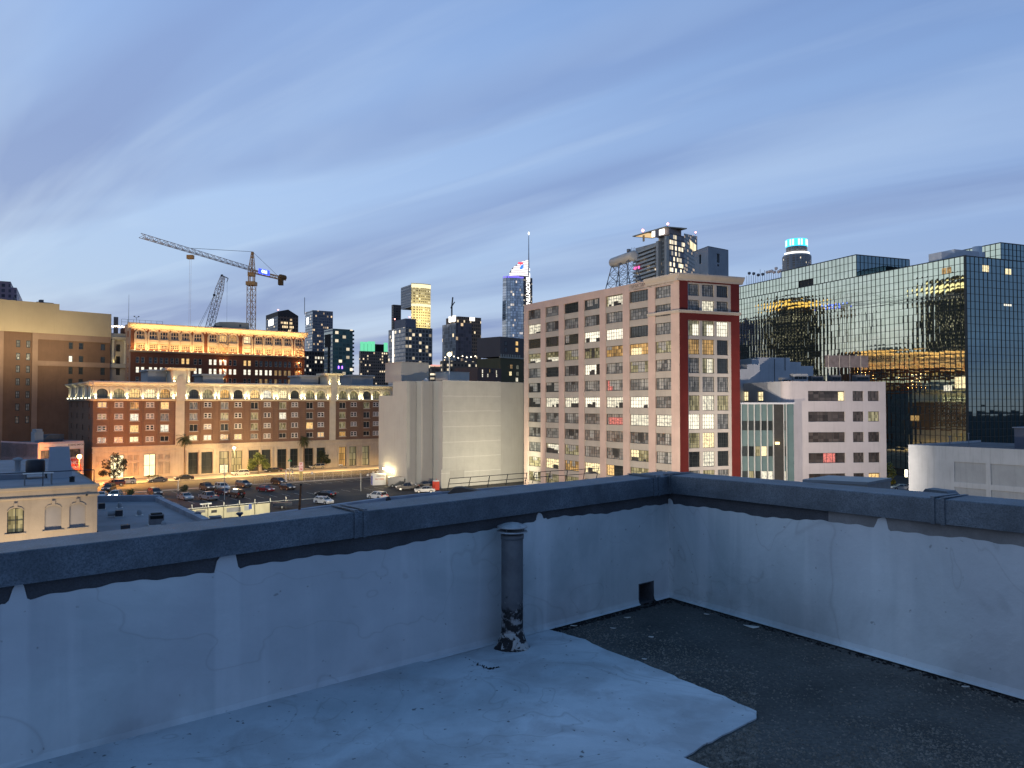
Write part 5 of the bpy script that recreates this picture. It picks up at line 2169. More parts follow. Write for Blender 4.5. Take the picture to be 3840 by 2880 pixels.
for i, (a, b_, c_, d_) in enumerate(ops):
    window(root, FSt.M, a, c_, b_ - a, d_ - c_, g_brown if i < 3 else g_dim, y=.25, grid=(3, 1), bar=.08, frame=m_steel)
q = MB()
q.prism([(0, .4), (FSt.L, .4), (FSt.L, 18), (0, 18)], 0, zt_ - .4)
for a, b_ in ((6, 12),):
    q.xprof([(a, zt_ - .4), (b_, zt_ - .4), (b_, zt_ + 1.5), (a + 2, zt_ + 1.5)], 10, 15)
q.build('roof', m_roofgrey, root)
m_awn = MAT('red_awning', (.62, .10, .06), .7, .15, .5)
m_ltr = MAT('white_lettering', (.75, .7, .62), .7, .1, 2)
m_ltrd = MAT('dark_lettering', (.12, .08, .07), .7, .1, 2)
q = MB()
q.box(.3, FSt.L - .2, -.12, -.003, Z(240, 1683), Z(240, 1663))
fas = q.build('fascia_sign', MAT('fascia_white', (.6, .52, .48), .8, .1, .5), root)
lettering('STRING IMPORT', .62, m_ltrd, fas, FSt.M, U(290), -.13, Z(240, 1670), .01, .01)
lettering('WHOLESALE AND RETAIL', .42, m_ltrd, fas, FSt.M, U(205), -.13, Z(240, 1676), .01, .005)
for i, (a, b_) in enumerate(((U(140), U(186)), (U(190), U(250)), (U(252), U(300)))):
    za, zb = Z(240, 1722), Z(240, 1764)
    q = MB()
    q.yprof([(-.02, za), (-1.5, zb), (-1.5, zb - .06), (-.02, za - .06)], a, b_)
    aw = q.build('awning', m_awn, root)
    ang_ = math.atan2(za - zb, 1.48)
    for body, sz, f_ in ((('STR', 'STRING', 'INC')[i], 1.35, .38), ('PORT' if i == 2 else 'IM', .75, .8)):
        me = text_mesh(body, sz, m_ltr, .01, .02)
        inst('lettering', me, aw, FSt.M @ T((a + b_) / 2, -.02 - 1.48 * f_ - .03, za + (zb - za) * f_ + .03) @ Matrix.Rotation(ang_, 4, 'X'))
for k_, (px, y_, w_, h_, lab) in enumerate(((205, 9, 2.2, 2.4, 'tall grey box on the roof of the corner store'), (232, 12, 1.7, 3.0, 'taller blue grey box behind another on the corner store roof'))):
    q = MB()
    q.box(U(px), U(px) + w_, y_, y_ + 1.8, zt_ - .4, zt_ + h_)
    q.box(U(px) + .3, U(px) + w_ - .3, y_ - .05, y_ - .003, zt_ + .6, zt_ + h_ - .5)
    tag(q.build('roof_unit', m_lift, None, FSt.M), lab, 'roof unit')

# ------------------------------------------------------------------ arched beige building at the left edge, nearby roofs
AR, AL = hp(371, 50), hp(0, 46.9)
ad = (AR - AL).normalized()
FAr = Face(AL - ad * 14, AR)
U, Z = FAr.U, FAr.Z
zt_ = Z(371, 1814)
m_arch = MAT('beige_plaster', (.40, .335, .26), .9, .14, .6, stain=.3, fine=.1, bump=.3)
m_infill = MAT('grey_infill', (.30, .285, .28), .85, .1, .8)
root = thing('arched_building', 'beige plastered building with one dark and two bricked up arched windows at the left edge', 'building', FAr.M)
aw = [(35, 98, 1905, 2000), (175, 238, 1895, 1987), (267, 328, 1887, 1978)]
ops = [(U(a), U(b_), Z((a + b_) / 2, y1), Z((a + b_) / 2, y0)) for a, b_, y0, y1 in aw]
q = MB()
q.wall(0, FAr.L, 0, zt_, ops, .22)
for a, b_, c_, d_ in ops:
    q.archfill(a, b_, d_, 0, .22, rise=.22)
q.quad((FAr.L, 0, 0), (FAr.L, 16, 0), (FAr.L, 16, zt_), (FAr.L, 0, zt_))
q.build('wall', m_arch, root)
for i, (a, b_, c_, d_) in enumerate(ops):
    if i == 0:
        window(root, FAr.M, a, c_, b_ - a, d_ - c_, g_dim, y=.16, grid=(2, 2), bar=.04, frame=m_steel)
    else:
        q = MB()
        q.quad((a, .14, c_), (b_, .14, c_), (b_, .14, d_), (a, .14, d_))
        q.build('blocked_window', m_infill, root)
q = MB()
for a, b_, c_, d_ in ops:
    q.box(a - .12, b_ + .12, -.09, -.003, c_ - .09, c_)
    q.box((a + b_) / 2 - .09, (a + b_) / 2 + .09, -.1, -.003, d_ + .03, d_ + .3)
    n_ = 8
    for k_ in range(n_):
        x0, x1 = a + (b_ - a) * k_ / n_, a + (b_ - a) * (k_ + 1) / n_
        za = d_ - .22 + .22 * math.sin(math.acos(max(-1, min(1, 1 - 2 * k_ / n_))))
        zb = d_ - .22 + .22 * math.sin(math.acos(max(-1, min(1, 1 - 2 * (k_ + 1) / n_))))
        q.add([(x0, -.05, za), (x1, -.05, zb), (x1, -.05, zb + .08), (x0, -.05, za + .08), (x0, 0, za + .08), (x1, 0, zb + .08)], [(0, 1, 2, 3), (3, 2, 5, 4)])
q.yprof([(0, zt_ - .75), (-.1, zt_ - .7), (-.1, zt_ - .62), (0, zt_ - .58)], 0, FAr.L + .1)
q.yprof([(0, zt_ - .2), (-.12, zt_ - .16), (-.12, zt_), (.3, zt_ + .02), (.3, zt_ - .2)], 0, FAr.L + .1)
q.build('moulding', m_arch, root)
m_bluero = MAT('blue_grey_roofing', (.20, .215, .24), .8, .2, .35, stain=.0, bump=.2)
q = MB()
q.box(0, FAr.L - .02, .31, 30, 0, zt_ - .1)
q.build('roof', m_bluero, root)
wl_ = thing('wall_light', 'small square lamp box on the beige wall near its right corner', 'wall light', FAr.M @ T(U(330), 0, Z(330, 1855)))
q = MB()
q.box(-.06, .06, -.14, -.003, -.06, .06)
q.bar((.06, -.04, .05), (.5, -.02, .07), .015)
q.build('housing', m_steel, wl_)


def ront(px, py, z=None):
    p = gp(px, py, zt_ - .1 if z is None else z)
    return p


def onroof(name, label, cat, px, py, z, build, rot=None, group=None):
    p = gp(px, py, z)
    o = thing(name, label, cat, T(p.x, p.y, z) @ RZ(math.atan2(ad.y, ad.x) if rot is None else rot), group)
    build(o)
    return o


zr = zt_ - .1


def fan(o):
    q = MB()
    q.box(-.75, .75, -.7, .7, .3, .4)
    for x in (-.65, .65):
        for y in (-.6, .6):
            q.bar((x, y, 0), (x, y, .3), .05)
    q.build('frame', m_steel, o)
    q = MB()
    q.lathe([(.55, .4), (.6, .5), (.6, 1.2), (.5, 1.3), (0, 1.32)], 14)
    q.build('housing', MAT('dark_fan', (.03, .03, .035), .6, .2, 2), o)


onroof('roof_fan', 'dark drum roof fan on a frame on the beige building roof', 'roof fan', 132, 1792, zr, fan)


def table(o):
    q = MB()
    q.box(-.85, .85, -.3, .3, .72, .78)
    q.build('top', m_whiteframe, o)
    for x in (-.75, .75):
        q = MB()
        for y in (-.25, .25):
            q.bar((x, y, 0), (x, y, .72), .04)
        q.bar((x, -.25, .3), (x, .25, .3), .03)
        q.build('leg', m_sheet, o)


onroof('metal_stand', 'pale topped metal stand on legs in front of the dark roof fan', 'stand', 143, 1818, zr, table)


def slab(o):
    q = MB()
    q.add([(-.75, 0, 0), (.75, 0, 0), (.62, .9, 2.2), (-.62, .9, 2.2), (-.75, .15, 0), (.75, .15, 0), (.62, 1.0, 2.2), (-.62, 1.0, 2.2)], [(0, 1, 2, 3), (4, 7, 6, 5), (0, 3, 7, 4), (1, 5, 6, 2), (3, 2, 6, 7), (0, 4, 5, 1)])
    q.build('panel', MAT('sign_back_grey', (.30, .31, .33), .7, .08, .5), o)
    q = MB()
    q.bar((-.55, 1.0, 2.0), (-.55, 2.2, 0), .05)
    q.bar((.55, 1.0, 2.0), (.55, 2.2, 0), .05)
    q.build('strut', m_steel, o)


onroof('leaning_panel', 'large smooth grey panel leaning back on the beige building roof', 'panel', 226, 1794, zr, slab)


def vent(o):
    q = MB()
    q.lathe([(.2, 0), (.2, .8), (.32, .85), (.32, 1.0), (0, 1.1)], 12)
    q.build('pipe', m_lift, o)


onroof('roof_vent', 'short capped roof vent pipe at the left of the beige building roof', 'vent', 66, 1767, zr, vent)
onroof('roof_vent', 'small squat vent near the right end of the beige building railing', 'vent', 270, 1807, zr, lambda o: MB().lathe([(.16, 0), (.16, .3), (.22, .32), (0, .4)], 10).build('pipe', m_steel, o))
rl = thing('roof_railing', 'thin dark pipe railing along the front of the beige building roof', 'railing', FAr.M)
q = MB()
ua, ub = 2, FAr.L - .1
q.bar((ua, .9, zr + .95), (ub, .9, zr + .95), .03, 6)
q.bar((ub, .9, zr + .95), (ub, .9, zr), .03, 6)
for k_ in range(6):
    u = ua + (ub - ua) * k_ / 6
    q.bar((u, .9, zr), (u, .9, zr + .95), .03, 6)
q.build('rail', MAT('blue_black_pipe', (.03, .035, .05), .5, .1, 2), rl)
q = MB()
q.box(-16, -.2, 5.2, 6.0, 0, .35)
q.lathe([(.3, .35), (.3, .6), (0, .7)], 10, c=(-6, 5.6))
o = q.build('roof_duct', m_bluero, None, FAr.M @ T(U(150), 2.5, zr))
tag(o, 'long low duct running across the back of the beige building roof', 'duct')
# lower blue-grey roof beside it
zn = 12.0
root = thing('low_roofed_building', 'low building with a broad blue grey roof and parapet kerbs beyond the left parapet', 'building', T(-25, 55, 0))
P_ = [gp(300, 1880, zn), gp(600, 1876, zn), gp(790, 1964, zn), gp(1452, 1872, zn), gp(1650, 1850, zn), gp(2245, 1800, zn)]
nearp = [Vector((2, 30, 0)), Vector((-9, 20, 0)), Vector((-32, 26, 0))]
poly = [(p.x, p.y) for p in P_] + [(14, 60), (6, 30), (-9, 20), (-19.5, 39.5), (-26.6, 50)]
q = MB()
q.prism(poly, 0, zn)
q.build('wall', [m_bluero], root, Matrix.Identity(4))
q = MB()


def kerb(a, b_, w_=.35, h_=.45):
    d_ = (b_ - a).normalized()
    n_ = Vector((-d_.y, d_.x, 0)) * w_
    q.prism([(p.x, p.y) for p in (a, b_, b_ - n_, a - n_)], zn + .003, zn + h_)


kerb(P_[0], P_[1], .6, .5)
kerb(P_[1], P_[2], .5, .35)
kerb(P_[2], P_[3], .5, .22)
kerb(P_[3], P_[4], .4, .2)
kerb(P_[4], P_[5], .3, .15)
q.build('parapet_kerb', MAT('pale_roof_kerb', (.27, .285, .32), .8, .25, .6), root, Matrix.Identity(4))


def acbox(w_, d_, h_, mat_, vent_=True):
    def f_(o):
        q = MB()
        q.box(-w_ / 2, w_ / 2, -d_ / 2, d_ / 2, .06, h_)
        q.build('housing', mat_, o)
        if vent_:
            q = MB()
            q.box(-w_ / 2 + .06, w_ / 2 - .06, -d_ / 2 - .015, -d_ / 2 - .002, h_ * .62, h_ - .06)
            q.box(-w_ / 2 + .12, w_ / 2 - .12, -d_ / 2 + .12, d_ / 2 - .12, h_ + .002, h_ + .08)
            q.build('louvre', m_black, o)
        q = MB()
        q.box(-w_ / 2 - .05, w_ / 2 + .05, -d_ / 2 - .05, d_ / 2 + .05, 0, .06)
        q.build('base', m_whiteframe, o)
    return f_


m_unit = MAT('unit_grey', (.15, .145, .15), .6, .2, 2)
m_unitd = MAT('unit_dark', (.035, .035, .04), .6, .2, 2)
onroof('cooler_unit', 'grey louvred cooler unit, the largest box on the low blue grey roof', 'air conditioner', 586, 1968, zn, acbox(.95, .8, .75, m_unit), .5, 'coolers on the low roof')
onroof('cooler_unit', 'dark cooler box at the low roof middle, nearest the left parapet coping', 'air conditioner', 470, 1996, zn, acbox(.55, .6, .5, m_unitd, False), .5, 'coolers on the low roof')
onroof('cooler_unit', 'dark cooler box with a round duct on its left on the low roof', 'air conditioner', 446, 1938, zn, lambda o: (acbox(.5, .55, .5, m_unitd, False)(o), MB().bar((-.75, 0, .3), (-.25, 0, .3), .2, 10).build('duct', m_lift, o)), .5, 'coolers on the low roof')
onroof('cooler_unit', 'dark cooler box tucked against the corner of the beige arched building', 'air conditioner', 381, 1910, zn, acbox(.5, .55, .5, m_unitd, False), .5, 'coolers on the low roof')
onroof('cooler_unit', 'grey box with a pale lid at the low roof edge', 'air conditioner', 808, 1962, zn, acbox(.78, .7, .5, m_unit, False), .5, 'coolers on the low roof')
tv = lambda r_: (lambda o: (MB().lathe([(r_ * .8, 0), (r_ * .85, .12), (r_, .2), (r_ * .9, .36), (r_ * .5, .46), (0, .48)], 12).build('turbine', m_lift, o), MB().box(-r_ * 1.4, r_ * 1.4, -r_ * 1.2, r_ * 1.2, 0, .03).build('base', m_whiteframe, o)))
onroof('roof_vent', 'white dome vent with a pale base beside the grey louvred cooler', 'vent', 614, 1978, zn, tv(.18))
onroof('roof_vent', 'pale dome vent alone in the middle of the low roof', 'vent', 523, 1933, zn, tv(.19))
onroof('roof_vent', 'pale dome vent near the far kerb of the low roof', 'vent', 449, 1905, zn, tv(.17))


def cone(o):
    q = MB()
    q.lathe([(.03, 0), (.06, .12), (.27, .32), (.25, .4), (0, .45)], 14)
    q.build('hopper', MAT('blue_metal', (.05, .075, .12), .5, .2, 2, metal=.3), o)


onroof('cone_vent', 'dark blue cone shaped vent at the left of the low roof edge', 'vent', 742, 1942, zn, cone, None, 'cone vents on the low roof')
onroof('cone_vent', 'dark blue cone shaped vent farther right, past the pale lidded box', 'vent', 899, 1942, zn, cone, None, 'cone vents on the low roof')
p = gp(1122, 1921, zn)
o = thing('rusty_flue', 'tall rusty brown flue pipe standing on the low roof edge', 'flue pipe', T(p.x, p.y, zn))
q = MB()
q.bar((0, 0, 0), (.12, 0, 2.15), .105, 10, .07)
q.build('pipe', MAT('rust', (.20, .085, .035), .9, .5, 3, fine=.5), o)
q = MB()
q.lathe([(.085, 2.1), (.085, 2.22), (0, 2.23)], 10, c=(.12, 0))
q.build('cap', m_black, o)
q = MB()
q.box(-.6, .3, -.25, .2, 0, .12)
q.build('base', m_unitd, o)
o = thing('roof_railing', 'long thin steel pipe railing crossing the foot of the grey and pink buildings', 'railing', T(0, 80, 0))
rp = [gp(1682, 1838, zn), gp(1760, 1832, zn), gp(1832, 1826, zn), gp(1900, 1820, zn), gp(1972, 1814, zn)]
rq = [gp(2000, 1812, zn), gp(2060, 1806, zn), gp(2125, 1802, zn), gp(2190, 1797, zn), gp(2240, 1793, zn)]
q = MB()
for run in (rp, rq):
    for k_, p in enumerate(run):
        q.bar(p - Vector((.1, 0, 0)), p + Vector((.12, 0, 1.15)), .04, 6)
        if k_:
            for h_ in (.6, 1.15):
                q.bar(run[k_ - 1] + Vector((.12 * h_, 0, h_)), p + Vector((.12 * h_, 0, h_)), .033, 6)
q.build('rail', m_steel, o, Matrix.Identity(4))
o = thing('roof_hatch', 'low brown sloping roof hatch beside the left end of the pipe railing', 'roof hatch', T(*gp(1730, 1850, zn)))
q = MB()
q.xprof([(-1.4, -.1), (2.2, -.1), (2.2, .12), (0, .62), (-.7, .55)], -.5, .8)
q.build('cover', MAT('brown_felt', (.12, .085, .065), .9, .2, 1), o)
onroof('roof_vent', 'dark ball shaped vent on the low roof edge near the joint of the left coping', 'vent', 1456, 1882, zn, lambda o: MB().lathe([(.1, 0), (.22, .12), (.24, .25), (.15, .42), (0, .46)], 12).build('turbine', m_unitd, o))
# ------------------------------------------------------------------ skyline
def tower(name, label, pl, pc, pr, ytop, d, mats, th=38, z0=0, cat='tower', wl_def=26, part=('left_facade', 'right_facade'), ybot=None):
    """box tower whose near vertical edge stands at pixel pc: left face out to pl, right face out to pr"""
    th = R(th)
    bx = Vector((math.cos(th), math.sin(th), 0))
    ax_ = Vector((-math.sin(th), math.cos(th), 0))
    P0 = hp(pc, d)
    wr = (along(P0, bx, pr) - P0).length if pr > pc else wl_def
    wl_ = (along(P0, ax_, pl) - P0).length if pl < pc else wl_def
    M_ = mat_from(P0, P0 + bx)
    root = thing(name, label, cat, M_)
    zt = pt(pc, ytop, d).z
    boxpart(root, M_, 0, wr, 0, wl_, z0, zt, mats)
    return root, M_, wr, wl_, zt


def boxpart(root, M_, x0, x1, y0, y1, z0, z1, mats, names=('front_facade', 'side_facade', 'roof')):
    q = MB()
    q.quad((x0, y0, z0), (x1, y0, z0), (x1, y0, z1), (x0, y0, z1))
    q.build(names[0], mats[0], root, M_)
    q = MB()
    q.quad((x0, y1, z0), (x0, y0, z0), (x0, y0, z1), (x0, y1, z1))
    q.quad((x1, y1, z0), (x0, y1, z0), (x0, y1, z1), (x1, y1, z1))
    q.quad((x1, y0, z0), (x1, y1, z0), (x1, y1, z1), (x1, y0, z1))
    q.build(names[1], mats[1 if len(mats) > 1 else 0], root, M_)
    q = MB()
    q.box(x0 + .1, x1 - .1, y0 + .1, y1 - .1, z1 - .3, z1 - .02)
    q.build(names[2], m_roofgrey, root, M_)


def zpix(py, d):
    return pt(1920, py, d).z


m_beacon = EMIT('aviation_light', (1, .25, .22), 10)
m_sign = EMIT('lit_sign', (1, .97, .9), 2.2)
WARM = (1, .66, .30)


def beacon(root, M_, x, y, z, r=.8):
    q = MB()
    q.bar((x, y, z), (x, y, z + r * 2), r * .2)
    q.lathe([(0, z + r * 2), (r, z + r * 3), (0, z + r * 4)], 8, c=(x, y), mi=1)
    q.build('aviation_light', [m_steel, m_beacon], root, M_)


# far left, blue-violet stepped tower
mt = TOWER('violet_tower_skin', (.085, .085, .13), (.03, .035, .06), 4, 3.6, .5, .6, .03)
r_, M_, wr, wl, zt = tower('office_tower', 'dark violet stepped tower cut off by the left edge of the picture', -120, -60, 34, 1050, 520, [mt], 30)
boxpart(r_, M_, 0, wr + 3.5, .6, wl, 0, zpix(1071, 520), [mt], ('lower_front_facade', 'lower_side_facade', 'lower_roof'))
# dark peaked tower
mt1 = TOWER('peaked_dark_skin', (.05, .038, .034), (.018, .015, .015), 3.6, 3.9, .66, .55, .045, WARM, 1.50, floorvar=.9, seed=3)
mt2 = TOWER('peaked_sunward_skin', (.15, .14, .135), (.10, .098, .1), 3.6, 3.9, .7, .4, .0)  # left flank coloured paler to show the western glow falling on it
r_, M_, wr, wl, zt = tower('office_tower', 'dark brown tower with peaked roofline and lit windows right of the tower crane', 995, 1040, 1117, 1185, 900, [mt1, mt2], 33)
q = MB()
zz0, zz1 = zt, zpix(1158, 900)
q.xprof([(-.02, zz0), (wr + .02, zz0), (wr + .02, zz0 + 1.5), (wr * .5, zz1), (-.02, zz0 + 5.5)], .0, wl)
q.build('peaked_crown', MAT('peak_brown', (.05, .04, .036), .7, .1, .1), r_, M_)
q = MB()
q.quad((-.15, wl * .75, zt - 9), (-.15, wl * .35, zt - 9), (-.15, wl * .35, zt - 1.5), (-.15, wl * .75, zt - 1.5))
q.build('lit_sign', m_sign, r_, M_)
lw = MB()
for r, cs in enumerate(((2, 3, 4, 6, 7), (1, 2, 3, 4, 6, 7, 8), (5, 6), (4,), (1, 7))):
    for c in cs:
        x, z = 3.5 + c * 1.75, zt - 9 - r * 4.6
        lw.quad((x, -.1, z), (x + 1.2, -.1, z), (x + 1.2, -.1, z + 2.6), (x, -.1, z + 2.6))
lw.build('lit_windows', EMIT('tower_rooms', (1, .75, .42), 1.30), r_, M_)
beacon(r_, M_, .5, .5, zt + 5)
# glass tower, left flank painted paler as if catching the western glow
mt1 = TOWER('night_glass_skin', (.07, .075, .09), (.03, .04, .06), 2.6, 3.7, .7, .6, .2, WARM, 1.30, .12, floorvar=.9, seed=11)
mt2 = TOWER('sunward_flank_skin', (.22, .24, .26), (.30, .36, .42), 2.4, 3.7, .8, .7, .035, WARM, 1.10, .08, metal=.5, seed=5)
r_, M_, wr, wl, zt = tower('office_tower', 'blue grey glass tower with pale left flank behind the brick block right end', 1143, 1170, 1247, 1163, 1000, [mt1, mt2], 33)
q = MB()
q.bar((-1, wl, zt - 3), (-1, wl, zt + 20), .4)
q.build('mast', m_steel, r_, M_)
q = MB()
q.quad((-.2, wl * .8, zt - 17), (-.2, wl * .5, zt - 17), (-.2, wl * .5, zt - 8), (-.2, wl * .8, zt - 8))
q.build('lit_sign', m_sign, r_, M_)
mt3 = TOWER('black_grid_skin', (.03, .028, .03), (.012, .012, .014), 2.4, 3.5, .6, .55, .26, (1, .85, .62), 1.40, floorvar=.6, seed=23)
tower('apartment_tower', 'lower black gridded tower thick with lights between the brick block and the teal tower', 1139, 1143, 1216, 1316, 640, [mt3], 35)
# teal residential tower
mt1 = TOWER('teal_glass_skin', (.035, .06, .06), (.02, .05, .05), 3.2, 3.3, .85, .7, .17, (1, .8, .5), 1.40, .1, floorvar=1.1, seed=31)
mt2 = TOWER('teal_sunward_flank', (.30, .30, .27), (.30, .36, .34), 30, 3.3, .96, .62, .0, rough=.1, metal=.4)  # banded flank, its paleness the western glow put into the colour
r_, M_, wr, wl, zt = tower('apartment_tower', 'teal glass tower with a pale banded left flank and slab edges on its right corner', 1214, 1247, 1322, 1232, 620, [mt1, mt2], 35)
q = MB()
for k_ in range(28):
    z = zt - 2 - k_ * 3.3
    q.box(wr + .02, wr + 1.3, 0, 2.5, z, z + 1.5)
q.build('balcony_slabs', MAT('slab_edge', (.05, .06, .06), .7, .1, 1), r_, M_)
q = MB()
q.box(-.5, -.02, wl * .32, wl * .5, 0, zt - 14)
q.box(-.5, -.02, wl * .25, wl * .85, zt - 14, zt - 4)
q.build('dark_slot', m_black, r_, M_)
q = MB()
z = zpix(1382, 620)
q.bar((5, -.3, z), (5, -.3, z + 2.2), .5, 6)
q.bar((8, -.3, z), (8, -.3, z + 2.2), .5, 6)
q.build('violet_light', EMIT('violet_lamp', (.28, .12, 1), 5), r_, M_)
# green crowned tower
mt1 = TOWER('green_crown_skin', (.06, .052, .048), (.02, .02, .02), 2.6, 3.6, .55, .5, .2, (1, .74, .42), 1.50, floorvar=.7, seed=41)
r_, M_, wr, wl, zt = tower('office_tower', 'dark brick coloured tower with a glowing green crown', 1346, 1352, 1458, 1316, 900, [mt1], 30)
m_green = EMIT('green_glow', (.16, .72, .40), 1.1)
zc_ = zpix(1281, 900)
for k_, x in enumerate((.6, 5.2, 9.8, 14.2)):
    q = MB()
    q.lathe([(2.2, zt), (2.2, zc_ + (k_ > 1) * .8)], 10, c=(x + 2, 3))
    q.build('green_crown', m_green, r_, M_)
q = MB()
q.box(.5, wr - .5, 4, wl - 3, zt, zc_ - 2)
q.build('crown_core', m_black, r_, M_)
q = MB()
q.lathe([(2.4, zt), (2.4, zc_)], 10, c=(wr - 3, 3))
q.build('green_crown', m_green, r_, M_)
q = MB()
q.quad((wr * .52, 3.4, zt + 3.8), (wr * .86, 3.4, zt + 3.8), (wr * .86, 3.4, zt + 7.6), (wr * .52, 3.4, zt + 7.6))
q.build('lit_sign', m_sign, r_, M_)
# bright floodlit tower
mt1 = TOWER('floodlit_grid_skin', (.62, .56, .36), (.04, .04, .035), 3.3, 4.1, .52, .5, .25, (1, .85, .45), 1.6, floorvar=.4, seed=52)
mt2 = TOWER('grey_banded_skin', (.30, .29, .28), (.19, .19, .195), 40, 4.1, .98, .45, .0)
PX = hp(1541, 1150)
r_, M_, wr, wl, zt = tower('office_tower', 'tall floodlit pale yellow tower with rounded grid facade and grey left flank', 1502, 1541, 1614, 1066, 1150, [mt1, mt2], 30, z0=zpix(1150, 1150))
q = MB()
n_ = 10
for k_ in range(n_):
    x0, x1 = wr * k_ / n_, wr * (k_ + 1) / n_
    bow = lambda x: -3.2 * math.sin(math.pi * x / wr) - .1
    q.add([(x0, bow(x0), 0), (x1, bow(x1), 0), (x1, bow(x1), zt + 2), (x0, bow(x0), zt + 2)], [(0, 1, 2, 3)], 0, True)
    q.add([(x0, bow(x0), zt + 2), (x1, bow(x1), zt + 2), (x1, 3, zt + 2), (x0, 3, zt + 2)], [(0, 1, 2, 3)], 0)
q.build('bowed_facade', mt1, r_, M_)
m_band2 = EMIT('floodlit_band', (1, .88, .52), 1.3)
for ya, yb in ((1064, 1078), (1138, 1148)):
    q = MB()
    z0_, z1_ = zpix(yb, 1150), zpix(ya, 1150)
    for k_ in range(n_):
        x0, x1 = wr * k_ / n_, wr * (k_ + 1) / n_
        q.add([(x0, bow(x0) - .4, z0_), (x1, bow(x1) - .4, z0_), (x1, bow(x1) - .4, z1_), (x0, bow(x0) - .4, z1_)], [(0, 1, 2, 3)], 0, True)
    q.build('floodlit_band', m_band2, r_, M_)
for k_ in range(3):
    fz = zpix((1240, 1190, 1135)[k_], 1150)
    p = M_ @ Vector((wr * .5, -46, fz - 40))
    lamp('tower_floodlight', 'SPOT', tuple(p), 1.5e5, (1, .82, .40), r_, 3, rot=aim(p, M_ @ Vector((wr * .5, 0, fz + 10))), spot=R(80), blend=.8)
mt3 = TOWER('black_balcony_skin', (.035, .033, .035), (.015, .015, .018), 4, 3.3, .8, .55, .12, WARM, 1.00, seed=61)
tower('apartment_tower', 'slim black balcony tower just left of the floodlit pale tower', 1467, 1474, 1503, 1142, 1000, [mt3], 30)
# grey grid tower in front of it
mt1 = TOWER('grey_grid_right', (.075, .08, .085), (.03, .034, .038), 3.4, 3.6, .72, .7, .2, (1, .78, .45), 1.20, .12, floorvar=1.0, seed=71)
mt2 = TOWER('grey_grid_sunward', (.21, .20, .19), (.14, .15, .155), 3.0, 3.6, .75, .72, .1, (1, .78, .45), 1.6, .1, floorvar=.8, metal=.3, seed=73)  # lighter copy of the right face, light from the left in its colour
r_, M_, wr, wl, zt = tower('office_tower', 'grey gridded glass tower with a bright vertical light strip, in front of the floodlit tower', 1456, 1520, 1621, 1226, 700, [mt1, mt2], 33)
boxpart(r_, M_, 1, wr * .42, 2, wl * .7, zt - .3, zpix(1193, 700), [MAT('plant_screen', (.16, .155, .175), .7, .1, .1)], ('plant_screen', 'plant_screen_side', 'plant_roof'))
q = MB()
yy = wl * .68
q.box(-.6, -.05, yy, yy + 1.5, zpix(1432, 760), zpix(1255, 760))
q.build('light_strip', EMIT('strip_white', (1, .9, .75), 4), r_, M_)
for x, y in ((1, wl * .68), (wr * .2, 3)):
    beacon(r_, M_, x, y, zpix(1195, 700), .7)
# low blocks in the gap
mt3 = TOWER('lit_floor_skin', (.05, .045, .04), (.03, .028, .026), 6, 3.5, .9, .45, .7, (1, .82, .55), 1.6, seed=81)
r_, M_, wr, wl, zt = tower('office_block', 'low block with lit floors and a red roof line right of the grey gridded tower', 1612, 1618, 1660, 1372, 640, [mt3], 30, cat='building')
q = MB()
q.box(-.5, wr + .5, -.5, .2, zt + .01, zt + .8)
q.build('red_roof_line', EMIT('red_line', (1, .25, .2), 2), r_, M_)
# twin-sign tower
mt1 = TOWER('brown_grid_skin', (.085, .062, .046), (.025, .022, .02), 2.6, 3.8, .62, .62, .12, (1, .76, .42), 1.30, floorvar=.9, seed=91)
mt2 = TOWER('violet_sunward_skin', (.12, .11, .13), (.24, .22, .26), 3.2, 3.8, .9, .92, .02, rough=.08, metal=.4, seed=95)  # paler than the front skin: evening light from the left painted in
mt3 = TOWER('violet_dark_skin', (.05, .045, .05), (.04, .038, .045), 3.2, 3.8, .9, .9, .06, WARM, 1.00, .1, seed=97)
r_, M_, wr, wl, zt = tower('office_tower', 'brown and violet tower with two glowing white signs and a small crane on its roof', 1672, 1716, 1804, 1186, 820, [mt1, mt1], 33)
boxpart(r_, M_, -3.5, wr * .55, -2.5, wl + 2, 0, zpix(1212, 820), [mt3, mt2], ('front_glass', 'side_glass', 'step_roof'))
q = MB()
q.quad((-.2, wl * .75, zt - 5), (-.2, wl * .15, zt - 5), (-.2, wl * .15, zt + 1.5), (-.2, wl * .75, zt + 1.5))
q.quad((wr * .5, -.2, zt - 4), (wr * .72, -.2, zt - 4), (wr * .72, -.2, zt), (wr * .5, -.2, zt))
q.build('lit_sign', m_sign, r_, M_)
q = MB()
q.bar((wr * .0, wl * .5, zt), (wr * .0, wl * .5, zt + 13), .9, 4)
q.bar((wr * -.0, wl * .5, zt + 12), (wr * .04, wl * .5, zt + 22), .8)
q.bar((wr * -.05, wl * .5, zt + 10), (wr * .12, wl * .5, zt + 17), .6)
q.build('roof_crane', m_steel, r_, M_)
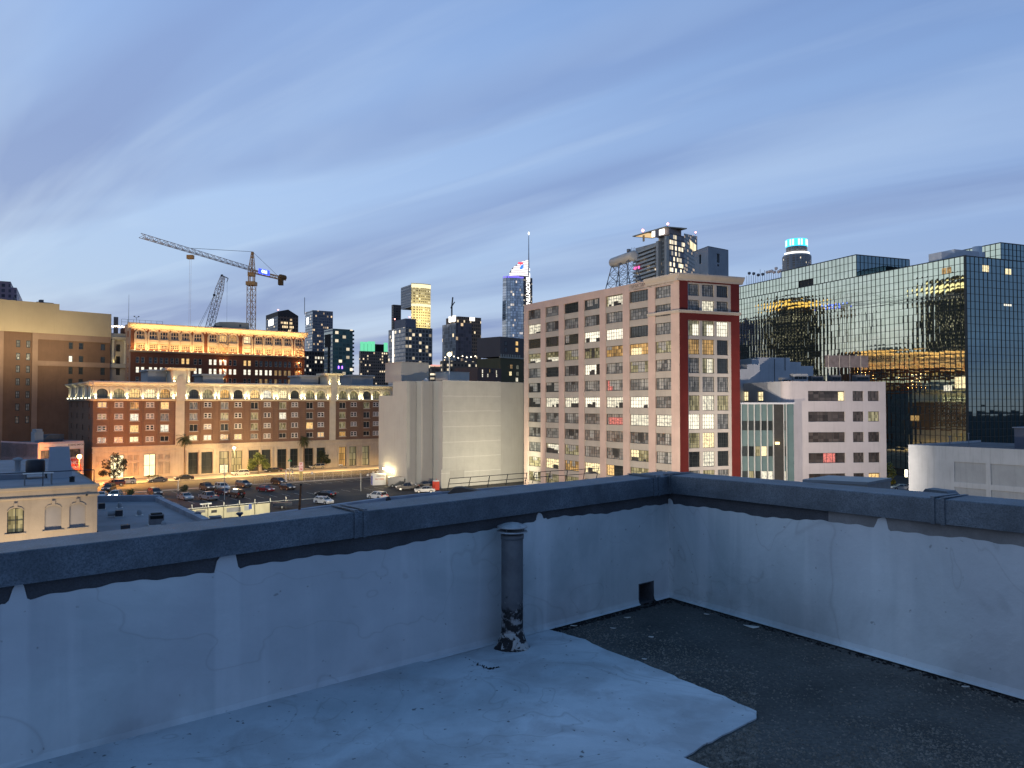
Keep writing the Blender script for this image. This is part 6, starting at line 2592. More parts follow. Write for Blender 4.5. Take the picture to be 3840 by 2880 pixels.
# strip of roof garden lights on a lower block
mt3 = TOWER('garland_block_skin', (.055, .048, .042), (.02, .018, .016), 2.8, 3.4, .5, .5, .3, (1, .8, .5), 1.30, floorvar=.6, seed=101)
r_, M_, wr, wl, zt = tower('apartment_block', 'long low dark block with a row of roof terrace lamps below the twin sign tower', 1650, 1662, 1854, 1352, 560, [mt3], 24, cat='building')
for k_ in range(12):
    q = MB()
    x = wr * (k_ + .5) / 12
    hh_ = (2.2, 4.2, 3, 2, 3.4, 2.6, 3, 3.6, 2.8, 3.2, 3.8, 1.5)[k_]
    q.bar((x, .6, zt), (x, .6, zt + hh_), .12)
    q.lathe([(0, zt + hh_ - .3), (.55, zt + hh_ + .2), (0, zt + hh_ + .7)], 8, c=(x, .6), mi=1)
    q.build('terrace_lamp', [m_steel, EMIT('terrace_glow', (1, .85, .6), 6) if k_ == 0 else bpy.data.materials['terrace_glow']], r_, M_)
# brown brick pair beside the loft
m_brk = MAT('far_brown_brick', (.15, .115, .10), .9, .1, .1)
m_brk2 = MAT('far_olive_brick', (.14, .11, .055), .9, .1, .1, stain=.2)
FX = Face(hp(1876, 330), hp(1990, 345))
root = thing('brick_apartment_building', 'plain brown brick apartment building with pale cornice line left of the pink loft', 'building', FX.M)
zt = FX.Z(1920, 1266)
zm = FX.Z(1920, 1340)
q = MB()
q.box(0, FX.L, 0, 14, zm, zt)
q.build('upper_wall', m_brk, root)
q = MB()
q.box(-.2, FX.L, -.3, 14, 0, zm - .6)
q.build('lower_wall', m_brk2, root)
q = MB()
q.box(-.4, FX.L, -.6, .2, zm - .58, zm - .01)
for k_ in range(9):
    q.box(k_ * 1.5 + .1, k_ * 1.5 + .8, -.2, -.003, zm + .01, zm + 1.1)
q.build('cornice', m_lime, root)
for (px, py, k) in ((1896, 1288, g_dark), (1938, 1288, g_warm), (1896, 1312, g_dark), (1938, 1312, g_warm), (1915, 1375, g_orange), (1938, 1377, g_dim), (1912, 1401, g_yellow), (1938, 1402, g_dim), (1936, 1424, g_lit)):
    window(root, FX.M, FX.U(px) - .9, FX.Z(px, py) - 1.0, 1.8, 2.0, k, y=-.09 if py < 1340 else -.4, grid=(2, 1), bar=.1)
FX = Face(hp(1790, 300), hp(1880, 312))
root = thing('brick_apartment_building', 'small low reddish brick building with narrow lit windows behind the blank grey building', 'building', FX.M)
q = MB()
q.box(0, FX.L, 0, 12, 0, FX.Z(1830, 1380))
q.build('wall', MAT('far_red_brick', (.17, .105, .08), .9, .1, .1), root)
for px, py, k in ((1809, 1392, g_bright), (1809, 1408, g_bright), (1829, 1408, g_lit), (1836, 1391, g_orange), (1845, 1391, g_dark), (1861, 1395, g_lit), (1862, 1408, g_lit), (1829, 1391, g_dark)):
    window(root, FX.M, FX.U(px) - .45, FX.Z(px, py) - .8, .9, 1.6, k, y=-.09, grid=(1, 2), bar=.1)
# tall sail-topped glass tower with spire
d = 1200
mt1 = TOWER('sail_glass_skin', (.40, .42, .42), (.52, .53, .52), 3.2, 4.0, .86, .86, .06, (1, .78, .5), 1.20, .06, floorvar=.5, metal=.75, seed=111)
mt2 = TOWER('sail_dark_skin', (.03, .032, .04), (.02, .022, .03), 2.6, 4.0, .6, .5, .16, (1, .84, .55), 1.50, floorvar=1.0, seed=113)
P0, P1 = hp(1888, d), hp(1963, d)
FXX = Face(P0, P1)
root = thing('sail_topped_tower', 'tallest glass tower with a lit sail shaped crown and a needle spire', 'tower', FXX.M)
W_ = FXX.L
zsh = zpix(1036, d)
n_ = 12
q = MB()


def bulge(u, z):
    s = u / W_
    return -9 * math.sin(math.pi * min(1, s + .12)) + (1 - s) * 5


def flare(z):
    return -2.2 * max(0, 1 - abs(z - 140) / 150)


zs = [0, 60, 110, 150, 190, zsh]
for j in range(len(zs) - 1):
    for k_ in range(n_):
        u0, u1 = W_ * k_ / n_, W_ * (k_ + 1) / n_
        za, zb = zs[j], zs[j + 1]
        f0 = lambda u, z: (u + flare(z) * (1 - u / W_), bulge(u, z), z)
        q.add([f0(u0, za), f0(u1, za), f0(u1, zb), f0(u0, zb)], [(0, 1, 2, 3)], 0, True)
q.build('curved_facade', mt1, root)
q = MB()
xr = FXX.U(1998)
yb_ = 8
e = bulge(W_, 0)
q.add([(W_, e, 0), (xr, e + 20, 0), (xr, e + 20, zpix(1031, d) - 2), (W_, e, zsh)], [(0, 1, 2, 3)])
q.add([(W_, e, 0), (0, bulge(0, 0) + 10, 0), (0, bulge(0, 0) + 10, zsh), (W_, e + .5, zsh)], [(0, 1, 2, 3)])
q.build('dark_side', mt2, root)
q = MB()
q.add([(0, bulge(0, 0), zsh), (W_ * .5, bulge(W_ * .5, 0), zsh), (W_, e, zsh), (xr, e + 20, zsh), (2, 30, zsh)], [(0, 1, 2, 3, 4)])
q.build('roof', m_roofgrey, root)
m_sail = EMIT('sail_white', (1, .95, .95), 1.5)
sw0, sw1 = FXX.U(1910), FXX.U(1984)
zs0, zs1 = zpix(1034, d), zpix(972, d)
q = MB()
NB = 10
for j in range(NB):
    za = zs0 + (zs1 - zs0) * j / NB
    zb = za + (zs1 - zs0) / NB * .66
    for k_ in range(10):
        s0, s1 = k_ / 10, (k_ + 1) / 10
        tp = lambda s: zs0 + (zs1 - zs0) * (max(0, s + .02) ** .45)
        if za > tp(s0):
            continue
        yy = lambda s: -6 * math.sin(math.pi * s) + 4 * s
        x0, x1 = sw0 + (sw1 - sw0) * s0, sw0 + (sw1 - sw0) * s1
        q.add([(x0, yy(s0), za), (x1, yy(s1), za), (x1, yy(s1), min(zb, tp(s1))), (x0, yy(s0), min(zb, tp(s0)))], [(0, 1, 2, 3)])
q.build('lit_sail', m_sail, root)
q = MB()
for k_ in range(10):
    s0, s1 = k_ / 10, (k_ + 1) / 10
    x0, x1 = sw0 + (sw1 - sw0) * s0, sw0 + (sw1 - sw0) * s1
    q.add([(x0, yy(s0) + 1, zs0 - 2), (x1, yy(s1) + 1, zs0 - 2), (x1, yy(s1) + 1, tp(s1)), (x0, yy(s0) + 1, tp(s0))], [(0, 1, 2, 3)])
q.build('sail_back', MAT('sail_back', (.35, .3, .32), .5, .1, .1), root)
u_, z_ = FXX.U(1953), zpix(998, d)
q = MB()
q.xprof([(u_ - 4.4, z_ + 2.5), (u_ - 4, z_ + 4.5), (u_ + 3.6, z_ + 4.5), (u_ + 3.6, z_ + 2), (u_ + .8, z_ + 1), (u_ - 1.5, z_ - .5), (u_ - 1.5, z_ + 2)], -9.6, -9.2)
q.build('red_emblem', EMIT('emblem_red', (1, .06, .1), 1.6), root)
q = MB()
q.xprof([(u_ - 2, z_ - 6.5), (u_ + 2, z_ - 6.5), (u_ + 4.2, z_ - 3), (u_ + 4.2, z_ + .8), (u_ + 1.2, z_ + .2), (u_ - .5, z_ - 2)], -9.6, -9.2)
q.build('blue_emblem', EMIT('emblem_blue', (.05, .2, 1), 1.6), root)
q = MB()
for k_ in range(9):
    x = W_ * (k_ + .5) / 9
    q.box(x - 2, x + 2, bulge(x, 0) - .6, bulge(x, 0) - .2, zsh - 3, zsh)
q.build('violet_band', EMIT('violet_band', (.2, .15, .9), 1.5), root)
q = MB()
q.bar((FXX.U(1983), 0, zs0), (FXX.U(1983), 0, zpix(866, d)), 1.0, 6, .35)
q.lathe([(0, zpix(884, d)), (1.4, zpix(876, d)), (0, zpix(866, d))], 6, c=(FXX.U(1983), 0), mi=1)
q.build('spire', [MAT('spire_grey', (.3, .31, .33), .5, .1, .1), m_sign], root)
me = text_mesh('INTERCONTINENTAL', 9.5, m_sign, .3, .15)
o = inst('lettering', me, root, FXX.M @ T(W_ + (xr - W_) * .5, e + 8.6, zpix(1100, d)) @ RZ(math.atan2(20, xr - W_)) @ Matrix.Rotation(R(90), 4, 'X') @ Matrix.Rotation(R(-90), 4, 'Z'))
o.scale = (.9, 1.4, 1)
# slab-balcony condominium tower behind the loft
d = 600
P0 = hp(2385, d)
FC = Face(hp(2385, 640), hp(2512, 590))
FC2 = Face(hp(2512, 590), hp(2568, 602))
FC3 = Face(hp(2568, 602), hp(2618, 640))
root = thing('condominium_tower', 'balconied condominium tower with a flying roof and lit corner windows behind the water tank', 'tower', FC.M)
mc1 = TOWER('condo_slab_skin', (.42, .39, .34), (.14, .155, .16), 5.5, 3.15, .9, .62, .16, (1, .78, .48), 1.5, .15, floorvar=.6, seed=121)
mc2 = TOWER('condo_corner_skin', (.05, .05, .06), (.10, .11, .13), 2.2, 4.3, .85, .72, .62, (1, .82, .5), 1.9, .1, floorvar=.8, seed=123)
mc3 = TOWER('condo_dark_skin', (.14, .13, .115), (.07, .07, .07), 3.2, 3.15, .7, .6, .2, WARM, 1.00, seed=125)
zc1, zc2 = FC.Z(2385, 930), FC.Z(2480, 905)
q = MB()
q.quad((0, 0, 0), (FC.U(2470), 0, 0), (FC.U(2470), 0, FC.Z(2470, 908)), (0, 0, FC.Z(2385, 931)))
q.build('balcony_facade', mc1, root)
q = MB()
q.quad((FC.U(2470), .5, 0), (FC.L, .5, 0), (FC.L, .5, FC.Z(2512, 882)), (FC.U(2470), .5, FC.Z(2470, 893)))
q.build('glass_facade', mc3, root)
zz = FC2.Z(2540, 880)
q = MB()
q.quad((0, -.5, 0), (FC2.U(2538), -.5, 0), (FC2.U(2538), -.5, zz), (0, -.5, zz))
q.quad((FC2.U(2538), -.5, 0), (FC2.L + .3, -.2, 0), (FC2.L + .3, -.2, zz), (FC2.U(2538), -.5, zz))
q.build('lit_corner', mc2, root, FC2.M)
q = MB()
q.quad((0, 0, 0), (FC3.L, 0, 0), (FC3.L, 0, FC3.Z(2610, 880)), (0, 0, FC3.Z(2580, 884)))
q.quad((FC3.U(2590), -.3, FC3.Z(2600, 938)), (FC3.U(2612), -.3, FC3.Z(2600, 938)), (FC3.U(2612), -.3, FC3.Z(2600, 910)), (FC3.U(2590), -.3, FC3.Z(2600, 910)), 1)
q.build('dark_facade', [mc3, g_yellow], root, FC3.M)
q = MB()
for y in range(12):
    z = zc1 - 6 - y * 3.15
    q.box(-1, FC.U(2466), -2.2, -.01, z, z + .5)
    q.box(-.9, FC.U(2466), -2.2, -2.1, z + .5, z + 1.5)
q.build('balcony_slabs', MAT('condo_slab', (.52, .49, .43), .8, .1, .2), root)
q = MB()
q.box(FC.U(2472), FC.U(2481), -2.4, .4, 0, FC.Z(2476, 905))
q.box(FC.U(2505), FC.U(2512), -2.4, .4, 0, FC.Z(2510, 885))
q.build('pier', MAT('condo_pier', (.5, .45, .38), .8, .1, .2), root)
zr1 = FC.Z(2480, 862)
q = MB()
a, b_ = FC.U(2386), FC.L
q.add([(a, -3, FC.Z(2386, 889)), (b_, -3, FC.Z(2512, 853)), (b_, 16, FC.Z(2512, 853)), (a, 16, FC.Z(2386, 889)), (a, -3, FC.Z(2386, 889) + .8), (b_, -3, FC.Z(2512, 853) + .8), (b_, 16, FC.Z(2512, 853) + .8), (a, 16, FC.Z(2386, 889) + .8)],
      [(0, 3, 2, 1), (4, 5, 6, 7), (0, 1, 5, 4), (1, 2, 6, 5), (2, 3, 7, 6), (3, 0, 4, 7)])
q.box(FC.U(2412), FC.U(2416), 0, 1, FC.Z(2414, 905), FC.Z(2414, 880))
q.build('flying_roof', MAT('condo_roof', (.42, .36, .26), .7, .1, .2), root)
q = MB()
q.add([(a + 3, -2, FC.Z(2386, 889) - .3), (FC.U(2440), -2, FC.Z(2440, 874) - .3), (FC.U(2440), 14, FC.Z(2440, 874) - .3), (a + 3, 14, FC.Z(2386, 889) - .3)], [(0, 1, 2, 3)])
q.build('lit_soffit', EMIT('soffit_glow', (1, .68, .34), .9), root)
sg = MB()
sg.add([(FC.U(2460), -3.2, FC.Z(2460, 891)), (FC.U(2508), -3.2, FC.Z(2508, 879)), (FC.U(2508), -3.2, FC.Z(2508, 858)), (FC.U(2460), -3.2, FC.Z(2460, 870))], [(0, 1, 2, 3)])
sg.build('lit_sign', m_sign, root)
q = MB()
q.prism([(FC2.U(2513), 0), (FC2.U(2558), 0), (FC2.U(2558), 14), (FC2.U(2513), 14)], zz - 1, FC2.Z(2530, 856))
q.build('penthouse', MAT('condo_penthouse', (.30, .24, .22), .8, .1, .2), root, FC2.M)
q = MB()
q.bar((FC2.U(2540), 3, FC2.Z(2540, 858)), (FC2.U(2568), 3, FC2.Z(2568, 853)), .5)
q.lathe([(1.6, FC2.Z(2567, 859)), (1.6, FC2.Z(2567, 852))], 8, c=(FC2.U(2567), 3))
q.build('davit', m_steel, root, FC2.M)
q = MB()
q.quad((FC.U(2388), -2.5, FC.Z(2390, 1012)), (FC.U(2410), -2.5, FC.Z(2410, 1008)), (FC.U(2410), -2.5, FC.Z(2410, 998)), (FC.U(2388), -2.5, FC.Z(2390, 1002)))
q.build('pink_light', EMIT('pink_glow', (1, .12, .45), 1.8), root)
beacon(root, FC.M, FC.U(2413), 0, FC.Z(2413, 882), 1.3)
beacon(root, FC.M, FC.U(2507), 0, FC.Z(2507, 854), 1.0)
beacon(root, FC3.M, FC3.U(2612), 0, FC3.Z(2612, 882), .8)
# round crowned tower with the cyan top
d = 1300
c = hp(2992, d)
root = thing('round_tower', 'stepped round grey tower with a glowing cyan crown above the mirror glass block', 'tower', T(c.x, c.y, 0))
mk = TOWER('round_skin', (.20, .185, .16), (.10, .095, .085), 2.2, 3.9, .55, .7, .1, (1, .82, .55), 1.30, floorvar=.8, seed=131)
px2m = d / F
R1, R2 = 52 * px2m, 38 * px2m
q = MB()
q.lathe([(R1, 0), (R1, zpix(963, d)), (R1 * .9, zpix(957, d)), (R2, zpix(956, d))], 16, sm=False)
q.build('lower_drum', mk, root)
q = MB()
q.lathe([(R2, zpix(956, d)), (R2, zpix(926, d)), (R2 * .97, zpix(924, d)), (0, zpix(924, d))], 16, sm=False)
q.build('upper_drum', mk, root)
m_cy = EMIT('cyan_glow', (.05, .62, .95), 1.7)
m_cy2 = EMIT('cyan_white', (.55, .95, 1), 2.6)
q = MB()
q.lathe([(R2 * 1.02, zpix(928, d)), (R2 * 1.02, zpix(900, d)), (0, zpix(899, d))], 24, sm=False)
for i in range(24):
    if i % 3 != 1:
        a0 = 2 * math.pi * (i + .15) / 24
        a1 = 2 * math.pi * (i + .75) / 24
        rr = R2 * 1.05
        q.quad((rr * math.cos(a0), rr * math.sin(a0), zpix(925, d)), (rr * math.cos(a1), rr * math.sin(a1), zpix(925, d)), (rr * math.cos(a1), rr * math.sin(a1), zpix(903, d)), (rr * math.cos(a0), rr * math.sin(a0), zpix(903, d)), 1)
q.build('cyan_crown', [m_cy, m_cy2], root)
q = MB()
for i in range(26):
    a0 = math.pi + math.pi * i / 25
    q.box((R2 + 2) * math.cos(a0) - 1.2, (R2 + 2) * math.cos(a0) + 1.2, (R2 + 2) * math.sin(a0) - 1.2, (R2 + 2) * math.sin(a0) + 1.2, zpix(959, d) + 1, zpix(957, d) + 3)
q.build('ring_of_lights', m_sign, root)
# towers that stand outside the frame and show mirrored in the glass block
mr1 = TOWER('mirrored_tower_skin', (.05, .045, .035), (.02, .018, .014), 3.2, 3.6, .6, .55, .22, (1, .8, .5), 1.30, seed=141)
for (cx, cy, wd_, zt, lab, crown) in ((-372, 492, 44, 122, 'dark tower with an orange lit crown seen mirrored in the middle of the glass block', (1, .55, .12)),
                                      (-330, 330, 46, 118, 'dark tower with yellow lit upper floors seen mirrored near the glass block corner', (1, .8, .4))):
    M_ = T(cx, cy, 0) @ RZ(R(38))
    o = thing('mirrored_tower', lab, 'tower', M_)
    boxpart(o, M_, -wd_ / 2, wd_ / 2, -wd_ / 2, wd_ / 2, 0, zt - 14, [mr1])
    boxpart(o, M_, -wd_ * .38, wd_ * .38, -wd_ * .38, wd_ * .38, zt - 14.3, zt, [mr1], ('upper_front', 'upper_side', 'upper_roof'))
    q = MB()
    q.box(-wd_ * .41, wd_ * .41, -wd_ * .41, wd_ * .41, zt - 9, zt - 5)
    q.build('lit_crown', EMIT('crown_glow', crown, 2.2), o, M_)
mr2 = TOWER('mirrored_block_skin', (.13, .07, .03), (.05, .03, .01), 3, 3.4, .6, .6, .5, (1, .55, .18), 2.0, floorvar=.5, seed=151)
for (cx, cy, w_, h_, lab) in ((-330, 560, 150, 42, 'long low orange lit block mirrored along the foot of the glass block'), (-250, 240, 60, 38, 'low olive block with lit rooms mirrored low in the glass block')):
    M_ = T(cx, cy, 0) @ RZ(R(38))
    o = thing('mirrored_block', lab, 'building', M_)
    boxpart(o, M_, -w_ / 2, w_ / 2, -12, 12, 0, h_, [mr2])
# ------------------------------------------------------------------ cranes
m_cran = MAT('crane_orange', (.62, .32, .11), .55, .15, 1, metal=.1)
m_crang = MAT('crane_jib_paint', (.55, .48, .44), .55, .15, 1, metal=.1)


def lattice(q, A_, B_, w_, n, r=.12, tri=False, taper=1.0):
    A_, B_ = Vector(A_), Vector(B_)
    d_ = (B_ - A_).normalized()
    up = Vector((0, 0, 1)) if abs(d_.z) < .9 else Vector((.6, .8, 0))
    s_ = d_.cross(up).normalized()
    u_ = s_.cross(d_).normalized()
    cs = [(-.5, 0), (.5, 0), (0, .9)] if tri else [(-.5, -.5), (.5, -.5), (.5, .5), (-.5, .5)]
    P_ = []
    for k_ in range(n + 1):
        t_ = k_ / n
        ww = w_ * (1 + (taper - 1) * t_)
        P_.append([A_.lerp(B_, t_) + s_ * (x * ww) + u_ * (y * ww) for x, y in cs])
    m_ = len(cs)
    for j in range(m_):
        q.bar(P_[0][j], P_[n][j], r, 4)
    for k_ in range(n):
        for j in range(m_):
            jj = (j + 1) % m_
            if k_ % 2 == 0:
                q.bar(P_[k_][j], P_[k_ + 1][jj], r * .6, 3, cap=False)
            else:
                q.bar(P_[k_][jj], P_[k_ + 1][j], r * .6, 3, cap=False)
            q.bar(P_[k_][j], P_[k_][jj], r * .5, 3, cap=False)


dm = 330
mb = hp(940, dm)
ct = thing('tower_crane', 'orange tower crane with a long lattice jib over the floodlit brick block', 'tower crane', T(mb.x, mb.y, 0))
zj = zpix(1010, dm)
top = Vector((mb.x + .3, mb.y, zpix(944, dm)))
q = MB()
lattice(q, (mb.x, mb.y, 0), (mb.x, mb.y, zj - 6), 2.6, 28, .17)
q.build('mast', m_cran, ct, Matrix.Identity(4))
q = MB()
lattice(q, (mb.x, mb.y, zj - 1.5), top, 2.2, 5, .17, taper=.25)
q.box(mb.x - 1.3, mb.x + 1.3, mb.y - 1.3, mb.y + 1.3, zj - 3, zj - 1.4)
q.box(mb.x - 1.9, mb.x + 1.9, mb.y - 1.9, mb.y + 1.9, zj - 7, zj - 5.4)
for sx in (-1.0, 1.0):
    for sy in (-1.0, 1.0):
        q.bar((mb.x + sx, mb.y + sy, zj - 6), (mb.x + sx, mb.y + sy, zj - 2), .25)
q.build('slewing_head', m_cran, ct, Matrix.Identity(4))
jt = pt(528, 903, 271)
jt.z = zj + 1.0
q = MB()
lattice(q, (mb.x, mb.y, zj - .5), jt, 1.7, 34, .13, tri=True)
q.build('jib', m_crang, ct, Matrix.Identity(4))
cj = pt(1068, 1043, 350)
q = MB()
lattice(q, (mb.x, mb.y, zj - .8), (cj.x, cj.y, zj - 1.0), 1.3, 12, .16)
q.build('counter_jib', m_cran, ct, Matrix.Identity(4))
ddir = (Vector((cj.x, cj.y, 0)) - Vector((mb.x, mb.y, 0))).normalized()
q = MB()
e_ = Vector((cj.x, cj.y, zj - 1))
f1 = e_ - ddir * 3.2
q.bar(f1 + Vector((0, 0, .6)), e_ + Vector((0, 0, .6)), 1.2, 8)
q.box(f1.x - .7, f1.x + 1.2, f1.y - 1, f1.y + 1.2, zj - 4.2, zj - .6)
q.build('counterweight', MAT('counterweight', (.16, .085, .03), .8, .2, 1), ct, Matrix.Identity(4))
q = MB()
g1 = Vector((mb.x, mb.y, zj)).lerp(jt, .6) + Vector((0, 0, 1.4))
for s_ in (-.15, .15):
    q.bar(top + Vector((0, s_, 0)), g1 + Vector((0, s_, 0)), .06, 3)
    q.bar(top + Vector((0, s_, 0)), f1 + Vector((0, s_, 0)), .06, 3)
q.build('stay_cable', m_steel, ct, Matrix.Identity(4))
tr = Vector((mb.x, mb.y, zj)).lerp(jt, .6)
q = MB()
q.box(tr.x - 1.2, tr.x + 1.2, tr.y - .8, tr.y + .8, zj - 2.2, zj - .7)
for s_ in (-.3, .3):
    q.bar((tr.x + s_, tr.y, zj - 2), (tr.x + s_, tr.y, 22), .035, 3)
q.build('trolley', m_cran, ct, Matrix.Identity(4))
sg = Vector((mb.x, mb.y, zj)) + ddir * 3.0
sg2 = Vector((mb.x, mb.y, zj)) + ddir * 10.0
nv = Vector((ddir.y, -ddir.x, 0))
q = MB()
a_, b2 = sg + nv * 1.2, sg2 + nv * 1.2
q.quad((a_.x, a_.y, zj - 1.3), (b2.x, b2.y, zj - 1.3), (b2.x, b2.y, zj + .9), (a_.x, a_.y, zj + .9))
o = q.build('lit_sign', EMIT('sign_blue', (.03, .06, 1), 2.4), ct, Matrix.Identity(4))
me = text_mesh('OMI', 1.9, EMIT('sign_letters', (.55, .75, 1), 4), .03, .03)
mc_ = (a_ + b2) / 2 + nv * .1
inst('lettering', me, o, T(mc_.x, mc_.y, zj - .2) @ RZ(math.atan2(ddir.y, ddir.x)) @ Matrix.Rotation(R(90), 4, 'X'))
# luffing boom
A_ = pt(770, 1290, 320)
B_ = pt(836, 1035, 320)
ct = thing('crawler_crane', 'steep grey lattice crane boom rising behind the brick block left of the tower crane', 'crane', T(A_.x, A_.y, 0))
q = MB()
lattice(q, (A_.x - 8, A_.y, 5), A_, 2.3, 12, .15)
lattice(q, A_, A_.lerp(B_, .8), 2.3, 14, .15)
lattice(q, A_.lerp(B_, .8), B_, 2.3, 5, .15, taper=.5)
q.build('boom', m_crang, ct, Matrix.Identity(4))
q = MB()
q.bar(B_ + Vector((-.6, 0, .3)), B_ + Vector((2.2, 0, -1.0)), .25)
q.bar(B_ + Vector((2.2, 0, -1.0)), B_ + Vector((1.6, 0, -2.6)), .15)
q.lathe([(.5, B_.z - .2), (.5, B_.z + .6)], 8, c=(B_.x - .4, B_.y))
q.build('boom_head', m_steel, ct, Matrix.Identity(4))
q = MB()
C_ = A_.lerp(B_, .72) + Vector((-1.6, 0, 0))
q.bar(C_, pt(735, 1240, 320), .07, 3)
q.bar(C_ + Vector((.3, 0, 0)), pt(742, 1240, 320), .07, 3)
q.lathe([(.5, C_.z - .4), (.5, C_.z + .4)], 6, c=(C_.x, C_.y))
q.bar(B_ + Vector((1.8, 0, -2.4)), (B_.x + 1.8, B_.y, 40), .04, 3)
q.build('stay_cable', m_steel, ct, Matrix.Identity(4))
# ------------------------------------------------------------------ ground, street, parking lot
m_asph = MAT('asphalt', (.052, .048, .044), .9, .25, .25, fine=.3)
m_lot = MAT('lot_asphalt', (.060, .055, .048), .9, .3, .12, fine=.3)
m_walk = MAT('pavement_concrete', (.27, .25, .22), .9, .15, .4, fine=.15)
m_line = MAT('road_paint', (.55, .52, .42), .8, .2, 2)
q = MB()
q.quad((-9000, -200, -.03), (9000, -200, -.03), (9000, 16000, -.03), (-9000, 16000, -.03))
struct(q.build('ground', MAT('city_ground', (.045, .042, .04), .95, .3, .02)))
HM = FH0.M
kerb_y = FH0.loc(gp(700, 1802)).y
edge_y = FH0.loc(gp(800, 1827)).y
q = MB()
q.quad((-160, edge_y - 3, -.01), (190, edge_y - 3, -.01), (190, kerb_y, -.01), (-160, kerb_y, -.01))
struct(q.build('street', m_asph, None, HM))
q = MB()
mid_y = (edge_y + kerb_y) / 2
for k_ in range(60):
    u = -150 + k_ * 5.5
    q.box(u, u + 2.5, mid_y - .06, mid_y + .06, -.006, -.002)
struct(q.build('road_marking', m_line, None, HM))
q = MB()
q.box(-160, 190, kerb_y, -.02, -.02, .13)
struct(q.build('pavement', m_walk, None, HM))
q = MB()
q.box(-14, 190, edge_y - 1.6, edge_y + .4, -.02, .12)
struct(q.build('kerb', m_walk, None, HM))
q = MB()
q.quad((-40, -95, -.004), (150, -95, -.004), (150, edge_y - 1.6, -.004), (-40, edge_y - 1.6, -.004))
struct(q.build('parking_lot', m_lot, None, HM))
q = MB()
for k_ in range(22):
    u = 2 + k_ * 2.9
    q.box(u, u + .1, edge_y - 8.5, edge_y - 3.2, 0, .003)
for k_ in range(20):
    u = 6 + k_ * 2.9
    q.box(u, u + .1, edge_y - 29, edge_y - 24, 0, .003)
struct(q.build('bay_marking', m_line, None, HM))
hang = math.atan2(hd.y, hd.x)

# ------------------------------------------------------------------ cars
m_tyre = MAT('tyre', (.015, .015, .015), .9, .1, 8)
m_rim = MAT('wheel_rim', (.45, .45, .44), .35, .1, 8, metal=.7)
m_cglass = MAT('car_glass', (.012, .014, .016), .08, .1, 4, spec=.8)
m_head = EMIT('headlamp_off', (1, .95, .85), .25, base=(.6, .6, .6))
m_headon = EMIT('headlamp_on', (1, .88, .62), 30, True)
m_tail = EMIT('tail_lamp', (1, .04, .02), .12, base=(.3, .01, .01))
m_plate = MAT('number_plate', (.6, .6, .58), .6, .1, 5)
PAINT = {}


def paint(name, col, metal=.3):
    if name not in PAINT:
        m, t, b = newmat('car_paint_' + name)
        b.inputs['Base Color'].default_value = (*col, 1)
        b.inputs['Metallic'].default_value = metal
        b.inputs['Roughness'].default_value = .28
        b.inputs['Coat Weight'].default_value = .7
        b.inputs['Coat Roughness'].default_value = .06
        PAINT[name] = m
    return PAINT[name]


for n_, c_ in dict(silver=(.42, .43, .43), white=(.72, .71, .68), black=(.014, .014, .016), grey=(.11, .115, .12), red=(.28, .015, .018), gold=(.36, .33, .26), maroon=(.12, .02, .02), navy=(.03, .045, .08), brown=(.11, .07, .045)).items():
    paint(n_, c_, .1 if n_ in ('white', 'black') else .35)
KINDS_ = {
    'sedan': dict(L=4.7, W=1.82, body=[(-2.35, .32), (-2.36, .62), (-2.28, .88), (-2.0, .98), (-1.3, 1.0), (.95, .96), (1.75, .86), (2.22, .70), (2.35, .5), (2.33, .25), (-2.3, .25)], cab=(-1.7, 1.1, -.95, .3, .98, 1.45), wb=1.38, r=.33),
    'hatch': dict(L=4.2, W=1.78, body=[(-2.1, .32), (-2.12, .75), (-2.02, 1.0), (-1.6, 1.04), (.9, 1.0), (1.65, .9), (2.0, .72), (2.1, .5), (2.08, .25), (-2.05, .25)], cab=(-2.0, 1.15, -1.6, .35, 1.0, 1.52), wb=1.27, r=.32),
    'suv': dict(L=4.7, W=1.9, body=[(-2.35, .38), (-2.36, .8), (-2.28, 1.08), (-1.8, 1.12), (.95, 1.1), (1.9, 1.02), (2.25, .85), (2.35, .6), (2.32, .32), (-2.3, .32)], cab=(-2.28, 1.15, -1.95, .42, 1.09, 1.72), wb=1.4, r=.37),
    'jeep': dict(L=4.3, W=1.85, body=[(-2.1, .5), (-2.12, 1.15), (-2.0, 1.2), (.75, 1.2), (.85, 1.15), (2.0, 1.12), (2.08, 1.0), (2.1, .55), (1.9, .45), (-2.0, .45)], cab=(-2.05, .85, -2.0, .6, 1.18, 1.85), wb=1.35, r=.4),
    'pickup': dict(L=5.5, W=1.95, body=[(-2.75, .45), (-2.76, 1.02), (-2.7, 1.08), (-.75, 1.08), (-.7, 1.12), (1.25, 1.1), (2.3, 1.04), (2.65, .9), (2.75, .62), (2.72, .38), (-2.7, .38)], cab=(-.85, 1.45, -.6, .7, 1.1, 1.78), wb=1.75, r=.39),
    'van': dict(L=6.4, W=2.05, body=[(-3.2, .42), (-3.22, 2.3), (-3.1, 2.5), (-2.5, 2.58), (1.0, 2.56), (1.7, 2.4), (2.1, 1.85), (2.6, 1.3), (3.05, 1.08), (3.2, .8), (3.2, .35), (-3.15, .35)], cab=None, wb=2.1, r=.36),
}
CARM = {}


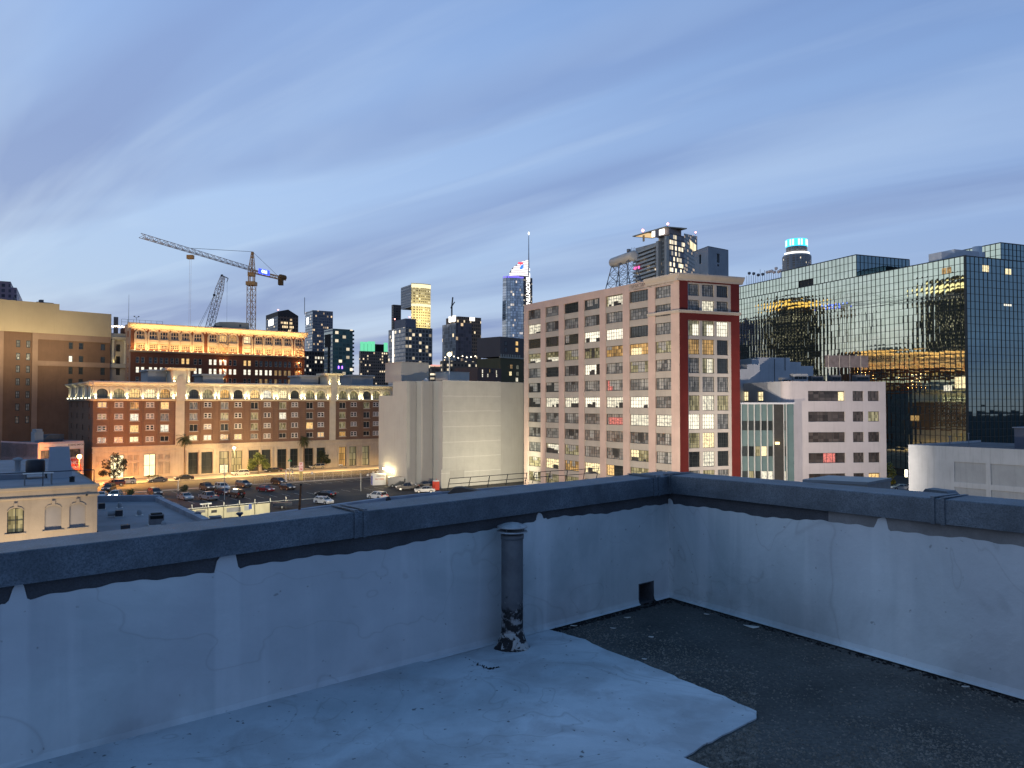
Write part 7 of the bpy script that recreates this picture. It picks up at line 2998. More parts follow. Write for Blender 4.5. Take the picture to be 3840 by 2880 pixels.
def carmesh(kind):
    if kind in CARM:
        return CARM[kind]
    k = KINDS_[kind]
    W = k['W'] / 2
    prof = k['body']
    cx = sum(p[0] for p in prof) / len(prof)
    cz = sum(p[1] for p in prof) / len(prof)
    q = MB()
    n = len(prof)
    loops = []
    for y, s_ in ((-W + .02, .93), (-W, .975), (-W + .06, 1.0)):
        loops.append([(cx + (x - cx) * (1 - (1 - s_) * .35), y, cz + (z - cz) * s_) for x, z in prof])
    lp2 = [[(x, -y, z) for x, y, z in l] for l in loops[::-1]]
    allp = loops[::-1][::-1]
    seq = [loops[0], loops[1], loops[2], lp2[0], lp2[1], lp2[2]]
    vs = [v for l in seq for v in l]
    fs = []
    for a in range(5):
        for i in range(n):
            j = (i + 1) % n
            fs.append((a * n + i, a * n + j, (a + 1) * n + j, (a + 1) * n + i))
    fs.append(tuple(range(n)))
    fs.append(tuple(range(5 * n + n - 1, 5 * n - 1, -1)))
    q.add(vs, fs, 0, False)
    for x in (-k['wb'], k['wb']):       # dark arches
        for sy in (-1, 1):
            p = []
            for i in range(9):
                a = math.pi * i / 8
                p.append((x + math.cos(a) * k['r'] * 1.18, sy * (W + .004), k['r'] + math.sin(a) * k['r'] * 1.18))
            q.add(p, [tuple(range(9))], 1)
    gl = MB()
    if k['cab']:
        x0, x1, r0, r1, z0, z1 = k['cab']
        wb_, wt = W - .06, W - .26
        base = [(x0, -wb_, z0), (x1, -wb_, z0), (x1, wb_, z0), (x0, wb_, z0)]
        topv = [(r0, -wt, z1 - .05), (r1, -wt, z1 - .05), (r1, wt, z1 - .05), (r0, wt, z1 - .05)]
        gl.add(base + topv, [(0, 1, 5, 4), (1, 2, 6, 5), (2, 3, 7, 6), (3, 0, 4, 7)])
        q.add([(r0 - .06, -wt - .03, z1 - .06), (r1 + .06, -wt - .03, z1 - .06), (r1 + .06, wt + .03, z1 - .06), (r0 - .06, wt + .03, z1 - .06), (r0 + .1, -wt + .1, z1), (r1 - .1, -wt + .1, z1), (r1 - .1, wt - .1, z1), (r0 + .1, wt - .1, z1)],
              [(0, 1, 5, 4), (1, 2, 6, 5), (2, 3, 7, 6), (3, 0, 4, 7), (4, 5, 6, 7)])
        for i in range(4):
            q.bar(base[i], topv[i], .05, 4)
        for sy, i0 in ((-1, 0), (1, 3)):
            xm, xt = (x0 + x1) / 2 - .1, (r0 + r1) / 2 - .1
            q.bar((xm, sy * wb_, z0), (xt, sy * wt, z1 - .05), .05, 4)
            q.box(x1 - .35, x1 - .15, sy * (W + .02) - (0.16 if sy < 0 else 0), sy * (W + .02) + (.16 if sy > 0 else 0), z0 + .02, z0 + .16)
    else:
        gl.quad((1.75, -W + .1, 2.3), (2.55, -W + .1, 1.36), (2.55, W - .1, 1.36), (1.75, W - .1, 2.3))
        for sy in (-1, 1):
            gl.add([(.8, sy * (W + .006), 1.35), (2.1, sy * (W + .006), 1.35), (1.6, sy * (W + .006), 2.15), (.8, sy * (W + .006), 2.15)], [(0, 1, 2, 3)])
    wh = MB()
    r_ = k['r']
    for i, (y0, y1) in enumerate(((-.11, .11),)):
        wh.bar((0, y0, 0), (0, y1, 0), r_, 14)
        for sy in (-1, 1):
            wh.bar((0, sy * .108, 0), (0, sy * .122, 0), r_ * .62, 10, mi=1)
    xf = prof[0][0]
    front = max(p[0] for p in prof)
    zl = .72 if kind in ('sedan', 'hatch') else .9
    hl = MB()
    hl.box(front - .22, front - .005, -.22, .22, -.1, .08)
    tl = MB()
    tl.box(xf - .03, xf + .12, -.16, .16, -.1, .16)
    pl = MB()
    pl.box(xf - .035, xf - .012, -.26, .26, .6, .74)
    CARM[kind] = dict(body=q, glass=gl, wheel=wh.mesh('wheel', [m_tyre, m_rim]), head=hl, tail=tl.mesh('taillight', m_tail), plate=pl.mesh('number_plate', m_plate), zl=zl)
    CARM[kind]['gm'] = gl.mesh('glazing', m_cglass)
    CARM[kind]['hm'] = {}
    CARM[kind]['bm'] = {}
    return CARM[kind]


def car(px, py, kind, col, label, ang, group=None, lights=False, name='parked_car', rack=False, spare=False):
    k = KINDS_[kind]
    c = carmesh(kind)
    p = gp(px, py)
    M_ = T(p.x, p.y, 0) @ RZ(ang)
    cat = {'pickup': 'pickup', 'van': 'van'}.get(kind, 'car')
    root = thing({'pickup': 'pickup_truck', 'van': 'cargo_van'}.get(kind, name), label, cat, M_, group)
    if col not in c['bm']:
        c['bm'][col] = c['body'].mesh('body', [PAINT[col], m_tyre])
    inst('body', c['bm'][col], root, M_)
    inst('glazing', c['gm'], root, M_)
    W = k['W'] / 2
    for x in (-k['wb'], k['wb']):
        for sy in (-1, 1):
            inst('wheel', c['wheel'], root, M_ @ T(x, sy * (W - .1), k['r']))
    hm = m_headon if lights else m_head
    if hm.name not in c['hm']:
        c['hm'][hm.name] = c['head'].mesh('headlight', hm)
    for sy in (-1, 1):
        inst('headlight', c['hm'][hm.name], root, M_ @ T(.03, sy * (W - .3), c['zl']))
        inst('taillight', c['tail'], root, M_ @ T(0, sy * (W - .22), c['zl'] + .08))
    inst('number_plate', c['plate'], root, M_)
    if rack:
        q = MB()
        for x in (-1.4, -.6, .2):
            q.box(x - .04, x + .04, -.7, .7, 1.74, 1.8)
        for sy in (-.7, .7):
            q.box(-1.7, .4, sy - .03, sy + .03, 1.8, 1.85)
        q.build('roof_rack', m_steel, root, M_)
    if spare:
        q = MB()
        q.bar((-2.3, .1, .95), (-2.1, .1, .95), .36, 14)
        q.bar((-2.32, .1, .95), (-2.3, .1, .95), .22, 10, mi=1)
        q.build('spare_wheel', [m_tyre, m_rim], root, M_)
    if lights:
        for sy in (-1, 1):
            lp = M_ @ Vector((k['L'] / 2 + .1, sy * (W - .3), c['zl']))
            lamp('headlight_beam', 'SPOT', tuple(lp), 450, (1, .82, .55), root, .08, rot=aim(lp, M_ @ Vector((14, sy * .8, 0))), spot=R(70), blend=.6)
    return root


kb = hang + math.pi      # along the kerb, facing left
KG = 'cars parked along the hotel kerb'
LG = 'vehicles standing in the parking lot'
car(428, 1823, 'suv', 'maroon', 'dark maroon car half hidden behind the sparse street tree by the hotel kerb', kb, KG)
car(471, 1815, 'suv', 'silver', 'silver hatchback at the kerb just right of the sparse street tree', kb, KG)
car(590, 1808, 'sedan', 'grey', 'dark grey sedan at the kerb below the bright yellow hotel window', kb, KG)
car(690, 1800, 'sedan', 'black', 'black sedan at the kerb at the foot of the left palm', kb, KG)
car(901, 1784, 'suv', 'silver', 'silver wagon at the kerb in front of the hotel double door', kb, KG)
car(1025, 1771, 'sedan', 'black', 'low black sedan at the kerb right of the leafy street tree', kb, KG)
car(1106, 1765, 'sedan', 'silver', 'pale sedan at the kerb partly behind the parking sign', kb, KG)
car(1190, 1759, 'suv', 'gold', 'tan coloured utility vehicle at the kerb under the darker green street tree', kb, KG)
car(1258, 1753, 'hatch', 'white', 'white crossover at the kerb under the hanging street banner', kb, KG)
car(1330, 1747, 'suv', 'white', 'large white utility vehicle at the kerb by the right palm', kb, KG)
car(1404, 1740, 'jeep', 'black', 'boxy black vehicle at the kerb against the blank grey building', kb, KG)
car(432, 1868, 'suv', 'white', 'white vehicle with its headlights on beyond the low blue roof', R(-75), None, True, 'moving_car')
car(408, 1842, 'suv', 'black', 'dark car with a ladder rack waiting behind the headlit vehicle', R(-80), None, False, 'moving_car', rack=True)
car(380, 1868, 'sedan', 'white', 'white car peeping out beside the corner of the beige arched building', R(-70), None, False, 'moving_car')
car(581, 1858, 'suv', 'black', 'black utility vehicle near the lot edge, leftmost of the lot', R(-48), LG)
car(590, 1884, 'sedan', 'white', 'white car mostly hidden by the far kerb of the low roof', R(-50), LG)
car(695, 1873, 'sedan', 'silver', 'pale silver sedan nosing out beside the left lot shrub', R(-45), LG)
car(782, 1874, 'pickup', 'silver', 'silver pickup truck with its tailgate toward the camera', R(138), LG)
car(776, 1838, 'suv', 'brown', 'dark brown utility vehicle with a roof rack in the back row of the lot', R(-45), LG, rack=True)
car(833, 1837, 'suv', 'white', 'white utility vehicle in the back row beside the racked brown one', R(-45), LG)
car(838, 1854, 'sedan', 'maroon', 'dark red car squeezed between the silver pickup and the jeep', R(-42), LG)
car(886, 1865, 'jeep', 'brown', 'dark boxy jeep with a white spare wheel on its back', R(140), LG, spare=True)
car(913, 1826, 'suv', 'grey', 'grey utility vehicle with bright front alone in the back row', R(-40), LG)
car(995, 1843, 'sedan', 'red', 'red sedan in the middle of the parking lot', R(-35), LG)
car(1046, 1816, 'suv', 'black', 'black utility vehicle at the lot edge behind the black hatchback', R(-40), LG)
car(1077, 1836, 'hatch', 'black', 'black hatchback with a bright plate right of the red sedan', R(-40), LG)
car(1220, 1863, 'sedan', 'black', 'black sedan with red tail lamps alone in the lot behind the white compact', R(150), LG)
car(1214, 1889, 'hatch', 'white', 'white compact car close to the low roof right of the rusty flue', R(-35), LG)
car(1415, 1872, 'suv', 'white', 'white utility vehicle beside the orange cone near the roof edge', R(140), LG)
car(1503, 1826, 'van', 'grey', 'tall dark grey cargo van along the foot of the blank grey building', R(12), LG)
car(1528, 1838, 'pickup', 'black', 'black pickup parked tight in front of the dark cargo van', R(195), LG)
car(1594, 1830, 'suv', 'black', 'black utility vehicle behind the silver sedan by the red toilet cabin', R(190), LG)
car(1593, 1847, 'sedan', 'silver', 'silver sedan in front of the red toilet cabin', R(188), LG)
car(3378, 1838, 'sedan', 'silver', 'pale car in the dark side street left of the white garage', R(175), None, name='parked_car')
# utility trailer
p = gp(1060, 1906)
M_ = T(p.x, p.y, 0) @ RZ(R(20))
o = thing('utility_trailer', 'low dark blue utility trailer with white tyres behind the rail fence', 'trailer', M_)
q = MB()
q.box(-1.9, 1.7, -.85, .85, .55, 1.15)
q.build('box', PAINT['navy'], o, M_)
q = MB()
q.bar((1.7, 0, .55), (3.0, 0, .5), .05)
q.bar((-1.9, -.8, 1.15), (-2.2, -.8, 1.7), .04)
q.build('drawbar', m_steel, o, M_)
for sy in (-.95, .95):
    inst('wheel', CARM['sedan']['wheel'], o, M_ @ T(-.2, sy, .33))

# ------------------------------------------------------------------ lot furniture
p = gp(1398, 1822)
M_ = T(p.x, p.y, 0) @ RZ(R(22))
o = thing('parking_booth', 'white parking booth with a blue door and small roof cameras', 'booth', M_)
q = MB()
q.box(0, 3.3, 0, 2.4, .1, 2.75)
q.xprof([(-.1, 2.752), (3.4, 2.752), (3.4, 2.85), (-.1, 2.85)], -.1, 2.5)
q.build('wall', MAT('booth_white', (.75, .74, .7), .6, .06, .6), o, M_)
q = MB()
q.box(-.03, -.003, .35, 1.9, .2, 2.35)
q.build('door', MAT('door_blue', (.02, .06, .35), .5, .1, 1), o, M_)
lettering('PARKING', .5, m_ltrd, o, M_, 2.0, -.01, 2.35, .005, .01)
lettering('PAY HERE', .5, MAT('orange_lettering', (.55, .18, .1), .7, .1, 2), o, M_, 1.7, -.01, 1.6, .005, .01)
q = MB()
for x, y in ((.2, .3), (1.3, .3)):
    q.bar((x, y, 2.85), (x, y, 3.3), .04)
    q.box(x - .3, x + .3, y - .12, y + .12, 3.3, 3.5)
q.bar((0, .2, 2.6), (-1.2, .1, 2.9), .05)
q.box(-1.5, -1.1, -.1, .3, 2.5, 3.0)
q.build('roof_camera', m_whiteframe, o, M_)
p = gp(1635, 1838)
M_ = T(p.x, p.y, 0) @ RZ(R(35))
o = thing('toilet_cabin', 'red portable toilet cabin with a white roof beside the silver sedan', 'portable toilet', M_)
q = MB()
q.box(-.6, .6, -.6, .6, .05, 2.1)
q.box(-.5, .5, -.63, -.603, .15, 2.0)
q.bar((.5, .65, .05), (.5, .65, 2.6), .06)
q.build('cabin', MAT('cabin_red', (.55, .06, .035), .5, .08, 2), o, M_)
q = MB()
q.add([(-.62, -.62, 2.102), (.62, -.62, 2.102), (.62, .62, 2.102), (-.62, .62, 2.102), (-.4, -.5, 2.35), (.4, -.5, 2.35), (.4, .5, 2.35), (-.4, .5, 2.35)], [(0, 1, 5, 4), (1, 2, 6, 5), (2, 3, 7, 6), (3, 0, 4, 7), (4, 5, 6, 7)])
q.build('roof', m_whiteframe, o, M_)
p = gp(1456, 1873)
o = thing('traffic_cone', 'orange and white traffic cone beside the white utility vehicle at the roof edge', 'cone', T(p.x, p.y, 0))
q = MB()
q.lathe([(.2, .03), (.13, .4), (.09, .6), (.03, .95), (0, .96)], 10)
q.build('cone', MAT('cone_orange', (.6, .2, .1), .6, .1, 3), o)
q = MB()
q.box(-.25, .25, -.25, .25, 0, .03)
q.build('base', m_steel, o)

# rail fence with pale screens along the near side of the lot
fa, fb = Vector((-60.5, 131, 0)), Vector((-36.5, 152, 0))
FF = Face(fa, fb)
o = thing('screen_fence', 'steel rail fence with cream screens along the near side of the parking lot', 'fence', FF.M)
m_cream2 = MAT('cream_screen', (.50, .46, .33), .9, .12, .5, stain=.25)
m_galv = MAT('galvanised_post', (.50, .49, .44), .5, .1, 3, metal=.2)
us = FF.U(1018)
q = MB()
q.box(0, us, .1, .14, 0, 1.95)
q.build('screen', m_cream2, o)
q = MB()
q.bar((0, 0, 2.2), (us, 0, 2.2), .07, 6)
q.bar((us, 0, 2.2), (FF.L, 0, 2.0), .04, 6)
q.build('top_rail', m_galv, o)
pu_ = [FF.U(x) for x in (724, 784, 843, 901, 959, 1016, 1075, 1130)]
for u in pu_:
    q = MB()
    q.bar((u, -.06, 0), (u, -.06, 2.15), .05, 6, mi=1)
    q.bar((u, -.06, 2.15), (u, -.1, 2.9), .09, 6)
    q.build('post', [m_galv, m_steel], o)
for (px, py, w_, h_, mt_) in ((758, 1918, 1.6, .5, m_unit), (808, 1918, 1.0, .5, m_unitd), (882, 1911, 2.6, .8, MAT('notice_grey', (.22, .22, .24), .7, .2, 1)), (932, 1905, 1.1, .9, m_lift), (943, 1900, .6, .9, MAT('notice_blue', (.03, .07, .3), .6, .1, 1))):
    u = FF.U(px)
    z = FF.Z(px, py)
    q = MB()
    q.box(u - w_ / 2, u + w_ / 2, .06, .098, z - h_ / 2, z + h_ / 2)
    q.build('notice', mt_, o)
q = MB()
z = 2.55
for px in (765, 775, 787):
    u = FF.U(px)
    q.bar((u, 0, 2.2), (u, 0, 2.7), .05)
    q.box(u - .45, u + .45, -.25, .2, 2.7, 2.95)
q.build('camera_bracket', m_whiteframe, o)
# chain-link fence on the street side of the lot
o = thing('lot_fence', 'wire fence of thin posts between the parking lot and the street', 'fence', HM @ T(0, edge_y - 1.0, 0))
uA, uB = FH0.loc(gp(950, 1818)).x, FH0.loc(gp(1392, 1778)).x
n_ = 14
q = MB()
for k_ in range(n_ + 1):
    u = uA + (uB - uA) * k_ / n_
    q.bar((u, 0, .12), (u, 0, 2.1), .03, 5)
for z in (1.1, 2.1):
    q.bar((uA, 0, z), (uB, 0, z), .02, 4)
for k_ in range(int((uB - uA) / .45)):
    u = uA + k_ * .45
    q.bar((u, 0, .15), (u + .45, 0, 2.1), .006, 3, cap=False)
    q.bar((u + .45, 0, .15), (u, 0, 2.1), .006, 3, cap=False)
q.build('post_and_mesh', m_galv, o)


def pole(px, py, top_py, r, label, mat_, name='pole', cat='pole', extra=None, z=0.0):
    p = gp(px, py, z)
    zt = pt(px, top_py, p.y).z
    o = thing(name, label, cat, T(p.x, p.y, z))
    q = MB()
    q.bar((0, 0, 0), (0, 0, zt - z), r, 8, r * .8)
    q.build('post', mat_, o)
    if extra:
        extra(o, zt - z)
    return o


pole(1072, 1806, 1763, .16, 'thick white bollard post at the street edge of the lot behind the black hatchback', m_whiteframe)
pole(1097, 1802, 1775, .08, 'short grey meter post right of the white bollard post', m_galv, 'parking_meter', 'parking meter', lambda o, h: MB().box(-.2, .2, -.1, .1, h, h + .6).build('head', m_lift, o))
pole(842, 1875, 1740, .09, 'thin tall pole standing among the lot cars by the jeep', m_galv, 'light_pole')
pole(668, 1842, 1800, .13, 'pale post beside the left lot shrub', m_galv)
pole(1353, 1842, 1775, .08, 'thin pole in front of the white parking booth', m_galv)


def sgn(o, h):
    q = MB()
    q.box(-.55, .55, -.12, -.06, h - 2.4, h)
    b_ = q.build('board', MAT('sign_pink_white', (.68, .52, .5), .6, .15, 1.5), o)
    lettering('P', .8, MAT('sign_red', (.5, .06, .05), .6, .1, 2), b_, ROOTM[o.name] @ T(0, 0, 0), 0, -.13, h - .55, .004, .02)
    lettering('ALL DAY', .27, MAT('sign_red_small', (.5, .06, .05), .6, .1, 2), b_, ROOTM[o.name], 0, -.13, h - 1.25, .004, .01)
    lettering('$8', .65, bpy.data.materials['sign_red'], b_, ROOTM[o.name], 0, -.13, h - 1.9, .004, .02)
    q = MB()
    q.box(-.42, .42, -.1, .1, .02, 2.6)
    q.build('yellow_base', MAT('base_yellow', (.5, .40, .14), .7, .15, 1), o)


pole(1129, 1802, 1733, .12, 'tall parking sign with a red and white board over a yellow base', m_steel, 'parking_sign', 'sign', sgn)


def green(o, h):
    q = MB()
    q.box(-.5, .5, -.03, .03, h - .6, h - .25)
    q.box(-.03, .03, -.5, .5, h - .2, h + .15)
    q.build('name_plate', MAT('street_sign_green', (.02, .22, .08), .5, .1, 2), o)


pole(1086, 1800, 1722, .1, 'green street name plates on a slim pole left of the parking sign', m_galv, 'street_sign', 'sign', green)
# small white notice on the lot fence
p = gp(1170, 1788)
o = thing('notice_board', 'small square white notice on the lot fence right of the parking sign', 'notice', T(p.x, p.y, 1.0) @ RZ(hang))
MB().box(-.3, .3, -.04, .0, -.3, .35).build('board', m_whiteframe, o)
# ------------------------------------------------------------------ street lamps
m_lampw = EMIT('lamp_globe_white', (1, .88, .6), 22)
m_lamps = EMIT('lamp_sodium', (1, .55, .14), 40)


def streetlamp(px, py, lamp_py, label, emat, power, col, arm=0.0, name='street_lamp', rad=.32):
    p = gp(px, py)
    h = pt(px, lamp_py, p.y).z
    o = thing(name, label, 'street lamp', T(p.x, p.y, 0) @ RZ(hang))
    q = MB()
    q.bar((0, 0, 0), (0, 0, h - .2), .09, 8, .06)
    q.lathe([(.2, 0), (.2, .5), (.1, .7)], 8)
    if arm:
        q.bar((0, 0, h - .3), (arm, 0, h + .1), .05)
    q.build('post', m_steel, o)
    q = MB()
    q.lathe([(0, h - rad), (rad * .8, h - rad * .6), (rad, h), (rad * .8, h + rad * .6), (0, h + rad)], 12, c=(arm, 0))
    q.build('lamp_globe', emat, o)
    lp = ROOTM[o.name] @ Vector((arm, -.7, h - .15))
    lamp('lamp_light', 'POINT', tuple(lp), power, col, o, .3)
    return o


streetlamp(296, 1826, 1712, 'glaring orange sodium lamp in front of the corner store awnings', m_lamps, 42000, (1, .34, .06), rad=.5)
streetlamp(877, 1784, 1680, 'white globe street lamp in front of the hotel double door', m_lampw, 9000, (1, .66, .28))
streetlamp(1288, 1749, 1646, 'white globe street lamp with a hanging banner near the right end of the hotel', m_lampw, 11000, (1, .68, .30))
bpy.context.view_layer.update()
o = [x for x in bpy.data.objects if x.name.startswith('street_lamp')][-1]
q = MB()
q.box(-.1, .75, -.03, .03, 3.6, 6.0)
q.build('banner', MAT('banner_grey', (.25, .24, .26), .8, .3, 1.2), o, ROOTM[o.name])
# added lights along the kerb with no posts, brightening the hotel and street
for (u, y, h, pw, c_) in [(-9, kerb_y - .5, 7.5, 34000, (1, .42, .08)), (6, kerb_y - .5, 7.5, 24000, (1, .50, .12))] + [(20 + 15 * k_, kerb_y - .5, 7.8, 15000, (1, .60, .20)) for k_ in range(7)]:
    lamp('street_fill_light', 'SPOT', tuple(HM @ Vector((u, y, h))), pw, c_, None, .3, rot=aim((0, 0, 0), (0, 0, -1)), spot=R(165), blend=.8)
# floodlights on the grey wall
fl = []
for k_, (px, py) in enumerate(((1440, 1757), (1452, 1763), (1468, 1768))):
    dW = along(WING0, DA, px).y
    c_ = pt(px, py, dW - 1.2)
    o = thing('wall_floodlight', ('leftmost and highest', 'middle', 'rightmost and lowest')[k_] + ' of three glaring floodlights low on the blank grey building', 'floodlight', T(*c_), 'floodlights on the blank grey building')
    q = MB()
    q.lathe([(0, -.3), (.3, -.1), (.3, .1), (0, .3)], 10)
    q.build('lens', EMIT('flood_white', (1, .86, .55), 26) if not k_ else bpy.data.materials['flood_white'], o, T(*c_))
    q = MB()
    q.bar((0, .3, 0), (0, 1.2, .05), .06)
    q.build('bracket', m_steel, o, T(*c_))
    lamp('flood_light', 'POINT', (c_.x - .4, c_.y - .6, c_.z), 240, (1, .78, .40), o, .25)
# added spots without fittings, brightening the blank building, loft, pink office and garage
for (x, y, z, pw, c_, tgt, cone) in ((-70, 160, 10, 40000, (1, .89, .66), (-24, 190, 13), 48), (3, 181, 4, 13000, (1, .91, .66), (-8, 196, 10), 150), (-14, 120, 8, 16000, (1, .89, .62), (-8, 190, 12), 100), (2, 106, 6, 120000, (1, .82, .62), (16, 170, 24), 125), (36, 96, 6, 120000, (1, .87, .76), (62, 156, 14), 62),
                                 (30, 84, 7, 22000, (1, .9, .76), (68, 112, 12), 70)):
    lamp('yard_fill_light', 'SPOT', (x, y, z), pw, c_, None, .6, rot=aim((x, y, z), tgt), spot=R(cone), blend=.7)
for (u, pw) in ((12, 22000), (48, 30000), (84, 30000)):
    p = HM @ Vector((u, edge_y - 26, 9))
    lamp('hotel_fill_light', 'SPOT', tuple(p), pw, (1, .82, .6), None, .5, rot=aim(p, HM @ Vector((u, 0, 21))), spot=R(92), blend=.8)  # added spots with no poles, lifting the hotel brick
for k_ in range(4):
    lamp('fence_fill_light', 'POINT', tuple(FF.M @ Vector((3 + k_ * 7, -5, 2.2))), 1100, (1, .9, .62), None, .3)  # added points, no fittings, to brighten the cream screens
# lamp over the roof of the blank building
p = hp(1685, 196)
o = thing('roof_lamp', 'bright lamp on a tall white mast over the small pale roof house', 'lamp', T(p.x, p.y, zg))
h = pt(1685, 1338, 196).z - zg
q = MB()
q.bar((0, 0, 0), (0, 0, h), .12, 6)
q.build('mast', m_whiteframe, o)
q = MB()
q.lathe([(0, h), (.55, h + .4), (.55, h + .8), (0, h + 1.2)], 10)
q.build('lamp_globe', EMIT('lamp_yellow', (1, .86, .4), 12), o)
# added unseen area lights that brighten the beige wall, tan band and brown brick
lamp('arch_fill_light', 'AREA', tuple(FAr.M @ Vector((FAr.L - 5, -6, 7.5))), 1250, (1, .78, .50), None, 5, 1, rot=FAr.M.to_3x3() @ aim((0, 0, 0), (0, 1, .9)))
lamp('band_fill_light', 'AREA', tuple(FBr.M @ Vector((FBr.L - 34, -14, 36))), 8800, (1, .82, .50), None, 50, 2, rot=FBr.M.to_3x3() @ aim((0, 0, 0), (0, 1, .85)))
lamp('brick_fill_light', 'AREA', tuple(FBr.M @ Vector((FBr.L - 30, -22, 16))), 1300, (1, .66, .36), None, 40, 2, rot=FBr.M.to_3x3() @ aim((0, 0, 0), (0, 1, .6)))

# ------------------------------------------------------------------ trees
m_bark = MAT('bark', (.085, .06, .04), .95, .3, 3)
m_palmbark = MAT('palm_bark', (.15, .115, .08), .95, .3, 3)


def leafmat(name, c1, c2):
    m, t, b = newmat(name)
    n = t.noise(t.coord('Object'), 1.6, 3, .6)
    setc(t, b.inputs['Base Color'], t.mix(t.ramp(n, [(.35, 0), (.65, 1)]), c1, c2))
    b.inputs['Roughness'].default_value = .6
    return m


m_palm = leafmat('palm_frond', (.035, .055, .02), (.075, .09, .03))
m_leaf = leafmat('leaf_green', (.045, .075, .02), (.13, .16, .035))
m_leafd = leafmat('leaf_dark', (.016, .024, .012), (.035, .05, .02))
m_leafy = leafmat('leaf_yellow', (.20, .19, .04), (.34, .30, .07))
m_leafo = leafmat('leaf_brown', (.07, .05, .02), (.15, .10, .035))


def palm(px, py, crown_py, label, seed, R0=2.1):
    r4 = random.Random(seed)
    p = gp(px, py)
    h = pt(px, crown_py, p.y).z
    o = thing('palm_tree', label, 'palm tree', T(p.x, p.y, 0), 'palms along the hotel kerb')
    q = MB()
    pv = Vector((0, 0, 0))
    for k_ in range(1, 9):
        z = h * k_ / 8
        nv_ = Vector((math.sin(k_ * .7 + seed) * .06, 0, z))
        q.bar(pv, nv_, .24 - .012 * (k_ - 1), 9, .24 - .012 * k_, sm=True)
        pv = nv_
    q.lathe([(.16, h - .2), (.34, h + .1), (.3, h + .5), (0, h + .6)], 10, c=(pv.x, pv.y))
    q.build('trunk', m_palmbark, o)
    q = MB()
    for i in range(44):
        a = r4.uniform(0, 6.283)
        el = r4.uniform(-.9, 1.35)
        Lf = R0 * r4.uniform(.8, 1.15)
        dirh = Vector((math.cos(a), math.sin(a), 0))
        side = Vector((-math.sin(a), math.cos(a), 0))
        pts = []
        pos = Vector((pv.x, pv.y, h + .3))
        e = el
        for k_ in range(7):
            pts.append(pos.copy())
            pos = pos + (dirh * math.cos(e) + Vector((0, 0, math.sin(e)))) * (Lf / 6)
            e -= .26 if el > 0 else .16
        for k_ in range(6):
            q.bar(pts[k_], pts[k_ + 1], .025, 3, cap=False)
            wl_ = .62 * math.sin(math.pi * (k_ + 1.2) / 7.6) + .1
            for sgn_ in (-1, 1):
                for f_ in (.1, .55):
                    a0 = pts[k_].lerp(pts[k_ + 1], f_)
                    a1 = pts[k_].lerp(pts[k_ + 1], f_ + .3)
                    tip = a1 + side * sgn_ * wl_ * r4.uniform(.8, 1.1) + (pts[k_ + 1] - pts[k_]) * .7 - Vector((0, 0, .12 + r4.uniform(0, .12)))
                    q.add([a0, a1, tip], [(0, 1, 2)])
    q.build('crown', m_palm, o)


palm(692, 1792, 1650, 'leftmost palm, its dark crown against the hotel pale wall strip', 1, 2.5)
palm(1140, 1762, 1655, 'middle palm, leaning crown over the pale sedan and parking sign', 2, 2.3)
palm(1357, 1744, 1632, 'rightmost palm, close to the blank grey building', 3, 2.3)


def tree(px, py, blobs, trunk_h, mat_, label, n, leaf, seed, name='street_tree', bark=None, limbs=7, z0=0.0, cat='tree'):
    """blobs: (px, py, rx m, rz m) clumps of leaves at the tree's own depth"""
    r4 = random.Random(seed)
    p = gp(px, py, z0)
    o = thing(name, label, cat, T(p.x, p.y, z0))
    d = p.y
    bl = []
    for bx, by, rx, rz in blobs:
        w_ = pt(bx, by, d)
        bl.append((w_.x - p.x, 0.0, w_.z - z0, rx, rz))
    q = MB()
    top = Vector((r4.uniform(-.1, .1), 0, trunk_h))
    q.bar((0, 0, 0), top, .17, 7, .1)
    for b_ in bl:
        for k_ in range(max(1, limbs // len(bl))):
            e = Vector((b_[0] + r4.uniform(-.6, .6) * b_[3], r4.uniform(-.6, .6) * b_[3], b_[2] + r4.uniform(-.5, .5) * b_[4]))
            m_ = top.lerp(e, .5) + Vector((r4.uniform(-.2, .2), r4.uniform(-.2, .2), .15))
            q.bar(top - Vector((0, 0, r4.uniform(0, .6))), m_, .07, 5, .045)
            q.bar(m_, e, .045, 4, .015)
    q.build('trunk', bark or m_bark, o)
    q = MB()
    for i in range(n):
        b_ = r4.choice(bl)
        while True:
            v = Vector((r4.uniform(-1, 1), r4.uniform(-1, 1), r4.uniform(-1, 1)))
            if v.length < 1:
                break
        v *= .55 + .45 * r4.random() ** .5
        cl = math.sin(v.x * 5 + seed) * math.sin(v.y * 4.2 + 1) * math.sin(v.z * 5.3 + 2)
        if cl < -.18:
            continue
        c_ = Vector((b_[0] + v.x * b_[3], b_[1] + v.y * b_[3], b_[2] + v.z * b_[4]))
        nrm_ = Vector((r4.gauss(0, 1), r4.gauss(0, 1), r4.gauss(.4, 1))).normalized()
        a_ = nrm_.orthogonal().normalized()
        bb = nrm_.cross(a_)
        t_ = r4.uniform(0, 6.28)
        x_ = a_ * math.cos(t_) + bb * math.sin(t_)
        y_ = nrm_.cross(x_)
        s_ = leaf * r4.uniform(.6, 1.3)
        q.add([c_ - x_ * s_, c_ + y_ * s_ * .5, c_ + x_ * s_, c_ - y_ * s_ * .5], [(0, 1, 2, 3)])
    q.build('crown', mat_, o)
    return o


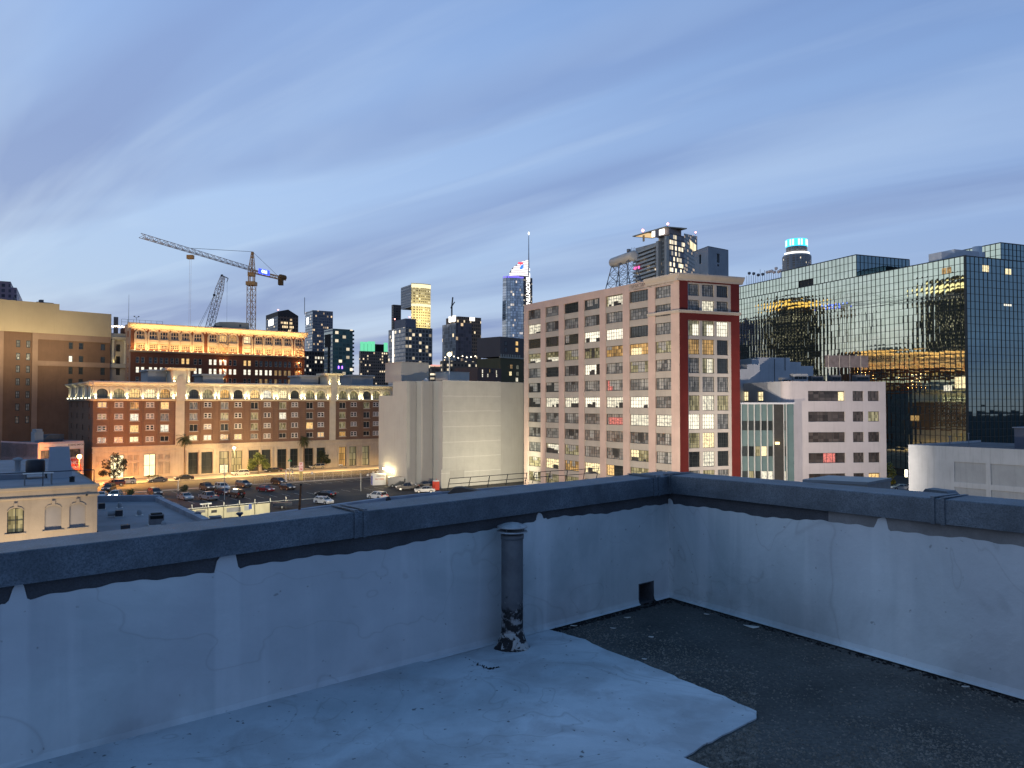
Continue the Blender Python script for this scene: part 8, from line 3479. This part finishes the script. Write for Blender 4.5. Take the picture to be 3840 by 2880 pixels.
tree(427, 1832, [(400, 1745, 1.5, 1.6), (430, 1720, 1.4, 1.6), (455, 1750, 1.4, 1.5), (425, 1775, 1.8, 1.2), (385, 1775, 1.1, .9), (465, 1730, .8, .8)], 4.2, m_leafo, 'sparse street tree silhouetted in the orange light at the left of the hotel', 1250, .3, 4, limbs=18)
tree(968, 1778, [(950, 1735, 1.7, 1.6), (985, 1728, 1.8, 1.8), (968, 1712, 1.5, 1.4), (998, 1745, 1.4, 1.2), (940, 1752, 1.2, 1.0)], 2.6, m_leaf, 'bushy yellow green street tree before the middle hotel windows', 2600, .24, 5)
tree(1204, 1757, [(1190, 1722, 1.5, 1.4), (1215, 1712, 1.7, 1.6), (1200, 1698, 1.2, 1.2), (1228, 1728, 1.2, 1.1)], 2.4, m_leafd, 'darker green street tree over the tan utility vehicle', 2300, .24, 6)
tree(124, 1740, [(128, 1600, 1.2, 1.4), (118, 1632, 1.6, 1.6), (130, 1662, 1.9, 1.5), (112, 1692, 2.0, 1.5), (140, 1690, 1.3, 1.3), (122, 1718, 2.2, 1.2)], 5.5, m_leafd, 'tall dark evergreen in front of the corner store at the left', 3000, .3, 7, 'evergreen_tree')
tree(3338, 1850, [(3336, 1752, .9, 1.3), (3345, 1775, 1.1, 1.3), (3335, 1795, .9, 1.0), (3348, 1808, .7, .7)], 4.8, m_leafy, 'slim tree lit yellow in the dark side street left of the white garage', 900, .26, 8, 'street_tree', m_cream)
for px, py, lab, mt_, sd in ((484, 1858, 'low round shrub at the lot edge nearest the headlit vehicle', m_leaf, 9), (688, 1842, 'grey green shrub at the lot edge above the pale silver sedan', m_leafd, 10)):
    tree(px, py, [(px, py - 10, 1.0, .8), (px + 8, py - 13, .7, .8)], .5, mt_, lab, 700, .16, sd, 'shrub', cat='shrub')
tree(590, 1800, [(560, 1786, 1.0, .3), (575, 1785, 1.0, .35), (592, 1785, .9, .3)], .5, m_leafd, 'low clipped hedge row under the bright yellow hotel window', 500, .14, 12, 'hedge', cat='hedge')
lamp('alley_tree_light', 'POINT', tuple(pt(3340, 1815, 172)), 110, (1, .78, .25), None, .3)
# utility pole in the side street
o = pole(3304, 1840, 1695, .13, 'dark wooden utility pole with a cross arm before the pink office right end', m_bark, 'utility_pole', 'utility pole',
         lambda o, h: (MB().box(-1.4, 1.6, -.08, .08, h - 3.4, h - 3.1).build('cross_arm', m_bark, o), MB().lathe([(.3, h - 5.2), (.36, h - 5.0), (.36, h - 4.2), (.1, h - 3.9), (.03, h - 3.3)], 10, c=(1.0, 0)).build('transformer', m_steel, o)), z=0)
q = MB()
c_ = pt(3398, 1775, 150)
q.box(-.2, .2, -.1, .1, -.7, .7)
o = q.build('wall_lamp', EMIT('alley_glow', (1, .9, .6), 5), None, T(*c_))
tag(o, 'narrow lit lamp strip in the dark gap beside the white garage', 'wall lamp')
